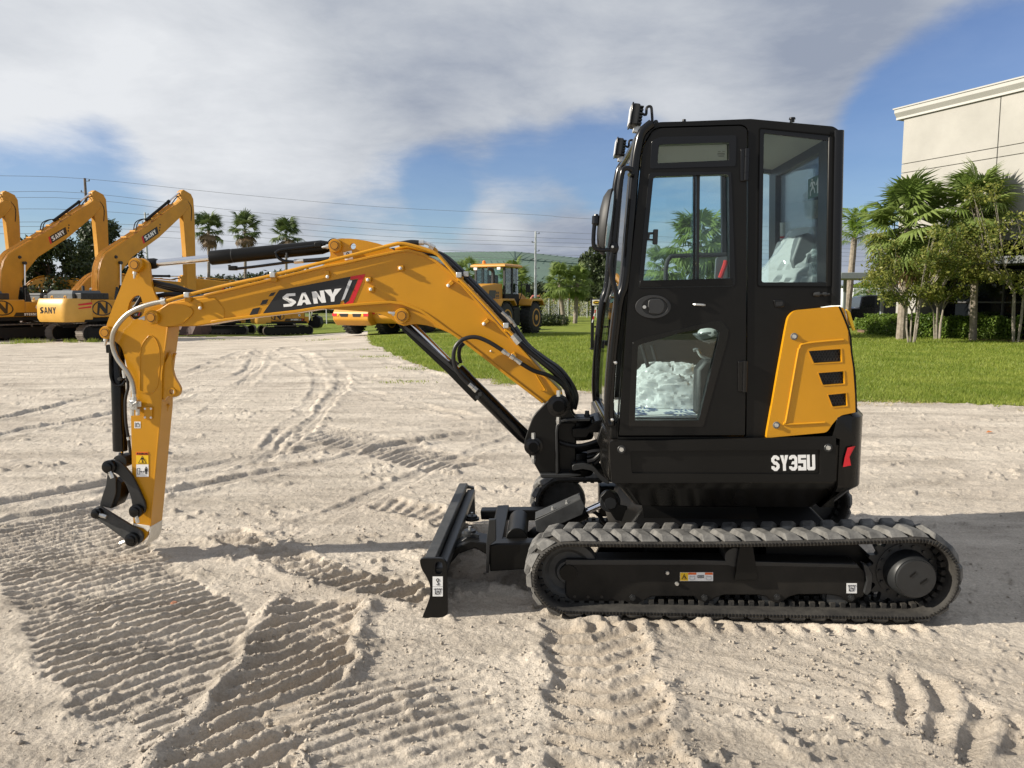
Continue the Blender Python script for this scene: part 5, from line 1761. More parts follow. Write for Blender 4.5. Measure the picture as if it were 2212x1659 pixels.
    rf_ = MB().loft([[V((x, y, z)) for x, y in ((-.92 + i_, -.92 + i_), (.92 - i_, -.92 + i_), (.92 - i_, 1.02 - i_), (-.92 + i_, 1.02 - i_))] for z, i_ in ((3.20, .02), (3.23, 0), (3.30, .02), (3.36, .14))]).build('roof', Y_, root)
    for s_ in (-1, 1):
        MB().box((s_ * .62, -.95, 3.12), (.09, 0, 0), (0, .03, 0), (0, 0, .06)).build('work_light', 'cap', rf_, bevel=.01)
    MB().lathe((-.35, -.6, 3.36), (0, 0, .16), [(0, .08), (.8, .07), (1, .04)], 12).build('beacon', 'lampamber', rf_)
    MB().tube([(.42, -1.15, 2.40), (.42, -1.15, 2.95), (.36, -1.25, 3.08), (.25, -1.35, 3.10)], .085, 10, 3).build('exhaust', 'dgrey', root)
    # front: lift arms and bucket
    for s_ in (-1, 1):
        prism_x(MB(), [(1.2, 1.75), (1.5, 2.0), (2.4, 1.6), (3.3, .55), (3.15, .40), (2.2, 1.25), (1.4, 1.55)], s_ * .55 - .09, s_ * .55 + .09).build('lift_arm', Y_, root, bevel=.02)
    return root
w1 = wheel_loader('yellow wheel loader with its cab in view, parked on the lawn right of the boom')
def again2(label, x, y, th):
    c = copy_tree(w1)
    c['label'] = label
    place(c, x, y, th)
again2('half hidden wheel loader below the boom print, left one of the two striped tails', -6.95, 43.2, 26)
again2('half hidden wheel loader below the boom print, right one of the two striped tails', -4.85, 42.6, 26)
place(w1, -.75, 37.3, 26)
# ================================================================== the mini excavator
EX = thing('mini_excavator', mc(0, .86, 0), 'yellow and black mini excavator with a closed cab, parked in the foreground on the sand', 'excavator')
def P(name, mb, m, parent=None, **k):
    return mb.build(name, m, parent or EX, **k)
def shift(pts, d):
    return [V(p) + V(d) for p in pts]
def circ(c, r, n=16):
    return [(c[0] + r * math.cos(2 * math.pi * i / n), c[1] + r * math.sin(2 * math.pi * i / n)) for i in range(n)]
def pin(parent, c, off, r, ln=.03, m='pin', face='yellow', ring=True, zerk=True, zdir=(0, 1)):
    """a pin end standing out of a plate at frame point c"""
    p = mp(*c, off)
    b = MB().lathe(p, -L * ln, [(0, r * 1.35), (.75, r * 1.35), (1, r * 1.25), (1, r)], 24)
    o = b.build('pin_boss', face, parent, bevel=0)
    d = MB().lathe(p - L * ln, -L * .006, [(0, r * .98), (1, r * .94)], 24)
    d.build('pin', m, parent)
    g = MB()
    g.lathe(p - L * (ln + .001), -L * .0065, [(0, r * .80), (1, r * .80)], 24)
    g.build('pin_groove', 'ink', parent)
    MB().lathe(p - L * (ln + .002), -L * .007, [(0, r * .70), (1, r * .70)], 24).build('pin_cap', m, parent)
    if zerk:
        z = V((zdir[0], 0, zdir[1])).normalized()
        q0 = p - L * ln * .5 + z * r * 1.3
        MB().lathe(q0, z * .042, [(0, .014), (.35, .014), (.35, .009), (.7, .008), (1, .005)], 8).build('grease_nipple', 'zinc', parent)

# ------------------------------------------------------------------ undercarriage
fs, fz = sz(mp(1229, 1250, 0))
rs2, rz2 = sz(mp(1981, 1252, 0))
RF, RB = fz - .028, rz2 - .028             # the belt runs 28 mm above the lug tips
def track_path(n_arc=18, n_str=26):
    pts = []
    for i in range(n_arc + 1):             # front arc, from top to bottom
        a = math.pi / 2 + math.pi * i / n_arc
        pts.append((fs + RF * math.cos(a), fz + RF * math.sin(a)))
    for i in range(1, n_str):
        t = i / n_str
        pts.append((fs + (rs2 - fs) * t, (fz - RF) * (1 - t) + (rz2 - RB) * t))
    for i in range(n_arc + 1):
        a = -math.pi / 2 + math.pi * i / n_arc
        pts.append((rs2 + RB * math.cos(a), rz2 + RB * math.sin(a)))
    for i in range(1, n_str):
        t = i / n_str
        sag = -.012 * math.sin(math.pi * t)
        pts.append((rs2 + (fs - rs2) * t, (rz2 + RB) * (1 - t) + (fz + RF) * t + sag))
    return pts
TP = track_path()
def walk(path, n):
    """n equally spaced (point, tangent) along the closed path"""
    P_ = [V((x, y)) for x, y in path] + [V(path[0])]
    seg = [(P_[i + 1] - P_[i]).length for i in range(len(P_) - 1)]
    tot = sum(seg)
    out = []
    i, acc = 0, 0.0
    for k in range(n):
        d = tot * k / n
        while acc + seg[i] < d:
            acc += seg[i]
            i += 1
        t = (d - acc) / seg[i]
        a = P_[i].lerp(P_[i + 1], t)
        tg = (P_[(i + 2) % len(P_)] - P_[i - 1 if i else len(P_) - 2]).normalized()
        out.append((a, tg))
    return out, tot
NL = 46
W_TR = walk(TP, NL)
# one lug of the outer row and one of the inner row: x along travel, y across (0 = edge), z out of the belt
def lug_mesh(name, inner):
    y0, y1 = (.006, .158) if not inner else (.146, .294)
    bot, top = [], []
    # footprint slants: the middle of the belt leads
    lead = .055
    def ln(y):
        return -lead * (1 - abs(y - .15) / .15)
    ya, yb = (y0, y1)
    edge_first = not inner
    hw_b, hw_t = .046, .024
    yt0, yt1 = (ya + .030, yb - .010) if edge_first else (ya + .010, yb - .030)
    for y in (ya, yb):
        bot += [(ln(y) - hw_b, y, 0), (ln(y) + hw_b, y, 0)]
    for y in (yt0, yt1):
        top += [(ln(y) - hw_t - (.012 if (y < .1 or y > .2) else 0), y, .030), (ln(y) + hw_t, y, .030)]
    vs_ = bot + top
    fcs = [[0, 2, 3, 1], [4, 5, 7, 6], [0, 1, 5, 4], [2, 6, 7, 3], [0, 4, 6, 2], [1, 3, 7, 5]]
    me = bpy.data.meshes.new(name)
    me.from_pydata(vs_, [], fcs)
    bm = bmesh.new()
    bm.from_mesh(me)
    bmesh.ops.bevel(bm, geom=list(bm.edges), offset=.005, segments=1, affect='EDGES')
    bmesh.ops.recalc_face_normals(bm, faces=bm.faces)
    bm.to_mesh(me)
    bm.free()
    me.materials.append(M['lug'])
    return me
LUG_O, LUG_I = lug_mesh('lug', False), lug_mesh('lug', True)
def make_track(off):
    b = MB()
    th = .028
    n = len(TP)
    wlk, tot = walk(TP, 150)
    loops = []
    for p, t in wlk:
        nrm_ = V((t.y, -t.x))              # outwards for this winding
        c = V((fs + (rs2 - fs) * .5, .24))
        if nrm_.dot(p - c) < 0:
            nrm_ = -nrm_
        o_, i_ = p, p - nrm_ * th
        m_ = p - nrm_ * th * .45
        loops.append([mc(o_.x, off + .010, o_.y), mc(o_.x, off + .29, o_.y), mc(m_.x, off + .300, m_.y), mc(i_.x, off + .29, i_.y), mc(i_.x, off + .010, i_.y), mc(m_.x, off, m_.y)])
    k = len(loops[0])
    vs_ = [p for lp in loops for p in lp]
    fcs = []
    for j in range(len(loops)):
        for i in range(k):
            a, b2 = j * k + i, j * k + (i + 1) % k
            c, d = ((j + 1) % len(loops)) * k + (i + 1) % k, ((j + 1) % len(loops)) * k + i
            fcs.append([a, b2, c, d])
    b.add(vs_, fcs)
    tr = P('track', b, 'rubber', ang=60)
    # lugs, each its own piece
    ang = math.atan2
    for row, me in ((0, LUG_O), (1, LUG_I)):
        wl_, tot_ = walk(TP, NL * 2)
        for j in range(NL):
            p, t = wl_[(2 * j + row) % (NL * 2)]
            c = V((fs + (rs2 - fs) * .5, .24))
            nn = V((t.y, -t.x))
            if nn.dot(p - c) < 0:
                nn = -nn
            ex = A * nn.y + V((0, 0, -nn.x))    # along travel so that (ex, L, n) is right-handed
            ez = A * nn.x + V((0, 0, nn.y))
            pos = mc(p.x, off, p.y) - ORG[EX.name]
            lg = bpy.data.objects.new('lug', me)
            COL.objects.link(lg)
            lg.parent = tr
            mt = Matrix(((ex.x, L.x, ez.x, pos.x), (ex.y, L.y, ez.y, pos.y), (ex.z, L.z, ez.z, pos.z), (0, 0, 0, 1)))
            lg.matrix_local = mt
    # drive blocks on the inside of the belt, and moulded ribs on the outer edge
    db = MB()
    rb = MB()
    wl_, _ = walk(TP, 92)
    for j, (p, t) in enumerate(wl_):
        c = V((fs + (rs2 - fs) * .5, .24))
        nn = V((t.y, -t.x))
        if nn.dot(p - c) < 0:
            nn = -nn
        ex = A * t.x + V((0, 0, t.y))
        ez = A * nn.x + V((0, 0, nn.y))
        q_ = mc(p.x - nn.x * (th + .012), off + .15, p.y - nn.y * (th + .012))
        db.box(q_ - L * .045, ex * .013, L * .020, ez * .013)
        db.box(q_ + L * .045, ex * .013, L * .020, ez * .013)
        for s__ in (0, .33, .66):
            e_ = mc(p.x + t.x * s__ * tot / 92 - nn.x * th * .48, off - .0005, p.y + t.y * s__ * tot / 92 - nn.y * th * .48)
            rb.box(e_, ex * .0018, L * .0025, ez * .010)
    o = P('drive_block', db, 'rubber', tr, smooth=False)
    o['kind'] = 'stuff'
    o = P('edge_rib', rb, 'rubber', tr, smooth=False)
    o['kind'] = 'stuff'
    return tr
def sprk(off, side):
    """idler, rollers, sprocket, drive and side frame of one track; side = direction away from the carbody"""
    oo = off + .15
    d = -L if side < 0 else L
    idl = MB().lathe(mc(fs, oo, fz) - d * .05, d * .10, [(0, RF - .045), (.0, RF - .035), (.3, RF - .028), (.7, RF - .028), (1, RF - .035), (1, RF - .07), (.8, RF - .09), (.8, .07), (1.05, .06)], 36)
    w = P('idler_wheel', idl, 'dusty')
    P('hub', MB().lathe(mc(fs, oo, fz) + d * .04, d * .03, [(0, .05), (1, .045)], 16), 'black', w)
    teeth = MB()
    ring = []
    nt_ = 19
    for i in range(nt_ * 4):
        a = 2 * math.pi * i / (nt_ * 4)
        r_ = RB - .028 + (.012 if i % 4 in (1, 2) else -.020)
        ring.append(mc(rs2 + r_ * math.cos(a), oo, rz2 + r_ * math.sin(a)) - d * .02)
    teeth.prism3(ring, d * .04)
    sp = P('sprocket', teeth, 'satin')
    P('final_drive', MB().lathe(mc(rs2, oo, rz2) + d * .015, d * .13, [(0, .150), (.08, .150), (.10, .118), (.80, .112), (.90, .103), (.90, .098), (1.0, .096), (1.0, .0)], 40), 'satin', sp)
    for i in range(14):
        a = 2 * math.pi * i / 14
        P('bolt', MB().lathe(mc(rs2 + .135 * math.cos(a), oo, rz2 + .135 * math.sin(a)) + d * .02, d * .016, [(0, .010), (1, .009)], 6), 'satin', sp)
    for dx, dz, w_, h_ in ((-.02, .025, .022, .005), (.035, -.01, .026, .005)):
        cover = MB().box(mc(rs2 + dx, oo, rz2 + dz) + d * .146, A * w_ * .6 + V((0, 0, .012)), d * .002, V((0, 0, h_)))
        P('casting_mark', cover, 'black', sp)
    for i in range(4):
        s_ = fs + .40 + i * .335
        P('track_roller', MB().lathe(mc(s_, off + .10, .105), L * .10, [(0, .058), (.25, .058), (.3, .070), (.7, .070), (.75, .058), (1, .058)], 20), 'dusty')
    P('carrier_roller', MB().lathe(mc(fs + .86, oo - .07, fz + RF - .095), L * .14, [(0, .05), (1, .05)], 18), 'satin')
for off in (0.0, 1.42):
    make_track(off)
    sprk(off, -1 if off == 0 else 1)
# side frame of the near track, from its outline
fr = rnd2(q('7', (1068, 688), (1900, 688)) + q('8', (1150, 548), (1205, 600), (1205, 735), (1190, 770), (1150, 775), (1130, 800), (1105, 812), (1080, 800), (1040, 765), (960, 752), (750, 752), (690, 770), (640, 805), (615, 812), (590, 805), (540, 765), (480, 755), (260, 755), (205, 770), (150, 805), (125, 812), (100, 800), (60, 765)) +
          q('7', (1900, 935), (1640, 935), (1560, 985), (1515, 992), (1470, 970), (1108, 970), (1065, 925)), 4)
tf = P('track_frame', MB().pr(fr, .085, .215), 'framepaint', bevel=.006)
P('frame_shoulder', MB().pr(q('7', (1068, 722), (2000, 722)) + q('8', (1165, 572), (1150, 548)) + q('7', (1900, 688), (1068, 688)), .0835, .10), 'satin', tf, bevel=.002)
P('roller_guard', MB().pr(q('8', (362, 430), (452, 430), (472, 560), (486, 655), (332, 655), (342, 540)), .060, .0845), 'black', tf, bevel=.003)
for c in [(125, 770), (612, 766), (1107, 770)]:
    P('frame_bolt', MB().lathe(mp(*q('8', c)[0], .085), -L * .016, [(0, .018), (.35, .018), (.35, .0115), (1, .0115)], 6), 'satin', tf)
P('frame_bolt', MB().lathe(mp(*q('7', (1515, 940))[0], .085), -L * .016, [(0, .018), (.35, .018), (.35, .0115), (1, .0115)], 6), 'satin', tf)
for c in [(1748, 773), (1812, 846)]:
    P('grease_valve', MB().lathe(mp(*q('7', c)[0], .085), -L * .012, [(0, .011), (1, .009)], 8), 'zinc', tf)
for c in [(1127, 935), (1218, 937), (1310, 937)]:
    P('drain_hole', MB().lathe(mp(*q('7', c)[0], .086), -L * .002, [(0, .008), (1, .008)], 10), 'ink', tf)
P('frame_back', MB().pr(q('8', (540, 402), (1150, 408), (1215, 470), (1262, 560), (1262, 750), (1150, 756), (60, 756), (60, 560), (540, 560)), .216, .30), 'black', tf)
P('carbody_side', MB().pr(q('7', (1300, 592), (1900, 596), (2500, 600), (2500, 705), (1250, 705)), .32, .36), 'black')
# far frame
P('track_frame', MB().box(mc((fs + rs2) / 2, 1.57, .23), A * .62, L * .07, V((0, 0, .11))), 'black', bevel=.01)
P('sprocket_guard', MB().pr(q('8', (1190, 545), (1225, 560), (1255, 620), (1245, 730), (1215, 760), (1195, 740), (1215, 660)), .07, .12), 'satin', tf, bevel=.004)
# the labels on the near frame
def label(name, parent, quads_):
    """printed plate; quads_ = list of (outline px, off, material); the first is the plate, the rest its print"""
    first = None
    for px, off, m in quads_:
        o = MB().pr(px, off, off + .0012).build(name if first is None else 'print', m, first or parent, smooth=False)
        first = first or o
    return first
def rect(k, x0, y0, x1, y1):
    return q(k, (x0, y0), (x1, y0), (x1, y1), (x0, y1))
def line(k, pts, w):
    z = ZT[k][2]
    return [(a, b) for a, b in stroke(q(k, *pts), w * z)]
o = .0845
label('warning_label', tf, [(rect('7', 1833, 772, 2055, 830), o - .001, 'white'), (rect('7', 1835, 774, 1888, 828), o - .0025, 'lemon'),
                            (rect('7', 1889, 774, 1943, 788), o - .0025, 'orange'), (rect('7', 2001, 774, 2053, 788), o - .0025, 'orange'),
                            (q('7', (1845, 818), (1862, 783), (1880, 818)), o - .004, 'ink'), (q('7', (1851, 814), (1862, 791), (1874, 814)), o - .0055, 'lemon'),
                            (line('7', [(1856, 808), (1864, 800), (1870, 811)], 4), o - .007, 'ink'),
                            (line('7', [(1900, 820), (1900, 798), (1916, 803), (1932, 798), (1932, 820), (1916, 824), (1900, 820)], 4), o - .004, 'silver'),
                            (line('7', [(1953, 806), (1953, 794), (1992, 794), (1992, 808), (1953, 808)], 4), o - .004, 'grey'),
                            (line('7', [(1960, 801), (1985, 801)], 4), o - .0045, 'grey'),
                            (line('7', [(2011, 820), (2011, 798), (2027, 803), (2043, 798), (2043, 820), (2027, 824), (2011, 820)], 4), o - .004, 'silver')])
def tie_down(parent, k, x0, y0, x1, y1, o):
    """white sticker with a tie-down hook symbol"""
    fx = lambda a: x0 + (x1 - x0) * a
    fy = lambda b: y0 + (y1 - y0) * b
    w = (x1 - x0) * .05
    label('sticker', parent, [(rect(k, x0, y0, x1, y1), o, 'white'), (line(k, [(fx(.12), fy(.26)), (fx(.88), fy(.26))], w), o - .0015, 'ink'),
                              (line(k, [(fx(.25), fy(.26)), (fx(.25), fy(.65)), (fx(.40), fy(.78)), (fx(.66), fy(.74)), (fx(.74), fy(.55)), (fx(.74), fy(.26))], w), o - .0017, 'ink'),
                              (line(k, [(fx(.42), fy(.50)), (fx(.52), fy(.42)), (fx(.62), fy(.52)), (fx(.52), fy(.62)), (fx(.42), fy(.52))], w * .9), o - .0018, 'ink'),
                              (line(k, [(fx(.22), fy(.80)), (fx(.36), fy(.64))], w), o - .0019, 'ink')] +
          [(line(k, [(fx(.2 + .2 * i), fy(.25)), (fx(.26 + .2 * i), fy(.16))], w * .7), o - .0016, 'ink') for i in range(4)])
tie_down(tf, '8', 1078, 675, 1147, 742, .0835)

# carbody and slew ring between the tracks
cb = MB()
cb.loft([[mc(s_, o_, .20) for s_, o_ in ((-.62, .32), (.62, .32), (.62, 1.40), (-.62, 1.40))], [mc(s_, o_, .40) for s_, o_ in ((-.55, .40), (.55, .40), (.55, 1.32), (-.55, 1.32))],
         [mc(s_, o_, .56) for s_, o_ in ((-.40, .52), (.40, .52), (.40, 1.2), (-.40, 1.2))]])
P('carbody', cb, 'black', bevel=.012)
for s_ in (-.36, .40):
    P('cross_beam', MB().box(mc(s_, .86, .27), A * .13, L * .60, V((0, 0, .075))), 'black', bevel=.012)
P('slew_ring', MB().lathe(mc(.08, .86, .52), V((0, 0, .14)), [(0, .42), (.45, .42), (.5, .36), (1, .36)], 40), 'satin')
P('skid_plate', MB().prism3([mp(u, v, .42) for u, v in q('6', (545, 1480), (1290, 1490), (1320, 1600), (560, 1600))], L * .02), 'black')

# ------------------------------------------------------------------ blade
bl0 = [(110, 690), (128, 740), (152, 830), (165, 900), (152, 965), (118, 1050), (92, 1125)]
bl1 = [(150, 1120), (195, 1000), (205, 900), (195, 800), (175, 740), (150, 690)]
plate = P('blade', MB().pr(q('7', *(bl0 + bl1)), .022, 1.70), 'satin', bevel=.003)
P('top_beam', MB().pr(q('7', (112, 684), (192, 682), (196, 712), (180, 760), (165, 700)), .022, 1.70), 'dusty', plate, bevel=.006)
P('back_channel', MB().pr(q('7', (190, 745), (246, 740), (262, 740), (266, 790), (248, 796), (196, 790)), .022, 1.70), 'satin', plate, bevel=.006)
endp = rnd2(q('7', (88, 690), (108, 678), (245, 678), (270, 712), (275, 1070), (262, 1100), (84, 1130), (150, 962), (166, 900), (148, 820), (100, 748)), [4, 6, 8, 8, 2, 4, 2, 14, 14, 14, 8])
slot = rnd2(q('7', (192, 702), (242, 702), (242, 785), (192, 785)), 7.5, 6)
ep = P('end_plate', MB().pr(endp, 0.0, .022, [slot]), 'black', plate, bevel=.002)
P('end_plate', MB().pr(endp, 1.70, 1.722, [slot]), 'black', plate, bevel=.002)
fx = [mp(u, v, .35) for u, v in q('7', (0, 0))]
lug_far = rnd2([(990, 1052), (1013, 1049), (1024, 1056), (1025, 1120), (1005, 1118)], 4)
P('lifting_lug', MB().prism3([mp(u, v, 1.722) for u, v in [(990, 1054), (1010, 1049), (1024, 1054), (1027, 1122), (1000, 1122)]], L * .03, [[mp(u, v, 1.722) for u, v in rnd2([(1006, 1056), (1018, 1056), (1018, 1074), (1006, 1074)], 4)]]), 'satin', plate, bevel=.002)
label('sticker', ep, [(rect('7', 176, 800, 244, 866), -.002, 'white'), (circ(q('7', (210, 824))[0], 3.6), -.0035, 'ink'), (circ(q('7', (210, 824))[0], 1.4), -.005, 'white'),
                      (line('7', [(210, 833), (210, 842), (220, 850), (212, 858), (203, 852)], 5), -.0036, 'ink')])
tie_down(ep, '7', 176, 868, 244, 933, -.002)
# push arms, cross box, gussets
P('push_arm', MB().pr(q('7', (552, 592), (600, 580), (1100, 570), (1100, 735), (560, 768)), .40, .50), 'black', bevel=.008)
P('push_arm', MB().pr(q('7', (495, 360), (985, 354), (985, 430), (500, 420)), 1.20, 1.30), 'black', bevel=.008)
P('arm_flange', MB().pr(q('7', (535, 570), (552, 420), (600, 418), (600, 560), (560, 590), (552, 775), (535, 778)), .37, .40), 'satin', bevel=.003)
for o0_, o1_ in ((.42, .60), (1.10, 1.28)):
    bw = MB().pr(q('7', (250, 700), (300, 620), (430, 560), (560, 580), (700, 610), (700, 650), (540, 655), (460, 610), (350, 650), (275, 740)), o0_, o1_)
    P('blade_frame', bw, 'black', bevel=.006)
P('cross_member', MB().pr(q('7', (545, 590), (640, 585), (640, 700), (545, 720)), .42, 1.28), 'black', bevel=.006)
for o_ in (.48, 1.15):
    P('blade_gusset', MB().pr(q('7', (255, 690), (330, 590), (440, 510), (490, 525), (480, 545), (330, 640), (270, 740)), o_, o_ + .03), 'satin', bevel=.003)
for c, o_ in (((425, 498), .52), ((440, 400), 1.12)):
    p_ = mp(*q('7', c)[0], o_)
    pv = P('pivot_pin', MB().lathe(p_ - V((0, 0, .02)), V((0, 0, .03)), [(0, .048), (.5, .048), (.55, .036), (1, .034)], 20), 'satin')
    P('bolt', MB().lathe(p_ + V((0, 0, .008)), V((0, 0, .022)), [(0, .01), (1, .009)], 6), 'zinc', pv)
P('torque_tube', MB().cyl(mp(*q('7', (740, 545))[0], .52), mp(*q('7', (740, 545))[0], .52) + L * .40, .062, n=26), 'black', bevel=.004)
# blade cylinder under its cover
o_ = .72
cyl0, cyl1 = mp(*q('7', (820, 538))[0], o_), mp(*q('7', (1362, 292))[0], o_)
ax = (cyl1 - cyl0)
bc = P('blade_cylinder', MB().lathe(cyl0, ax, [(0, .030), (.1, .045), (.70, .045), (.70, .038), (.72, .038)], 24), 'black')
P('rod', MB().lathe(cyl0 + ax * .70, ax * .26, [(0, .021), (1, .021)], 20), 'chrome', bc)
P('rod_eye', MB().lathe(cyl1 - L * .045, L * .09, [(0, .058), (.12, .062), (.88, .062), (1, .058)], 26), 'satin', bc)
P('eye_pin', MB().lathe(cyl1 - L * .062, L * .125, [(0, .036), (.1, .040), (1, .040)], 8), 'satin', bc)
cov = q('7', (860, 425), (1170, 278), (1198, 330), (1178, 385), (900, 508), (872, 500))
cvr = P('cylinder_cover', MB().pr(cov, o_ - .075, o_ - .060), 'dusty', bc, bevel=.003)
P('cover_top', MB().prism3([mp(u, v, o_ - .072) for u, v in q('7', (862, 410), (1168, 276), (1170, 290), (868, 425))], L * .14), 'dusty', bc, bevel=.003)
for c in ((984, 362), (1079, 320)):
    P('cover_bolt', MB().lathe(mp(*q('7', c)[0], o_ - .05), V((-.2, 0, 1)).normalized() * .03, [(0, .012), (.5, .012), (.5, .008), (1, .008)], 6), 'zinc', bc)
P('eye_bracket', MB().pr(q('7', (1300, 270), (1340, 225), (1390, 240), (1430, 320), (1480, 330), (1480, 440), (1400, 420)), o_ - .06, o_ - .045), 'black', bevel=.003)
P('hose', MB().tube([mp(u, v, o_ + .1) for u, v in q('7', (1180, 380), (1250, 365), (1300, 400), (1330, 440), (1420, 450))], .012, 8, 5), 'hose', bc)

# ------------------------------------------------------------------ house
def s_of(u, v, off):
    return sz(mp(u, v, off))[0]
sA = s_of(1316, 960, .05)                  # front of the skirt
sB = s_of(1863, 930, .24)                  # rear of the counterweight
sC = s_of(1810, 960, .05)                  # seam to the counterweight
zt = mp(1316, 952, .05).z
zm = mp(1500, 1043, .05).z
zb = mp(1500, 1093, .20).z
def plan(inset, s0, s1, rf=.05, rr=.40, n=9):
    o0, o1 = .05 + inset, 1.67 - inset
    pts = []
    def corner(cx, cy, r, a0, a1, ry=None):
        for i in range(n):
            a = a0 + (a1 - a0) * i / (n - 1)
            pts.append((cx + r * math.cos(a), cy + (ry or r) * math.sin(a)))
    pi = math.pi
    corner(s0 + inset + rf, o0 + rf, rf, pi * 1.5, pi)
    corner(s0 + inset + rf, o1 - rf, rf, pi, pi * .5)
    w = (o1 - o0) / 2
    corner(s1 - inset - .14, o1 - rr, .14, pi * .5, 0, rr)
    corner(s1 - inset - .14, o0 + rr, .14, 0, -pi * .5, rr)
    return pts
hs = MB().loft([[mc(s_, o_, z_) for s_, o_ in plan(i_, sA, sB)] for z_, i_ in ((zb, .15), (zm - .05, .06), (zm - .005, .012), (zm + .02, .0), (zt - .014, .0), (zt, .012))])
hb = P('house_base', hs, 'skirt', ang=40)
def counter():
    """the rounded tail weight, a little proud of the house"""
    n = 16
    def lp(z, inset, sfront):
        o0, o1 = .044 + inset, 1.676 - inset
        w = .40
        pts = [(sfront, o0)]
        for i in range(n + 1):
            a = -math.pi / 2 + math.pi / 2 * i / n
            pts.append((sB + .006 - inset - .14 + .14 * math.cos(a), o0 + w + w * math.sin(a)))
        for i in range(n + 1):
            a = math.pi / 2 * i / n
            pts.append((sB + .006 - inset - .14 + .14 * math.cos(a), o1 - w + w * math.sin(a)))
        pts.append((sfront, o1))
        return [mc(s_, o_, z) for s_, o_ in pts]
    zl = mp(1815, 1065, .05).z
    zh = mp(1830, 893, .05).z
    zk = mp(1800, 948, .05).z
    return MB().loft([lp(zl - .10, .10, sC + .03), lp(zl, .03, sC + .006), lp(zl + .03, 0, sC + .006), lp(zk, 0, sC + .006), lp(zk + .01, .0, sC - .03), lp(zh - .02, .0, sC - .01), lp(zh, .016, sC + .05)])
cw = P('counterweight', counter(), 'skirt', bevel=.006, ang=45)
# skirt panel: raised border and the recessed field with the type number
pan = rnd2(q('6', (330, 1060), (1812, 1026), (1812, 1322), (347, 1332)), 5)
rec = rnd2(q('6', (468, 1122), (1708, 1112), (1708, 1274), (478, 1268)), 4)
sp_ = P('side_skirt', MB().pr(pan, .034, .052, [rec]), 'black', bevel=.007, segs=3)
P('skirt_field', MB().pr(rec, .047, .053), 'black', sp_, smooth=False)
for c in ((410, 1111), (1760, 1100)):
    w_ = P('washer', MB().lathe(mp(*q('6', c)[0], .035), -L * .006, [(0, .021), (.6, .021), (1, .019)], 20), 'satin', sp_)
    P('bolt', MB().lathe(mp(*q('6', c)[0], .029), -L * .008, [(0, .0125), (1, .0115)], 6), 'zinc', sp_)
p0, p1, p2 = [mp(u, v, .047) for u, v in q('6', (1391, 1252), (1676, 1246), (1388, 1150))]
P('lettering', put_text(MB(), 'SY35U', lambda a, b: p0 + (p1 - p0) * a + (p2 - p0) * b, -L * .0015, t=.35, gap=.10), 'white', sp_, smooth=False)
# red mark on the tail
zr = [q('6', (1880, 1098), (1935, 1090), (1905, 1215), (1858, 1228))]
rm = MB()
def on_tail(u, v, push=.014):
    """where the ray of a frame point meets the tail's rounded side"""
    prev, p_ = None, None
    for i in range(900):
        a = -math.pi / 2 + math.pi / 2 * max(0, i - 100) / 799
        s_, o_ = sB + .006 - .14 + (.14 + push) * math.cos(a), .044 + .40 + (.40 + push) * math.sin(a)
        d_ = ray(u, v)
        if i < 100:
            s_, o_ = sB - .14 - .3 * (1 - i / 100), .044 - push
        base = mc(s_, o_, 0)
        t = base.y / d_.y
        x = d_.x * t
        e = base.x - x
        if prev is not None and prev < 0 <= e:
            return V((base.x, base.y, EYE.z + d_.z * t))
        if prev is None or e > prev:
            p_ = V((base.x, base.y, EYE.z + d_.z * t))
        prev = e
    return p_
def tail_patch(k, rows, m, name):
    mb = MB()
    grid = []
    for (l, r_) in rows:
        grid.append([on_tail(*q(k, (l[0] + (r_[0] - l[0]) * i / 6, l[1] + (r_[1] - l[1]) * i / 6))[0]) for i in range(7)])
    for j in range(len(grid) - 1):
        for i in range(6):
            mb.add([grid[j][i], grid[j][i + 1], grid[j + 1][i + 1], grid[j + 1][i]], [[0, 1, 2, 3]])
    return P(name, mb, m, cw)
tail_patch('6', [((1885, 1100), (1938, 1088)), ((1868, 1165), (1900, 1160)), ((1857, 1226), (1908, 1214))], 'red', 'red_marker')

# engine cover
yc = rnd2(q('6', (1500, 245), (1540, 203), (1828, 176), (1862, 186), (1893, 300), (1890, 395), (1915, 470), (1944, 868), (1842, 888), (1795, 935), (1752, 1000), (1358, 1036), (1362, 1000), (1482, 330)), [8, 12, 3, 5, 8, 6, 6, 4, 8, 12, 8, 2, 2, 12], 5)
gr = [rnd2(q('6', (1633, 468), (1843, 455), (1850, 538), (1668, 547)), 2), rnd2(q('6', (1697, 612), (1862, 600), (1868, 682), (1727, 690)), 2), rnd2(q('6', (1760, 755), (1878, 743), (1886, 826), (1790, 832)), 2)]
ec = P('engine_cover', MB().pr(yc, .045, .075, gr), 'yellow', bevel=.010, segs=3)
P('hood', MB().pr(rnd2(q('6', (1505, 255), (1545, 212), (1828, 184), (1900, 330), (1910, 480), (1938, 860), (1365, 1030)), 6), .075, 1.66), 'yellow', bevel=.03, segs=3)
def pip(p, poly):
    c = False
    for i in range(len(poly)):
        (x0, y0), (x1, y1) = poly[i - 1], poly[i]
        if (y0 > p[1]) != (y1 > p[1]) and p[0] < (x1 - x0) * (p[1] - y0) / (y1 - y0) + x0:
            c = not c
    return c
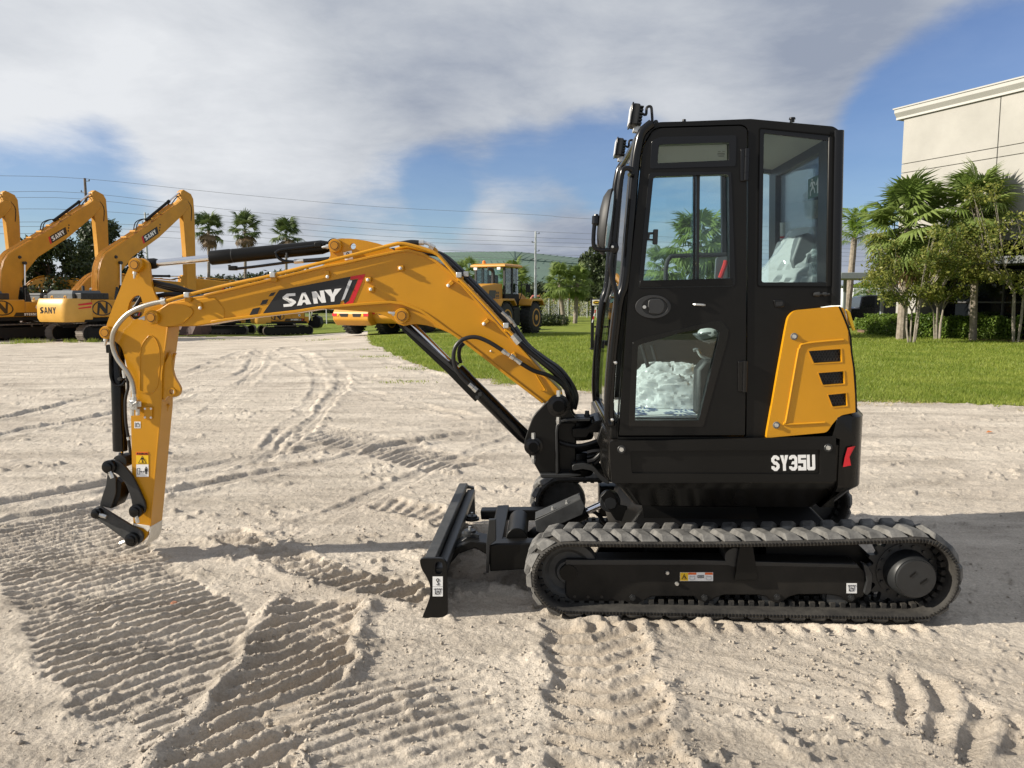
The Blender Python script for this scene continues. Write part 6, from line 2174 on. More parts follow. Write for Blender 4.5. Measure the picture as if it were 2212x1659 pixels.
for g_ in gr:
    P('grille_backing', MB().pr(g_, .070, .074), 'ink', ec, smooth=False)
    hm = MB()
    a_ = 3.7
    x0, x1 = min(x for x, y in g_), max(x for x, y in g_)
    y0, y1 = min(y for x, y in g_), max(y for x, y in g_)
    r_ = 0
    y = y0
    while y < y1 + a_ * 2:
        x = x0 + (a_ * .866 if r_ % 2 else 0)
        while x < x1 + a_:
            for t0 in (30, 90, 150):
                p_, q_ = (x + a_ * math.cos(R(t0)), y + a_ * math.sin(R(t0))), (x + a_ * math.cos(R(t0 + 60)), y + a_ * math.sin(R(t0 + 60)))
                if pip(p_, g_) and pip(q_, g_):
                    hm.pr(stroke([p_, q_], .9), .058, .062)
            x += a_ * 1.732
        y += a_ * 1.5
        r_ += 1
    P('grille_mesh', hm, 'dgrey', ec, smooth=False)
    P('grille_rim', MB().pr(rnd2([(x + (x - (x0 + x1) / 2) * .08, y + (y - (y0 + y1) / 2) * .16) for x, y in g_], 3), .0425, .048, [g_]), 'yellow', ec, bevel=.002)
for c in ((1538, 373), (1422, 952)):
    P('washer', MB().lathe(mp(*q('6', c)[0], .045), -L * .005, [(0, .018), (1, .016)], 20), 'grey', ec)
    P('bolt', MB().lathe(mp(*q('6', c)[0], .040), -L * .009, [(0, .011), (1, .010)], 6), 'zinc', ec)
# embossed ridge on the cover
rid = q('6', (1478, 935), (1490, 900), (1560, 500), (1575, 450), (1610, 420), (1860, 395))
P('cover_ridge', MB().tube([mp(u, v, .043) for u, v in rid], .006, 8, 4), 'yellow', ec)
rid = q('6', (1478, 935), (1490, 948), (1740, 935))
P('cover_ridge', MB().tube([mp(u, v, .043) for u, v in rid], .005, 8, 3), 'yellow', ec)
P('cover_seam', MB().tube([mp(u, v, .046) for u, v in q('6', (1832, 178), (1872, 270), (1905, 370), (1912, 470), (1935, 640), (1944, 868))], .005, 6, 3), 'seam', ec)
P('warning_label', MB().pr(q('6', (1880, 195), (1905, 215), (1938, 330), (1925, 335), (1900, 270)), .06, .075), 'lemon', ec, smooth=False)

# ------------------------------------------------------------------ cab
O0, O1 = .075, 1.08
W_CAB = O1 - O0
side = rnd2(q('5', (548, 330), (600, 250), (690, 228), (860, 224), (1320, 206), (1890, 258), (1935, 290)) + q('6', (1820, 165), (1545, 205), (1500, 245), (1480, 330), (1345, 1046), (384, 1046), (384, 960)), [10, 14, 8, 0, 4, 6, 4, 4, 2, 2, 0, 3, 3, 0])
door_open = rnd2(q('5', (572, 400), (640, 278), (700, 260), (1262, 244), (1304, 270)) + q('6', (1232, 500), (1226, 1028), (386, 1030), (444, 80)), [10, 16, 8, 6, 8, 0, 3, 3, 0])
rw = rnd2(q('5', (1380, 268), (1888, 318), (1872, 1362), (1366, 1360)), 6)
cabs = P('cab', MB().pr(side, O0, O0 + .05, [door_open, rw]), 'black', bevel=.010, segs=3)
# far wall of the cab
def far(px):
    """the same side outline on the far wall"""
    return [mp(u, v, O0) + L * (W_CAB - .04) for u, v in px]
fw1 = rnd2(q('5', (640, 330), (1430, 300), (1430, 1390), (560, 1390)), 8)
fw2 = rnd2(q('5', (1560, 330), (1860, 360), (1850, 1380), (1560, 1380)), 6)
P('far_side', MB().prism3(far(side), L * .04, [far(fw1), far(fw2)]), 'black', cabs, bevel=.006)
for w_ in (fw1, fw2):
    P('far_window', MB().prism3(shift(far(w_), L * .02), L * .005), 'glass2', cabs, smooth=False)
# roof, rear wall, floor, front frame
roofl = q('5', (600, 250), (690, 228), (860, 224), (1320, 206), (1890, 258), (1935, 290))
rf = [mp(u, v, O0 + .03) for u, v in roofl]
rf2 = [p - V((0, 0, .05)) for p in rf]
P('roof', MB().prism3(rf + rf2[::-1], L * (W_CAB - .06)), 'black', cabs, bevel=.006)
ln_ = [p - V((0, 0, .052)) + A * .02 for p in rf[:5]]
P('headliner', MB().prism3(ln_ + [p - V((0, 0, .012)) for p in ln_[::-1]], L * (W_CAB - .10)).add([], []), 'liner', cabs)
rr0, rr1 = mp(*q('5', (1935, 285))[0], O0), mp(*q('6', (1820, 165))[0], O0)
up_ = (rr0 - rr1)
def rearp(a, b):
    return rr1 + up_ * b + L * (a * W_CAB) - A * .02
P('rear_wall', MB().prism3([rearp(0.0, 0), rearp(1, 0), rearp(1, 1), rearp(0.0, 1)], -A * .035, [[rearp(.14, .06), rearp(.86, .06), rearp(.86, .90), rearp(.14, .90)]]), 'black', cabs, bevel=.006)
P('rear_window', MB().prism3([rearp(.13, .05), rearp(.87, .05), rearp(.87, .91), rearp(.13, .91)], -A * .005), 'glass2', cabs, smooth=False)
P('rear_pillar', MB().tube([mp(*q('5', (1918, 290))[0], O0 + .02), mp(*q('6', (1800, 170))[0], O0 + .02)], .03, 14), 'gloss', cabs)
P('floor', MB().prism3([mp(u, v, O0 + .06) for u, v in q('6', (390, 905), (1300, 905), (1300, 925), (390, 925))], L * .90), 'dgrey', cabs)
# front pillars and windscreen
pil = q('6', (338, 955), (332, 800), (352, 500), (395, 150)) + q('5', (455, 1330), (490, 940), (522, 560), (545, 400), (575, 300), (640, 240))
near_p = [mp(u, v, O0 + .005) for u, v in pil]
apl = P('front_pillar', MB().tube(near_p, .024, 14, 4), 'gloss', cabs)
far_p = shift(near_p, L * (W_CAB - .03) - A * .01)
P('front_pillar', MB().tube(far_p, .024, 14, 4), 'gloss', cabs)
for i, (a, b) in enumerate(((0, 1), (len(near_p) - 2, len(near_p) - 1))):
    c0 = near_p[0] if i == 0 else near_p[-2]
    P('front_rail', MB().cyl(c0 + L * .02, c0 + L * (W_CAB - .04), .024, n=12), 'gloss', cabs)
ws = catmull([V(p) for p in near_p], 4)
wsn = [p + L * .03 + A * .0 for p in ws]
wsf = [p + L * (W_CAB - .06) for p in ws]
mbw = MB()
for i in range(len(ws) - 1):
    mbw.add([wsn[i], wsf[i], wsf[i + 1], wsn[i + 1]], [[0, 1, 2, 3]])
P('windscreen', mbw, 'glass', cabs)
# screen surround strips seen from the side (rubber and inner frame)
for d_, r_, m_ in ((.07, .012, 'dgrey'), (.02, .010, 'seam')):
    P('screen_seal', MB().tube(shift(near_p, L * d_ - A * .012), r_, 8, 3), m_, cabs)
P('wiper', MB().tube([p + L * .55 - A * .03 for p in near_p[3:8]], .008, 6, 2), 'dgrey', cabs)
# lower front of the cab below the screen
P('front_panel', MB().prism3([mp(u, v, O0 + .02) for u, v in q('6', (335, 930), (400, 930), (400, 1050), (335, 1050))], L * (W_CAB - .06)), 'black', cabs, bevel=.01)

# door
dpx = rnd2(q('5', (582, 402), (646, 288), (702, 270), (1258, 254), (1295, 276)) + q('6', (1222, 500), (1217, 1018), (394, 1020), (453, 80)), [10, 15, 8, 6, 8, 0, 3, 3, 0])
g_top = rnd2(q('5', (690, 385), (1172, 369), (1172, 490), (680, 511)), [4, 4, 3, 4])
g_sl = rnd2(q('5', (652, 604), (1168, 587), (1176, 1302), (582, 1318)), [7, 7, 2, 2])
g_low = rnd2(q('6', (518, 432), (800, 348), (985, 314), (1052, 335), (1048, 375), (915, 920), (498, 920)), [5, 10, 10, 10, 10, 2, 2])
door = P('door', MB().pr(dpx, O0 - .010, O0 + .035, [g_top, g_sl, g_low]), 'black', bevel=.005, segs=2)
for nm, fr_, gl in (('window_frame', q('5', (640, 352), (700, 330), (1222, 318), (1218, 533), (626, 550)), g_top),
                    ('window_frame', q('5', (622, 575), (1186, 568), (1216, 1345), (1190, 1362), (545, 1372), (580, 1000)), g_sl),
                    ('window_frame', q('6', (482, 412), (530, 388), (1000, 274), (1065, 268), (1112, 330), (1100, 400), (945, 965), (455, 962)), g_low)):
    P(nm, MB().pr(rnd2(fr_, [6] * len(fr_)), O0 - .0125, O0 - .004, [gl]), 'gloss', door, bevel=.0015)
P('window', MB().pr([(a, b) for a, b in g_top], O0 + .012, O0 + .017), 'glass2', door, smooth=False)
P('window', MB().pr(g_low, O0 + .012, O0 + .017), 'glass2', door, smooth=False)
P('sliding_window', MB().pr(rnd2(q('5', (640, 596), (945, 588), (945, 1315), (575, 1322)), 3), O0 + .006, O0 + .011), 'glass2', door, smooth=False)
P('sliding_window', MB().pr(rnd2(q('5', (920, 588), (1180, 582), (1182, 1306), (900, 1310)), 3), O0 + .018, O0 + .023), 'glass2', door, smooth=False)
P('mullion', MB().pr(q('5', (927, 580), (944, 580), (940, 1312), (924, 1312)), O0 - .006, O0 + .016), 'gloss', door, bevel=.001)
P('mullion', MB().pr(q('5', (944, 582), (972, 582), (964, 1312), (940, 1312)), O0 + .017, O0 + .030), 'dgrey', door)
P('window_track', MB().pr(q('5', (560, 1318), (1195, 1302), (1195, 1350), (556, 1362)), O0 - .0145, O0 - .006), 'black', door, bevel=.002)
P('window_latch', MB().pr(rnd2(q('5', (652, 965), (685, 965), (680, 1070), (648, 1068)), 2), O0 - .02, O0 + .0), 'dgrey', door, bevel=.002)
P('window_latch', MB().pr(q('5', (612, 985), (650, 985), (650, 1000), (628, 1002), (624, 1030), (650, 1032), (650, 1044), (606, 1042)), O0 - .004, O0 + .004), 'dgrey', door)
# maker's print on the top pane
mk = MB()
for i, (x, y, w_) in enumerate(((1095, 430, 18), (1125, 428, 16), (1092, 442, 50), (1092, 452, 50), (1098, 461, 40))):
    mk.pr(q('5', (x, y), (x + w_, y), (x + w_, y + 3), (x, y + 3)), O0 + .0105, O0 + .0115)
P('glass_print', mk, 'ink', door, smooth=False)
# handle in its oval dish
dish = [(650 + 122 * math.cos(t / 28 * 6.2832), 1498 + 80 * math.sin(t / 28 * 6.2832)) for t in range(28)]
dish2 = [(662 + 88 * math.cos(t / 28 * 6.2832), 1497 + 62 * math.sin(t / 28 * 6.2832)) for t in range(28)]
hd = P('door_handle', MB().pr(q('5', *dish), O0 - .022, O0 - .006, [q('5', *dish2)]), 'dgrey', door, bevel=.004, segs=3)
P('handle_cup', MB().pr(q('5', *dish2), O0 - .011, O0 - .009), 'ink', door, smooth=False)
P('handle_paddle', MB().pr(rnd2(q('5', (618, 1448), (700, 1440), (730, 1470), (728, 1520), (700, 1552), (622, 1546), (612, 1500)), 6), O0 - .024, O0 - .010), 'dgrey', door, bevel=.004)
P('lock', MB().lathe(mp(*q('5', (589, 1500))[0], O0 - .022), -L * .006, [(0, .009), (1, .0085)], 14), 'zinc', door)
P('door_catch', MB().tube([mp(*q('5', c)[0], o__) for c, o__ in (((930, 1482), O0 - .008), ((938, 1482), O0 - .022), ((996, 1486), O0 - .022), ((1004, 1488), O0 - .008))], .006, 8, 3), 'zinc', door)
# hinges
for k, pts in (('5', ((1252, 415), (1308, 408), (1308, 632), (1250, 636))), ('6', ((1172, 536), (1232, 532), (1232, 738), (1172, 734)))):
    c_ = q(k, *pts)
    h_ = P('hinge', MB().pr(rnd2(c_, 2), O0 - .020, O0 - .008), 'gloss', cabs, bevel=.003)
    um = (c_[1][0] + c_[2][0]) / 2 - 4
    P('knuckle', MB().lathe(mp(um, c_[0][1] - 1, O0 - .020), V((0, 0, mp(um, c_[2][1], O0 - .02).z - mp(um, c_[0][1], O0 - .02).z)), [(0, .013), (.25, .013), (.25, .011), (.27, .011), (.27, .013), (.75, .013), (.75, .011), (.77, .011), (.77, .013), (1, .013)], 14), 'gloss', cabs)
# rear side window
g_r = rnd2(q('5', (1412, 306), (1866, 357), (1852, 1330), (1396, 1330)), [4, 4, 5, 5])
rwf = P('rear_side_window', MB().pr(rnd2(q('5', (1384, 272), (1884, 322), (1868, 1358), (1370, 1356)), 6), O0 + .002, O0 + .010, [g_r]), 'gloss', cabs, bevel=.001)
P('pane', MB().pr(g_r, O0 + .006, O0 + .011), 'glass2', cabs, smooth=False)
P('seal', MB().pr(rnd2(q('5', (1376, 264), (1892, 314), (1876, 1366), (1362, 1364)), 7), O0 - .003, O0 + .004, [rnd2(q('5', (1384, 272), (1884, 322), (1868, 1358), (1370, 1356)), 6)]), 'seam', cabs)
P('panel_latch', MB().pr(rnd2(q('5', (1478, 1452), (1540, 1450), (1556, 1465), (1552, 1500), (1488, 1504)), 4), O0 - .008, O0 + .002), 'gloss', cabs, bevel=.003)
P('latch_slot', MB().pr(rnd2(q('5', (1490, 1464), (1540, 1462), (1540, 1490), (1494, 1492)), 3), O0 - .0095, O0 - .006), 'ink', cabs)
P('door_stop', MB().lathe(mp(*q('5', (1755, 1412))[0], O0 - .012), A * .075, [(0, .008), (.2, .012), (.35, .012), (.35, .006), (.6, .006), (.6, .010), (.8, .010), (.8, .006), (1, .006)], 10), 'dgrey', cabs)
# roof details: antenna stub, weld bead
P('roof_stud', MB().lathe(mp(*q('5', (1605, 228))[0], .3), V((0, 0, .022)), [(0, .012), (.6, .012), (.6, .017), (1, .015)], 12), 'gloss', cabs)
P('roof_stud', MB().lathe(mp(*q('5', (862, 224))[0], .2), V((0, 0, .010)), [(0, .010), (1, .009)], 12), 'gloss', cabs)
P('roof_stud', MB().lathe(mp(*q('5', (668, 232))[0], .16), V((0, 0, .012)), [(0, .014), (1, .008)], 12), 'gloss', cabs)
# grab bar at the front pillar, with mirror
gb = q('5', (508, 562), (470, 545), (438, 570), (418, 690), (398, 860), (378, 1060), (360, 1250)) + q('6', (378, 130), (352, 420), (330, 660), (312, 880), (330, 948), (350, 940))
P('grab_bar', MB().tube([mp(u, v, -.02) for u, v in gb], .0125, 12, 5), 'gloss', cabs)
P('bar_foot', MB().lathe(mp(*q('5', (508, 562))[0], -.02), L * .09, [(0, .018), (1, .018)], 12), 'gloss', cabs)
P('bar_bolt', MB().ball(mp(*q('6', (372, 545))[0], .05), .009, 8), 'zinc', cabs)
P('bar_bolt', MB().ball(mp(*q('6', (350, 917))[0], .05), .009, 8), 'zinc', cabs)
mr = P('mirror_clamp', MB().ball(mp(*q('5', (380, 1092))[0], -.02), .030, 14, (.8, .8, 1.1)), 'gloss')
P('clamp_screw', MB().lathe(mp(*q('5', (370, 1086))[0], -.046), -L * .006, [(0, .007), (1, .006)], 8), 'zinc', mr)
P('mirror_arm', MB().tube([mp(u, v, -.02) for u, v in q('5', (372, 1105), (300, 1107), (258, 1098), (240, 1070), (240, 1000), (246, 930))], .0105, 10, 5), 'gloss', mr)
P('mirror_knob', MB().lathe(mp(*q('5', (258, 862))[0], -.02), V((0, 0, -.055)), [(0, .010), (.15, .012), (.15, .020), (.8, .022), (1, .014)], 14), 'gloss', mr)
P('mirror_link', MB().cyl(mp(*q('5', (258, 905))[0], -.02), mp(*q('5', (318, 912))[0], -.02), .013, n=12), 'gloss', mr)
# the mirror head is a shallow round dish whose face looks back along the machine, seen nearly edge-on
mc0 = mp(*q('5', (338, 915))[0], .03)
mdir = (A * .93 - L * .16 - V((0, 0, .08))).normalized()
mh = MB()
uu = (L + A * .16).normalized()
zz_ = V((.12, 0, 1)).normalized()
lps = []
for t, sc in ((-.045, .02), (-.044, .45), (-.036, .75), (-.018, .95), (0, 1.0), (.006, .97)):
    lps.append([mc0 + mdir * t + (uu * math.cos(a) * .10 + zz_ * math.sin(a) * .165) * sc for a in [2 * math.pi * i / 28 for i in range(28)]])
P('mirror_shell', mh.loft(lps), 'dgrey', mr)
P('mirror_glass', MB().loft([[mc0 + mdir * t + (uu * math.cos(a) * .10 + zz_ * math.sin(a) * .165) * .93 for a in [2 * math.pi * i / 28 for i in range(28)]] for t in (.0061, .008)]), 'chrome', mr)
# work lights on the front roof edge
def work_light(c, d_):
    w0 = mp(*q('5', c)[0], O0 + .10) + d_
    dirn = (-A + V((0, 0, .12))).normalized()
    upv = V((0, 0, 1)) - dirn * V((0, 0, 1)).dot(dirn)
    upv.normalize()
    sd_ = dirn.cross(upv)
    w = P('work_light', MB().box(w0, dirn * .018, sd_ * .060, upv * .052), 'dgrey', bevel=.008)
    for i in range(6):
        P('cooling_fin', MB().box(w0 - dirn * .026 + upv * (.040 - .016 * i), dirn * .009, sd_ * .055, upv * .003), 'dgrey', w)
    P('bezel', MB().box(w0 + dirn * .020, dirn * .004, sd_ * .063, upv * .055), 'gloss', w, bevel=.003)
    P('lens', MB().box(w0 + dirn * .0250, dirn * .002, sd_ * .052, upv * .044), 'silver', w)
    P('bracket', MB().box(w0 - dirn * .045 - upv * .062, dirn * .045, sd_ * .02, upv * .016), 'zinc', w, bevel=.002)
    P('foot', MB().box(w0 - dirn * .085 - upv * .080, dirn * .030, sd_ * .03, upv * .010), 'gloss', w, bevel=.002)
    P('cable', MB().tube([w0 - dirn * .03 + upv * .02, w0 - dirn * .055 + upv * .015, w0 - dirn * .055 + upv * .05, w0 - dirn * .075 + upv * .055, w0 - dirn * .085 + upv * .02, w0 - dirn * .10 - upv * .04, w0 - dirn * .14 - upv * .085], .007, 7, 4), 'hose', w)
work_light((522, 190), V((0, 0, 0)))
work_light((522, 190), L * .82)
# interior
seat = P('seat', MB().prism3([mp(u, v, .36) for u, v in rnd2(q('5', (1330, 1650), (1400, 1400), (1480, 1380), (1800, 1400), (1820, 1650)), 10)], L * .46), 'dgrey', bevel=.03)
P('seat_back', MB().prism3([mp(u, v, .38) for u, v in rnd2(q('5', (1640, 1380), (1600, 1180), (1660, 1010), (1720, 985), (1770, 1020), (1760, 1180), (1790, 1390)), 8)], L * .42), 'grey', seat, bevel=.03)
rr = random.Random(3)
def crumple(loops_n, path_pts, mat_, name, parent, wob=.03, flat=True):
    mb = MB()
    lp = []
    n = 14
    for (c, w_, d_) in path_pts:
        lp.append([V(c) + A * (w_ * math.cos(2 * math.pi * i / n)) * rr.uniform(.8, 1.15) + L * (d_ * math.sin(2 * math.pi * i / n)) * rr.uniform(.85, 1.1) + V((0, 0, rr.uniform(-wob, wob))) for i in range(n)])
    mb.loft(lp)
    return P(name, mb, mat_, parent, smooth=not flat)
def film_drape(name, p_bot, p_top, w0, w1, d0, d1, seed, parent):
    nu, nv = 48, 30
    lp_ = []
    for j in range(nv):
        t = j / (nv - 1)
        ring = []
        for i in range(nu):
            a = 2 * math.pi * i / nu
            f_ = float(np.abs(fbm(np.array([a * 1.6 + 4]), np.array([t * 1.2 + 2]), .25, 3, seed) - .5)[0] * 2)
            f2 = float((fbm(np.array([a * 2.1 + 8]), np.array([t * 3 + 1]), .5, 3, seed + 5) - .5)[0])
            k = 1 - .20 * f_ + .16 * f2
            ring.append(p_bot.lerp(p_top, t) + A * ((w0 + (w1 - w0) * t ** .8) * math.cos(a) * k) + L * ((d0 + (d1 - d0) * t) * math.sin(a) * k))
        lp_.append(ring)
    return P(name, MB().loft(lp_), 'film2', parent, ang=26)
film_drape('seat_cover', mp(*q('5', (1600, 1345))[0], .58), mp(*q('5', (1705, 965))[0], .58), .235, .085, .25, .17, 71, seat)
lt = [mp(u, v, .56) for u, v in q('5', (1565, 1132), (1620, 1110), (1562, 1100))]
P('lettering', put_text(MB(), 'SANY', lambda a, b: lt[0] + (lt[1] - lt[0]) * a + (lt[2] - lt[0]) * b, -L * .002, t=.24), 'white', seat, smooth=False)
P('console', MB().prism3([mp(u, v, .30) for u, v in q('6', (905, 590), (960, 520), (1160, 520), (1160, 900), (900, 900))], L * .12), 'dgrey', bevel=.02)
P('armrest', MB().prism3([mp(u, v, .30) for u, v in q('6', (890, 360), (1040, 330), (1060, 380), (940, 405))], L * .10), 'grey', bevel=.01)
P('travel_lever', MB().tube([mp(u, v, .55) for u, v in q('6', (640, 860), (600, 640), (540, 420))], .011, 8, 3), 'dgrey')
P('travel_lever', MB().tube([mp(u, v, .66) for u, v in q('6', (690, 860), (660, 640), (610, 430))], .011, 8, 3), 'dgrey')
P('safety_lever', MB().tube([mp(u, v, .34) for u, v in q('6', (985, 525), (930, 500), (905, 460), (880, 465))], .009, 8, 3), 'zinc')
P('interior_rail', MB().tube([mp(u, v, .98) for u, v in q('5', (735, 1320), (738, 1230), (760, 1165), (820, 1148), (1165, 1140))], .014, 10, 4), 'dgrey')
P('control_lever', MB().tube([mp(u, v, .90) for u, v in q('5', (1110, 1300), (1140, 1220), (1150, 1180))], .014, 8, 2), 'redplastic')
P('dash_panel', MB().prism3([mp(u, v, .93) for u, v in rnd2(q('5', (1085, 1160), (1165, 1150), (1165, 1310), (1075, 1310)), 4)], L * .03), 'grey')
P('bulkhead', MB().prism3([mp(u, v, 1.0) for u, v in q('6', (480, 380), (1240, 330), (1240, 900), (480, 900))], L * .02), 'dgrey')
P('cab_pillar', MB().prism3([mp(u, v, O0 + .06) for u, v in q('5', (1310, 260), (1372, 270), (1362, 1380), (1305, 1380))], L * .07), 'dgrey', cabs)
P('manual_label', MB().prism3([mp(u, v, .92) for u, v in q('5', (1522, 920), (1588, 915), (1588, 1150), (1522, 1150))], L * .002), 'white')
P('print', MB().prism3([mp(u, v, .915) for u, v in q('5', (1522, 1014), (1588, 1012), (1588, 1026), (1522, 1028))], L * .002), 'red')
# exit sign on the rear glass, with the running figure and the arrow
def ex_(a, b, push=.006):
    return rearp(.37 - .22 * (1 - a), .665 + .125 * b) - A * (.036 * 0 + push)
es = P('exit_sign', MB().prism3([ex_(0, 0), ex_(1, 0), ex_(1, 1), ex_(0, 1)], -A * .001), 'green_sign', smooth=False)
ar = MB()
for pl in ([(.26, .12), (.34, .12), (.34, .55), (.42, .55), (.30, .88), (.18, .55), (.26, .55)],
           [(.68, .82), (.74, .88), (.70, .94), (.63, .88)], [(.60, .78), (.76, .80), (.84, .60), (.80, .58), (.73, .72), (.70, .52), (.82, .34), (.82, .12), (.77, .12), (.77, .32), (.62, .46), (.56, .36), (.52, .18), (.47, .20), (.52, .42), (.60, .56), (.62, .70), (.54, .66), (.50, .54), (.46, .56), (.50, .72)]):
    ar.prism3([ex_(a, b, .0085) for a, b in pl], -A * .001)
P('print', ar, 'white', es, smooth=False)
bcn = mp(*q('5', (1785, 890))[0], .86)
bc2 = P('beacon', MB().lathe(bcn, V((0, 0, mp(*q('5', (1785, 690))[0], .86).z - bcn.z)), [(0, .055), (.05, .075), (.55, .088), (.80, .090), (.80, .093), (.86, .093), (.86, .090), (.95, .078), (1, .045)], 24), 'beacon')
P('band', MB().lathe(bcn + V((0, 0, .098)), V((0, 0, .014)), [(0, .0945), (1, .0945)], 24), 'dgrey', bc2)
P('stalk', MB().cyl(bcn - V((0, 0, .3)), bcn, .018, n=10), 'dgrey', bc2)
# things lying in the footwell
def wrinkled(cc, rx, ry, h, seed, nu=56, nv=26, amp=.05):
    """a heap of crumpled film: creased dome"""
    u_, v_ = np.meshgrid(np.arange(nu) / nu * 2 * np.pi, np.linspace(0, 1, nv))
    lat = v_ * np.pi / 2
    rad = np.cos(lat) ** .6
    X_, Y_, Z_ = np.cos(u_) * rad, np.sin(u_) * rad, np.sin(lat)
    n1 = np.abs(fbm(X_ + Z_ * 1.3 + 7, Y_ + Z_ * .9 + 3, .30, 3, seed) - .5) * 2
    n2 = np.abs(fbm(X_ * 1.6 - Z_ + 9, Y_ + Z_ * 1.1 + 1, .16, 3, seed + 3, .7) - .5) * 2
    k = 1 + amp * 3.0 * (fbm(X_ * .8 + 5, Y_ * .8 + Z_ + 2, .6, 2, seed + 9) - .5) * 2 - amp * 2.2 * n1 - amp * 1.4 * n2
    mb_ = MB()
    lp_ = [[cc + A * (rx * X_[j, i] * k[j, i]) + L * (ry * Y_[j, i] * k[j, i]) + V((0, 0, h * Z_[j, i] * k[j, i])) for i in range(nu)] for j in range(nv)]
    return mb_.loft(lp_)
cc = mp(*q('6', (742, 815))[0], .58)
cc.z = mp(*q('6', (700, 898))[0], O0 + .07).z + .004
bgo = wrinkled(cc, .285, .17, .245, 61, nu=84, nv=34, amp=.055).build('plastic_bundle', 'plastic', ang=22)
tag(bgo, 'crumpled clear plastic bundle seen through the lower door window', 'plastic bag')
pm_ = MB().prism3([mp(u, v, O0 + .07) for u, v in q('6', (395, 898), (925, 898), (925, 903), (395, 903))], L * .8)
pmo = pm_.build('paper_floor_mat', 'paper')
tag(pmo, 'white paper mat with blue print on the cab floor', 'floor mat')
ORG[pmo.name] = V((0, 0, 0))
zpm = mp(*q('6', (700, 898))[0], O0 + .07).z + .0015
bp_ = MB()
for cx_m, cy_m in ((-.16, .10), (.10, .12), (-.08, .26), (.16, .3)):
    c0 = mp(*q('6', (690, 898))[0], O0 + .07)
    for i in range(15):
        a = 2 * math.pi * i / 15
        dirv = A * math.cos(a) + L * math.sin(a)
        sdv = A * -math.sin(a) + L * math.cos(a)
        ce = V((c0.x, c0.y, zpm)) + A * cx_m + L * cy_m
        bp_.add([ce + dirv * .035 - sdv * .004, ce + dirv * .085 - sdv * .009, ce + dirv * .085 + sdv * .009, ce + dirv * .035 + sdv * .004], [[0, 1, 2, 3]])
bp_.build('print', 'blue', pmo, smooth=False)
gl_b = MB().ball(mp(*q('6', (990, 360))[0], .34), .055, 12, (1.3, .7, .8))
rr3 = random.Random(2)
gl_b.v = [(x + rr3.uniform(-.006, .006), y + rr3.uniform(-.006, .006), z + rr3.uniform(-.006, .006)) for x, y, z in gl_b.v]
P('lever_wrap', gl_b, 'plastic', ang=75)
# ================================================================== boom, arm and linkage of the mini excavator
ON, OF = .75, .97                          # near and far faces of the boom box
top_e = q('2', (690, 648), (830, 609), (1000, 583), (1160, 546), (1600, 440), (2050, 330)) + q('4', (180, 265), (400, 215), (590, 175), (690, 165), (790, 190), (890, 245), (1000, 330), (1110, 445), (1250, 600), (1400, 765), (1560, 935), (1700, 1095), (1850, 1255))
low_e = q('4', (1710, 1318), (1480, 1142), (1250, 962), (1080, 832), (980, 765), (900, 705), (840, 660), (780, 622), (640, 568), (550, 557), (300, 575), (0, 600)) + q('2', (1800, 722), (1500, 755), (1200, 792), (1060, 815), (940, 835))
boom = P('boom', MB().pr(q('2', (640, 800), (660, 690)) + top_e + q('4', (1880, 1330), (1790, 1375)) + low_e + q('2', (760, 840)), ON, OF), 'yellow', bevel=.004)
def strip(px, w, o0, o1, name, m='yellow', bev=.003):
    """a plate running along an edge line: thickness w (frame units) measured inwards/outwards"""
    return P(name, MB().pr(stroke(px, w), o0, o1), m, boom, bevel=bev)
strip(top_e[2:], 5.5, ON - .012, OF + .012, 'top_plate')
strip(low_e[:-1], 6.0, ON - .012, OF + .012, 'bottom_plate')
# gusset for the boom cylinder
gus = q('4', (1060, 818), (1020, 800), (930, 762), (830, 734), (740, 722), (700, 730), (650, 738), (610, 722), (570, 690), (520, 665), (470, 648), (400, 632), (200, 618), (20, 606), (300, 580), (550, 562), (640, 573), (780, 627), (900, 710))
for a_ in (ON + .006, OF - .03):
    P('cylinder_gusset', MB().pr(gus, a_, a_ + .024), 'yellow', boom, bevel=.003)
# end casting with the arm pin
cast = rnd2(q('2', (528, 770), (548, 730), (620, 700), (700, 658), (820, 655), (905, 700), (905, 745), (820, 830), (690, 856), (600, 848)), [10, 6, 8, 8, 10, 10, 10, 14, 8, 14])
P('end_plate', MB().pr(cast, ON - .016, ON + .01), 'yellow', boom, bevel=.004)
P('end_casting', MB().pr(rnd2(q('2', (560, 800), (600, 710), (690, 648), (960, 610), (1100, 600), (1180, 700), (1180, 808), (940, 850), (640, 856)), 6), ON - .006, OF + .006), 'yellow', boom, bevel=.006)
P('end_plate', MB().pr(cast, OF - .01, OF + .016), 'yellow', boom, bevel=.004)
# upper lug for the arm cylinder
lugp = rnd2(q('4', (88, 150), (100, 100), (150, 76), (255, 75), (370, 92), (480, 118), (590, 168), (420, 225), (60, 300), (0, 335), (85, 230), (100, 200)), [8, 8, 10, 8, 10, 10, 4, 0, 0, 2, 8, 4])
hole = circ(q('4', (268, 134))[0], 6.5)
for a_ in (ON + .02, OF - .045):
    P('cylinder_lug', MB().pr(lugp, a_, a_ + .025, [hole]), 'yellow', boom, bevel=.003)
pin(boom, q('4', (140, 131))[0], ON + .02, .030, zdir=(-1, -.12))
pin(boom, q('4', (645, 660))[0], ON + .004, .034, zdir=(-1, .25))
pin(boom, q('2', (565, 773))[0], ON - .016, .032, zdir=(-1, -.1))
label('sticker', boom, [(q('4', (195, 182), (258, 166), (270, 232), (208, 240)), ON + .018, 'white'), (circ(q('4', (229, 190))[0], 3.3), ON + .0165, 'ink'), (circ(q('4', (229, 190))[0], 1.2), ON + .0150, 'white'),
                        (line('4', [(231, 200), (232, 208), (241, 216), (233, 224), (224, 219)], 5), ON + .0164, 'ink')])
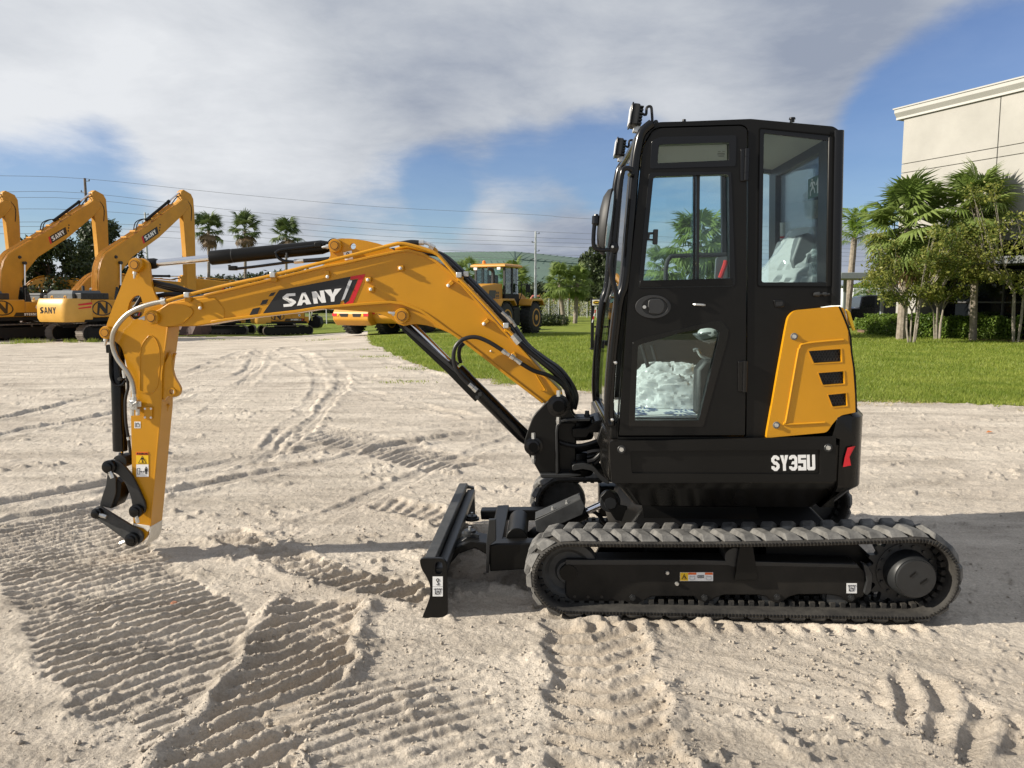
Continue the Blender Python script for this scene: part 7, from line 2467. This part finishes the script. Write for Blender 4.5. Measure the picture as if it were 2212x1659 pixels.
# steel pipes along the boom, with clamps
pipe = q('2', (668, 633), (760, 605), (860, 578), (1230, 490), (1600, 408), (2000, 306), (2212, 252)) + q('4', (60, 252), (330, 185), (560, 126), (630, 114), (690, 122), (800, 152), (890, 186), (930, 215), (990, 285), (1060, 365), (1150, 455), (1300, 612), (1420, 745), (1485, 812))
P('hydraulic_pipe', MB().tube([mp(u, v, ON - .035) for u, v in pipe], .0105, 10, 4), 'yellow', boom)
P('hydraulic_pipe', MB().tube([mp(u, v - 1, OF - .02) for u, v in pipe], .0105, 10, 4), 'yellow', boom)
pipe2 = q('4', (590, 160), (680, 140), (800, 165), (880, 182), (900, 172), (880, 150), (862, 130))
P('hydraulic_pipe', MB().tube([mp(u, v, ON + .03) for u, v in pipe2], .0115, 10, 4), 'yellow', boom)
hs_ = [mp(u, v, ON + .05) for u, v in q('2', (700, 640), (1100, 566), (1600, 452), (2000, 350)) + q('4', (100, 275), (300, 222), (600, 158), (780, 178))]
P('hose', MB().tube(hs_, .012, 8, 4), 'hose', boom)
P('hose', MB().tube([mp(u, v, ON + .03) for u, v in q('4', (620, 118), (700, 105), (770, 108))], .0155, 10, 4), 'hose', boom)
P('fitting', MB().tube([mp(u, v, ON + .03) for u, v in q('4', (770, 106), (806, 107))], .0165, 10), 'zinc', boom)
P('fitting', MB().tube([mp(u, v, ON + .03) for u, v in q('4', (806, 107), (840, 115), (866, 135))], .010, 10, 3), 'zinc', boom)
P('fitting', MB().tube([mp(u, v, ON + .02) for u, v in q('4', (850, 128), (884, 148))], .017, 6), 'zinc', boom)
def clampblock(k, c, off, m='zinc', s=.020):
    p = mp(*q(k, c)[0], off)
    P('pipe_clamp', MB().box(p, A * s * .8, L * .014, V((0, 0, s * .8))), m, boom, bevel=.004)
for k, c in (('2', (855, 578)), ('2', (1603, 402)), ('4', (1072, 352)), ('4', (1428, 735))):
    clampblock(k, c, ON - .042)
    c2 = (c[0] + (14 if k == '2' else 10), c[1] + (38 if k == '2' else 30))
    P('clamp_foot', MB().box(mp(*q(k, c2)[0], ON - .012), A * .018, L * .016, V((0, 0, .014))), 'yellow', boom, bevel=.003)
clampblock('4', (1125, 345), ON + .04)
# bosses with white caps on the side plate
def boss(k, c, foot=None):
    cx, cy = q(k, c)[0]
    if foot:
        fx_, fy_ = q(k, foot)[0]
        P('bracket', MB().pr(rnd2(stroke([(cx - (fx_ - cx) * .25, cy - (fy_ - cy) * .25), (fx_, fy_)], 9), 2), ON - .022, ON + .002), 'yellow', boom, bevel=.003)
    else:
        P('bracket', MB().pr(rnd2([(cx - 6, cy - 5), (cx + 7, cy - 6), (cx + 7, cy + 5), (cx - 5, cy + 6)], 2), ON - .028, ON + .002), 'yellow', boom, bevel=.003)
    P('bolt_cap', MB().ball(mp(cx, cy, ON - .028), .010, 10), 'cap', boom)
boss('4', (75, 365), (68, 320))
boss('4', (380, 388))
boss('4', (402, 460))
boss('4', (627, 300))
boss('4', (990, 432), (1025, 400))
boss('4', (1260, 722), (1295, 690))
boss('2', (968, 692), (958, 645))
P('plug', MB().ball(mp(*q('4', (1312, 928))[0], ON), .006, 8), 'cap', boom)
# cable bracket down near the foot (bent rod)
P('cable_guide', MB().tube([mp(u, v, ON - .008) for u, v in q('4', (1655, 1105), (1700, 1180), (1722, 1215), (1715, 1228), (1690, 1222))], .005, 8, 3), 'yellow', boom)
# the big print on the boom
o = ON - .0025
dec = [(q('2', (1510, 738), (1655, 548), (2212, 420)) + q('4', (252, 388), (210, 575), (0, 602)), o, 'ink')]
dec = [(q('3', (0, 0)), 0, 'ink')]
bk = q('a', ) if False else None
ZT['b'] = (384.0, 384.0, .23148)
label('lettering_plate', boom, [(q('b', (795, 1266), (945, 1050), (1615, 922), (1510, 1184)), o, 'ink'),
                               (q('b', (1612, 922), (1750, 898), (1628, 1186), (1518, 1188), (1600, 1150), (1688, 940), (1612, 952)), o - .001, 'red'),
                               (q('b', (1560, 1178), (1592, 1150), (1680, 948), (1622, 955), (1545, 1150)), o - .0012, 'ink'),
                               (q('b', (1628, 960), (1600, 950), (1526, 1148), (1556, 1132)), o - .003, 'silver'),
                               (q('b', (668, 1282), (700, 1222), (770, 1208), (742, 1274)), o, 'ink'), (q('b', (768, 1188), (792, 1143), (846, 1134), (826, 1176)), o, 'ink'), (q('b', (846, 1108), (870, 1076), (914, 1066), (892, 1100)), o, 'ink')])
p0, p1, p2 = [mp(u, v, o - .0015) for u, v in q('b', (984, 1205), (1486, 1150), (972, 1082))]
lt_ = MB()
q0, q1, q2 = q('b', (980, 1206))[0], q('b', (1500, 1152))[0], q('b', (972, 1082))[0]
# the four letters one by one, so that they follow the slope of the boom
for ch, c in (('S', ((988, 1206), (1104, 1196), (974, 1084), (1100, 1076))), ('A', ((1112, 1194), (1246, 1178), (1130, 1078), (1220, 1066))), ('N', ((1270, 1176), (1384, 1164), (1250, 1064), (1362, 1050))), ('Y', ((1400, 1160), (1490, 1152), (1366, 1048), (1528, 1032)))):
    bl_, br_, tl_, tr_ = [V((*q('b', x)[0], 0)) for x in c]
    for g_, hs2 in glyph(ch, .34 if ch != 'S' else .30):
        f_ = lambda pts: [tuple(((bl_ * (1 - a) + br_ * a) * (1 - b) + (tl_ * (1 - a) + tr_ * a) * b).xy) for a, b in pts]
        lt_.pr(f_(g_), o - .0015, o - .0002, [f_(h) for h in hs2])
P('lettering', lt_, 'white', boom, smooth=False)

# arm cylinder
OC = .86
c0, c1 = mp(*q('2', (430, 318))[0], OC), mp(*q('4', (140, 131))[0], OC)
b0 = mp(*q('2', (1063, 270))[0], OC)
ax = (c1 - c0)
tb = (b0 - c0).length / ax.length
ac = P('arm_cylinder', MB().lathe(c0, ax, [(tb, .040), (tb + .004, .044), (tb + .10, .0445), (tb + .105, .0425), (.93, .0425), (.97, .030), (1, .026)], 28), 'black')
P('rod', MB().lathe(c0, ax, [(.04, .0215), (tb + .01, .0215)], 24), 'chrome', ac)
P('rod_eye', MB().lathe(c0 - L * .045, L * .09, [(0, .040), (1, .040)], 22), 'black', ac)
P('eye_neck', MB().lathe(c0, ax, [(.0, .036), (.085, .033), (.10, .026)], 20), 'black', ac)
P('cylinder_base', MB().lathe(c1 - L * .05, L * .10, [(0, .042), (1, .042)], 22), 'black', ac)
P('band', MB().lathe(c0, ax, [(tb + .113, .0432), (tb + .117, .0432)], 28), 'satin', ac)
P('port_pipe', MB().tube([mp(u, v, OC - .058) for u, v in q('2', (2050, 140), (1900, 160), (1700, 182), (1645, 198), (1632, 222), (1660, 262), (1720, 285), (1820, 290))], .0095, 10, 4), 'gloss', ac)
P('port_pipe', MB().tube([mp(u, v, OC - .02) for u, v in q('2', (1222, 318), (1232, 345), (1262, 352), (1500, 325), (1760, 290))], .0085, 10, 3), 'gloss', ac)
P('port_block', MB().box(mp(*q('2', (1255, 345))[0], OC - .02), A * .025, L * .016, V((0, 0, .014))), 'black', ac, bevel=.004)
P('port_block', MB().box(mp(*q('2', (2000, 142))[0], OC - .058), A * .022, L * .016, V((0, 0, .014))), 'black', ac, bevel=.004)
P('bolt', MB().lathe(mp(*q('2', (1725, 255))[0], OC - .07), V((0, 0, .03)), [(0, .012), (.5, .012), (.5, .007), (1, .007)], 8), 'satin', ac)
P('fitting', MB().tube([mp(u, v, OC - .058) for u, v in q('2', (1790, 288), (1872, 281))], .0135, 8), 'zinc', ac)
P('hose', MB().tube([mp(u, v, OC - .058) for u, v in q('2', (1872, 281), (2000, 272), (2100, 262), (2212, 250))], .0125, 10, 3), 'hose', ac)

# arm
AN, AF = .790, .930
armo = rnd2(q('2', (385, 278), (432, 255), (488, 262), (526, 300), (535, 400), (552, 520), (592, 612), (645, 660), (682, 850)) +
            q('3', (541, 290), (505, 560), (500, 760), (470, 1100), (432, 1472), (425, 1525), (392, 1562), (345, 1582), (318, 1530), (340, 1450), (335, 1300), (325, 800), (325, 650), (312, 565), (290, 470), (268, 398), (236, 372), (200, 345), (176, 318)) +
            q('2', (146, 905), (150, 850), (200, 700), (258, 560), (308, 430), (352, 330)),
            [8, 8, 8, 8, 8, 14, 10, 4, 2, 4, 6, 4, 4, 8, 8, 8, 8, 8, 4, 4, 4, 4, 4, 8, 8, 8, 4, 4, 4, 6, 8, 14, 14, 14, 10])
hole2 = rnd2(q('2', (332, 735), (352, 640), (390, 592), (432, 578), (452, 592), (478, 680), (488, 712), (470, 752), (420, 792), (375, 792)), [6, 6, 5, 4, 4, 4, 6, 6, 8, 8])
arm = P('arm', MB().pr(armo, AN, AN + .020, [hole2]), 'yellow', bevel=.003)
P('side_plate', MB().pr(armo, AF - .020, AF, [hole2]), 'yellow', arm, bevel=.003)
inner = q('2', (250, 905), (640, 862)) + q('3', (541, 292), (505, 560), (500, 760), (470, 1100), (436, 1468), (342, 1460), (337, 1300), (327, 800), (328, 650), (290, 465))
P('arm_box', MB().pr([(a - 1.2 if a > 320 else a + 1.2, b) for a, b in inner], AN + .020, AF - .020), 'yellow', arm)
fpl = q('3', (541, 284), (505, 560), (500, 760), (470, 1100), (436, 1470))
P('front_plate', MB().pr(stroke([(a + .5, b) for a, b in fpl], 3.0), AN - .004, AF + .006), 'yellow', arm, bevel=.002)
# pressed panel outline on the side
pan2 = rnd2(q('3', (372, 668), (376, 400), (418, 342), (440, 325), (474, 350), (498, 420), (500, 500), (486, 640), (440, 690)), [4, 14, 10, 8, 14, 14, 10, 10, 10])
ctr = (sum(x for x, y in pan2) / len(pan2), sum(y for x, y in pan2) / len(pan2))
P('panel_rim', MB().pr(pan2, AN - .004, AN + .002, [[(ctr[0] + (x - ctr[0]) * .90, ctr[1] + (y - ctr[1]) * .96) for x, y in pan2]]), 'yellow', arm, bevel=.0028)
pin(arm, q('2', (425, 318))[0], AN, .032, ln=.035, zdir=(-.2, -1))
pin(arm, q('2', (170, 905))[0], AN, .030, ln=.035, zdir=(-.2, -1))
# lugs on the front of the arm
fl_ = rnd2(q('3', (500, 640), (512, 520), (560, 440), (566, 520), (585, 590), (616, 635), (622, 665), (604, 698), (568, 698), (545, 690), (520, 720)), [2, 2, 2, 14, 10, 8, 8, 8, 8, 6, 2])
hl = circ(q('3', (566, 668))[0], 5.5)
P('bucket_lug', MB().pr(fl_, AN + .010, AN + .034, [hl]), 'yellow', arm, bevel=.003)
P('bucket_lug', MB().pr(fl_, AF - .046, AF - .022, [hl]), 'yellow', arm, bevel=.003)
P('lug_boss', MB().pr(circ(q('3', (566, 668))[0], 9, 20), AN + .002, AN + .012, [hl]), 'yellow', arm, bevel=.002)
P('weld_plate', MB().pr(q('3', (508, 620), (540, 440), (552, 436), (530, 640), (516, 790), (505, 790)), AN + .03, AN + .05), 'yellow', arm, bevel=.002)
for c in ((582, 458), (545, 762)):
    P('weld_tab', MB().tube([mp(*q('3', (c[0] + dx, c[1] + dy))[0], AN + .085) for dx, dy in ((-8, 20), (-4, 0), (8, -22))], .010, 6, 2), 'yellow', arm)
# valve, plates and labels on the arm
vlv = P('shutoff_valve', MB().box(mp(*q('3', (350, 745))[0], AN - .03), A * .022, L * .024, V((0, 0, .030))), 'zinc', arm, bevel=.005)
vb = MB()
for (x, y, dx, dy, r) in ((343, 680, 0, 30, .014), (343, 700, 0, 24, .018), (333, 770, 0, 38, .013), (366, 770, 0, 36, .013), (320, 735, 0, 20, .012), (376, 725, 0, 30, .012)):
    P('fitting', MB().tube([mp(*q('3', (x, y))[0], AN - .034), mp(*q('3', (x + dx, y + dy))[0], AN - .034)], r, 6), 'zinc', vlv)
P('valve_stem', MB().lathe(mp(*q('3', (336, 745))[0], AN - .05), -L * .022, [(0, .022), (.4, .022), (.4, .010), (1, .009)], 6), 'zinc', vlv)
P('valve_handle', MB().tube([mp(*q('3', c)[0], AN - .066) for c in ((316, 726), (336, 742), (360, 730))], .005, 6), 'zinc', vlv)
cp = P('cover_plate', MB().pr(rnd2(q('3', (403, 756), (452, 758), (450, 830), (402, 828)), 1.5), AN - .012, AN), 'yellow', arm, bevel=.002)
for c in ((408, 768), (444, 768), (408, 820), (444, 821)):
    P('bolt_cap', MB().ball(mp(*q('3', c)[0], AN - .013), .0075, 8), 'cap', cp)
o = AN - .0012
label('sticker', arm, [(rect('3', 345, 845, 382, 884), o, 'white'), (line('3', [(350, 850), (350, 879)], 3), o - .0012, 'grey'), (line('3', [(358, 853), (358, 876), (373, 876), (373, 858), (358, 858)], 3), o - .0013, 'grey'), (line('3', [(366, 858), (366, 850)], 3), o - .0014, 'grey')])
WL = [(q('w', (303, 100), (497, 105), (509, 478), (315, 475)), o, 'yellow'), (q('w', (313, 110), (492, 112), (494, 155), (315, 155)), o - .0012, 'orange'),
      (q('w', (316, 158), (494, 157), (496, 288), (318, 284)), o - .0012, 'lemon'), (q('w', (318, 292), (496, 290), (498, 470), (322, 470)), o - .0012, 'white'),
      (q('w', (322, 143), (336, 116), (350, 143)), o - .0024, 'ink'), (q('w', (345, 274), (405, 166), (468, 276)), o - .0024, 'ink'), (q('w', (358, 267), (405, 180), (454, 268)), o - .0036, 'lemon'),
      (q('w', (382, 220), (425, 220), (425, 208), (414, 192), (395, 192), (382, 208)), o - .0048, 'ink'), (line('w', [(395, 238), (410, 232), (418, 244)], 8), o - .0049, 'ink'), (line('w', [(404, 236), (408, 252), (400, 262)], 7), o - .0051, 'ink'), (line('w', [(402, 248), (420, 262)], 6), o - .0053, 'ink'),
      (line('w', [(332, 345), (368, 346), (368, 432), (333, 431), (332, 345)], 5), o - .0024, 'ink'),
      (line('w', [(385, 395), (430, 396)], 6), o - .0025, 'ink'), (q('w', (376, 395), (392, 381), (392, 409)), o - .0026, 'ink'), (q('w', (440, 396), (424, 382), (424, 410)), o - .0026, 'ink'),
      (circ(q('w', (461, 333))[0], 1.5, 12), o - .0024, 'ink'), (q('w', (442, 346), (482, 347), (484, 392), (475, 392), (474, 432), (464, 432), (463, 396), (460, 396), (459, 432), (450, 432), (450, 392), (441, 391)), o - .0024, 'ink')]
wlab = label('warning_label', arm, WL)
p0, p1, p2 = [mp(u, v, o - .0024) for u, v in q('w', (356, 145), (484, 146), (355, 121))]
P('lettering', put_text(MB(), 'WARNING', lambda a, b: p0 + (p1 - p0) * a + (p2 - p0) * b, -L * .0008, t=.24), 'ink', wlab, smooth=False)
# foam wrap at the arm tip
P('foam_wrap', MB().pr(q('3', (437, 1468), (444, 1470), (436, 1535), (415, 1580), (402, 1585), (430, 1530)), AN - .006, AF + .008), 'film', arm, bevel=.003)
P('foam_wrap', MB().pr(q('3', (338, 1450), (437, 1464), (437, 1480), (425, 1500), (400, 1480), (340, 1462)), AN - .007, AN - .001), 'film', arm, bevel=.002)
# braided hose
P('braided_hose', MB().tube([mp(u, v, o__) for (u, v), o__ in zip(q('2', (655, 634), (560, 652), (440, 690), (330, 752), (244, 850), (206, 940), (212, 1040), (252, 1140), (330, 1245), (378, 1340), (394, 1440)), (ON - .035, ON - .040, ON - .05, ON - .05, ON - .04, ON - .02, ON, ON, ON, AN - .03, AN - .034))], .0145, 12, 5), 'steel', arm)
P('fitting', MB().tube([mp(u, v, ON - .035) for u, v in q('2', (630, 642), (672, 632))], .0185, 6), 'zinc', boom)
# small black hoses looping behind, between boom and arm
for i in range(3):
    P('hose', MB().tube([mp(u, v, OC - .03 + .03 * i) for u, v in q('2', (540, 455 + 10 * i), (640, 480 + 14 * i), (760, 505 + 18 * i), (880, 545 + 8 * i), (960, 560))], .012, 8, 4), 'hose', arm)
P('hose', MB().tube([mp(u, v, OC) for u, v in q('2', (590, 590), (700, 572), (850, 580))], .014, 8, 3), 'hose', arm)
for i in range(2):
    P('hose', MB().tube([mp(u, v, OC - .02 + .04 * i) for u, v in q('2', (360 + 14 * i, 780), (400, 690), (450, 610), (540, 470))], .012, 8, 4), 'hose', arm)

# bucket cylinder and linkage
c0, c1 = mp(*q('3', (214, 318))[0], OC), mp(*q('3', (226, 1110))[0], OC)
t0 = mp(*q('3', (243, 395))[0], OC)
t1 = mp(*q('3', (262, 1018))[0], OC)
bcy = P('bucket_cylinder', MB().lathe(t0, t1 - t0, [(-.06, .030), (0, .042), (.82, .042), (.82, .0435), (.995, .0435), (1, .040)], 28), 'gloss')
P('rod', MB().lathe(t1, (mp(*q('3', (252, 1075))[0], OC) - t1), [(0, .020), (1, .020)], 20), 'chrome', bcy)
P('rod_eye', MB().lathe(mp(*q('3', (258, 1085))[0], OC - .045), L * .09, [(0, .044), (1, .044)], 20), 'satin', bcy)
P('port_pipe', MB().tube([mp(u, v, OC - .05) for u, v in q('3', (202, 395), (203, 500), (205, 570), (222, 618), (250, 632), (278, 622), (290, 600))], .009, 10, 4), 'gloss', bcy)
P('port_block', MB().box(mp(*q('3', (200, 412))[0], OC - .04), A * .018, L * .016, V((0, 0, .026))), 'gloss', bcy, bevel=.004)
P('bolt', MB().lathe(mp(*q('3', (264, 590))[0], OC - .05), -L * .02, [(0, .014), (1, .012)], 6), 'satin', bcy)
P('hose', MB().tube([mp(u, v, OC - .055) for u, v in q('3', (300, 575), (308, 640), (292, 720), (296, 850), (312, 950), (322, 1040))], .0095, 8, 4), 'hose', bcy)
P('fitting', MB().tube([mp(u, v, OC - .055) for u, v in q('3', (283, 540), (290, 585))], .013, 8), 'zinc', bcy)
P('fitting', MB().tube([mp(u, v, OC - .055) for u, v in q('3', (308, 936), (314, 954))], .011, 8), 'zinc', bcy)
gl_out = rnd2(q('3', (172, 1100), (200, 1066), (262, 1085), (322, 1152), (368, 1240), (412, 1340), (408, 1392), (366, 1402), (334, 1372), (326, 1300), (290, 1206), (238, 1150), (190, 1148)), [12, 10, 8, 14, 16, 10, 10, 10, 8, 10, 14, 10, 10])
for a_ in (AN - .030, AF + .008):
    gl_ = P('guide_link', MB().pr(gl_out, a_, a_ + .022), 'satin', bevel=.004)
lnk = q('3', (186, 1130), (236, 1180), (236, 1270), (206, 1362), (138, 1346), (152, 1290), (176, 1220))
bk_ = P('bucket_link', MB().pr(lnk, AN + .01, AN + .035), 'satin', bevel=.004)
P('link_web', MB().pr(q('3', (232, 1180), (270, 1210), (262, 1290), (236, 1350), (206, 1362), (236, 1270)), AN + .02, AF - .01), 'black', bk_, bevel=.004)
P('link_plate', MB().pr(lnk, AF - .035, AF - .01), 'satin', bk_, bevel=.004)
def capsule(a, b, r0, r1, n=10):
    a, b = V((*a, 0)), V((*b, 0))
    d = (b - a).normalized()
    ang0 = math.atan2(d.y, d.x)
    pts = []
    for i in range(n + 1):
        t = ang0 + math.pi / 2 + math.pi * i / n
        pts.append((a.x + r0 * math.cos(t), a.y + r0 * math.sin(t)))
    for i in range(n + 1):
        t = ang0 - math.pi / 2 + math.pi * i / n
        pts.append((b.x + r1 * math.cos(t), b.y + r1 * math.sin(t)))
    return pts
capx = capsule(q('3', (128, 1385))[0], q('3', (348, 1532))[0], 13, 17)
sl_ = P('side_link', MB().pr(capx, AN - .034, AN - .010), 'dusty', bevel=.004)
P('side_link', MB().pr(capx, AF + .010, AF + .034), 'dusty', bevel=.004)
P('link_boss', MB().cyl(mp(*q('3', (128, 1385))[0], AN), mp(*q('3', (128, 1385))[0], AF), .034, n=22), 'satin', sl_)
P('link_boss', MB().cyl(mp(*q('3', (348, 1532))[0], AN - .004), mp(*q('3', (348, 1532))[0], AF), .046, n=22), 'pin', sl_)
def bpin(par, c, off, r, zd):
    p = mp(*q('3', c)[0], off)
    P('link_pin', MB().lathe(p, -L * .05, [(0, r * 1.4), (.55, r * 1.4), (.62, r), (.97, r), (1, r * .9)], 20), 'gloss', par)
    z = V((zd[0], 0, zd[1])).normalized()
    P('lock_bolt', MB().lathe(p - L * .030 + z * r * .9, z * .045, [(0, .011), (.3, .011), (.3, .014), (1, .012)], 6), 'zinc', par)
bpin(gl_, (205, 1110), AN - .030, .030, (.35, -1))
bpin(gl_, (365, 1372), AN - .030, .030, (.2, -1))
bpin(sl_, (134, 1385), AN - .034, .024, (1, -.3))
bpin(sl_, (340, 1540), AN - .034, .030, (-.9, -.3))

# boom cylinder
c0, c1 = mp(*q('4', (645, 660))[0], OC), mp(*q('9', (238, 722))[0], OC)
ax = c1 - c0
tb = .42
bcl = P('boom_cylinder', MB().lathe(c0, ax, [(tb - .006, .040), (tb, .046), (tb + .06, .046), (tb + .065, .044), (.92, .044), (.96, .036), (1, .03)], 28), 'gloss')
P('rod', MB().lathe(c0, ax, [(.06, .022), (tb + .01, .022)], 24), 'chrome', bcl)
P('rod_eye', MB().lathe(c0 - L * .05, L * .10, [(0, .046), (1, .046)], 22), 'black', bcl)
P('rod_guard', MB().pr(q('4', (598, 708), (632, 716), (652, 758), (985, 1046), (1245, 1268), (1195, 1312), (960, 1072), (640, 770)), OC - .075, OC - .068), 'black', bcl, bevel=.002)
P('rod_guard', MB().pr(q('4', (632, 716), (668, 735), (1000, 1020), (1245, 1268), (985, 1046), (652, 758)), OC - .072, OC + .02), 'satin', bcl, bevel=.002)
P('guard_clamp', MB().pr(q('4', (955, 1046), (1010, 990), (1060, 1036), (1000, 1100)), OC - .066, OC + .05), 'black', bcl, bevel=.003)
P('bolt', MB().lathe(mp(*q('4', (1232, 1252))[0], OC - .06), -L * .03, [(0, .014), (1, .013)], 6), 'satin', bcl)
P('bolt', MB().lathe(mp(*q('4', (1213, 1275))[0], OC - .06), -L * .03, [(0, .014), (1, .013)], 6), 'satin', bcl)
# hoses feeding it
P('hose', MB().tube([mp(u, v, ON - .055) for u, v in q('4', (1405, 925), (1300, 860), (1200, 822), (1110, 836), (1050, 888), (1030, 970), (1048, 1060), (1100, 1135), (1150, 1180))], .0125, 10, 5), 'hose', bcl)
P('hose', MB().tube([mp(u, v, OC + .06) for u, v in q('4', (1110, 870), (1080, 900), (1072, 960), (1085, 1020))], .0125, 10, 4), 'hose', bcl)
for a, b, r in (((1400, 922), (1428, 945), .0145), ((1428, 945), (1455, 960), .011), ((1462, 962), (1488, 982), .016), ((1490, 985), (1520, 1006), .012), ((1518, 1004), (1542, 1022), .0145), ((1148, 1178), (1178, 1204), .0145), ((1180, 1206), (1206, 1230), .017)):
    P('fitting', MB().tube([mp(u, v, ON - .055) for u, v in q('4', a, b)], r, 6), 'zinc', boom)
P('hose_bracket', MB().pr(q('4', (1448, 985), (1470, 945), (1492, 938), (1510, 965), (1480, 1000)), ON - .06, ON - .0), 'yellow', boom, bevel=.003)
P('hose', MB().tube([mp(u, v, ON - .055 + .1 * i / 6) for i, (u, v) in enumerate(q('4', (1540, 1020), (1640, 1078), (1750, 1112), (1840, 1170), (1900, 1250), (1925, 1330), (1915, 1400)))], .0125, 10, 5), 'hose', boom)
# the bundle of hoses along the back of the boom down to the swing post
bund = q('4', (700, 168), (800, 180), (930, 200), (1045, 290), (1150, 395), (1300, 548), (1450, 712), (1570, 880), (1700, 985), (1820, 1070), (1905, 1180), (1945, 1280), (1930, 1370))
for i in range(5):
    dx, dy = (.9 * (i % 3), -1.2 * (i % 2))
    P('hose', MB().tube([mp(u + dx * 3 + (i - 2) * 1.6 * min(1, j / 6), v + dy * 2 + (i - 2) * -1.0, ON + .035 + .04 * i) for j, (u, v) in enumerate(bund)], .0115, 8, 5), 'hose', boom)
hp = q('4', (1485, 812), (1520, 850), (1600, 925), (1690, 1000), (1790, 1085), (1870, 1180), (1905, 1290), (1895, 1370))
P('hose', MB().tube([mp(u, v, ON - .03 + .012 * i) for i, (u, v) in enumerate(hp)], .017, 10, 5), 'hose', boom)
for a, b, r in (((1478, 806), (1500, 832), .021), ((1498, 830), (1530, 866), .024), ((1396, 632), (1440, 672), .010), ((1440, 668), (1478, 712), .014), ((1476, 706), (1500, 742), .010)):
    P('fitting', MB().tube([mp(u, v, ON - .03 if a[0] > 1476 else ON + .02) for u, v in q('4', a, b)], r, 6), 'zinc', boom)

# swing post
SN, SF = .69, 1.03
sw = rnd2(q('9', (398, 278), (470, 250), (538, 276), (566, 350), (600, 440), (660, 478), (640, 520), (520, 490), (470, 520), (488, 990), (560, 1000), (560, 1026), (310, 1026), (298, 985), (160, 745), (150, 690), (200, 540), (240, 438), (345, 332)), [10, 14, 10, 10, 12, 4, 4, 10, 10, 4, 2, 2, 3, 3, 8, 10, 14, 10, 10])
post = P('swing_post', MB().pr(sw, SN, SN + .035), 'black', bevel=.004)
P('post_plate', MB().pr(sw, SF - .035, SF), 'black', post, bevel=.004)
P('post_core', MB().pr(q('9', (440, 560), (480, 500), (640, 500), (640, 980), (480, 1000), (420, 1000)), SN + .06, SF - .06), 'black', post, bevel=.01)
P('post_rib', MB().pr(stroke(q('9', (770, 482), (540, 485), (490, 500), (462, 540), (455, 600), (460, 990)), 6), SN - .03, SN + .01), 'satin', post, bevel=.004)
P('post_base', MB().pr(q('9', (298, 985), (580, 985), (690, 1000), (570, 1026), (312, 1026)), SN - .03, SF), 'satin', post, bevel=.006)
swc = mp(*q('9', (640, 560))[0], .86)
swl = mp(*q('9', (640, 880))[0], .86)
for c_, h_, r_ in ((swc, .06, .105), (swl, .07, .105)):
    P('swing_pivot', MB().lathe(c_ - V((0, 0, h_)), V((0, 0, 2 * h_)), [(0, .10), (.1, r_), (.3, r_), (.32, .085), (.68, .085), (.7, r_), (.9, r_), (1, .10)], 28), 'black', post)
P('pivot_cap', MB().lathe(mp(*q('9', (690, 470))[0], .80), V((0, 0, .02)), [(0, .075), (1, .07)], 24), 'satin', post)
P('pivot_bolt', MB().lathe(mp(*q('9', (738, 465))[0], .76), V((0, 0, .045)), [(0, .018), (.5, .018), (.5, .014), (1, .013)], 6), 'satin', post)
zt_ = q('9', (470, 345))[0]
for c, r in (((470, 345), .046), ((238, 722), .038)):
    p = mp(*q('9', c)[0], SN)
    P('post_pin', MB().lathe(p, -L * .05, [(0, r * 1.45), (.5, r * 1.45), (.55, r * 1.1), (.95, r * 1.1), (1, r)], 26), 'gloss', post)
    P('pin_groove', MB().lathe(p - L * .0505, -L * .001, [(0, r * .75), (1, r * .75)], 22), 'seam', post)
    P('grease_nipple', MB().lathe(p - L * .02 - V((0, 0, r * 1.45)), V((0, 0, -.05)), [(0, .012), (.4, .012), (.4, .015), (1, .009)], 6), 'zinc', post)
    P('lock_bolt', MB().lathe(p - L * .02 + V((0, 0, r * 1.2)), V((0, 0, .035)), [(0, .014), (1, .012)], 6), 'zinc', post)
# arms of the house that hold the post, and hoses through the middle
P('house_arm', MB().pr(rnd2(q('9', (600, 560), (740, 560), (805, 498), (880, 478), (960, 540), (960, 640), (880, 600), (760, 600), (740, 650), (600, 650)), 6), .70, 1.02), 'black', hb, bevel=.01)
P('house_arm', MB().pr(rnd2(q('9', (600, 900), (700, 890), (800, 910), (870, 990), (945, 1050), (945, 1085), (880, 1060), (790, 960), (700, 940), (600, 960)), 6), .66, 1.06), 'satin', hb, bevel=.008)
P('house_cheek', MB().pr(rnd2(q('9', (880, 530), (960, 560), (960, 1060), (905, 1000), (865, 900), (870, 760), (830, 680)), 6), .56, .60), 'black', hb, bevel=.004)
P('house_cheek', MB().pr(rnd2(q('9', (880, 530), (960, 560), (960, 1060), (905, 1000), (865, 900), (870, 760), (830, 680)), 6), 1.12, 1.16), 'black', hb, bevel=.004)
for i in range(4):
    P('hose', MB().tube([mp(u, v + 20 * i * .23, .74 + .05 * i) for u, v in q('9', (480, 690), (560, 715), (660, 725), (760, 705), (840, 680), (940, 690))], .014, 8, 4), 'hose', post)
for i in range(2):
    P('hose', MB().tube([mp(u, v + 40 * i * .23, .70 + .04 * i) for u, v in q('9', (740, 790), (800, 775), (860, 775), (850, 810), (800, 855), (740, 870))], .013, 8, 4), 'hose', post)
P('sticker', MB().box(mp(*q('9', (918, 800))[0], .50), A * .001, L * .03, V((0, 0, .05))), 'white', hb)
# hoses from the boom foot behind the post
for i in range(3):
    P('hose', MB().tube([mp(u, v, .82 + .05 * i) for u, v in q('9', (520, 60 + 10 * i), (590, 150), (605 + 6 * i, 260), (585, 350), (600, 420), (660, 470), (760, 500))], .013, 8, 4), 'hose', post)
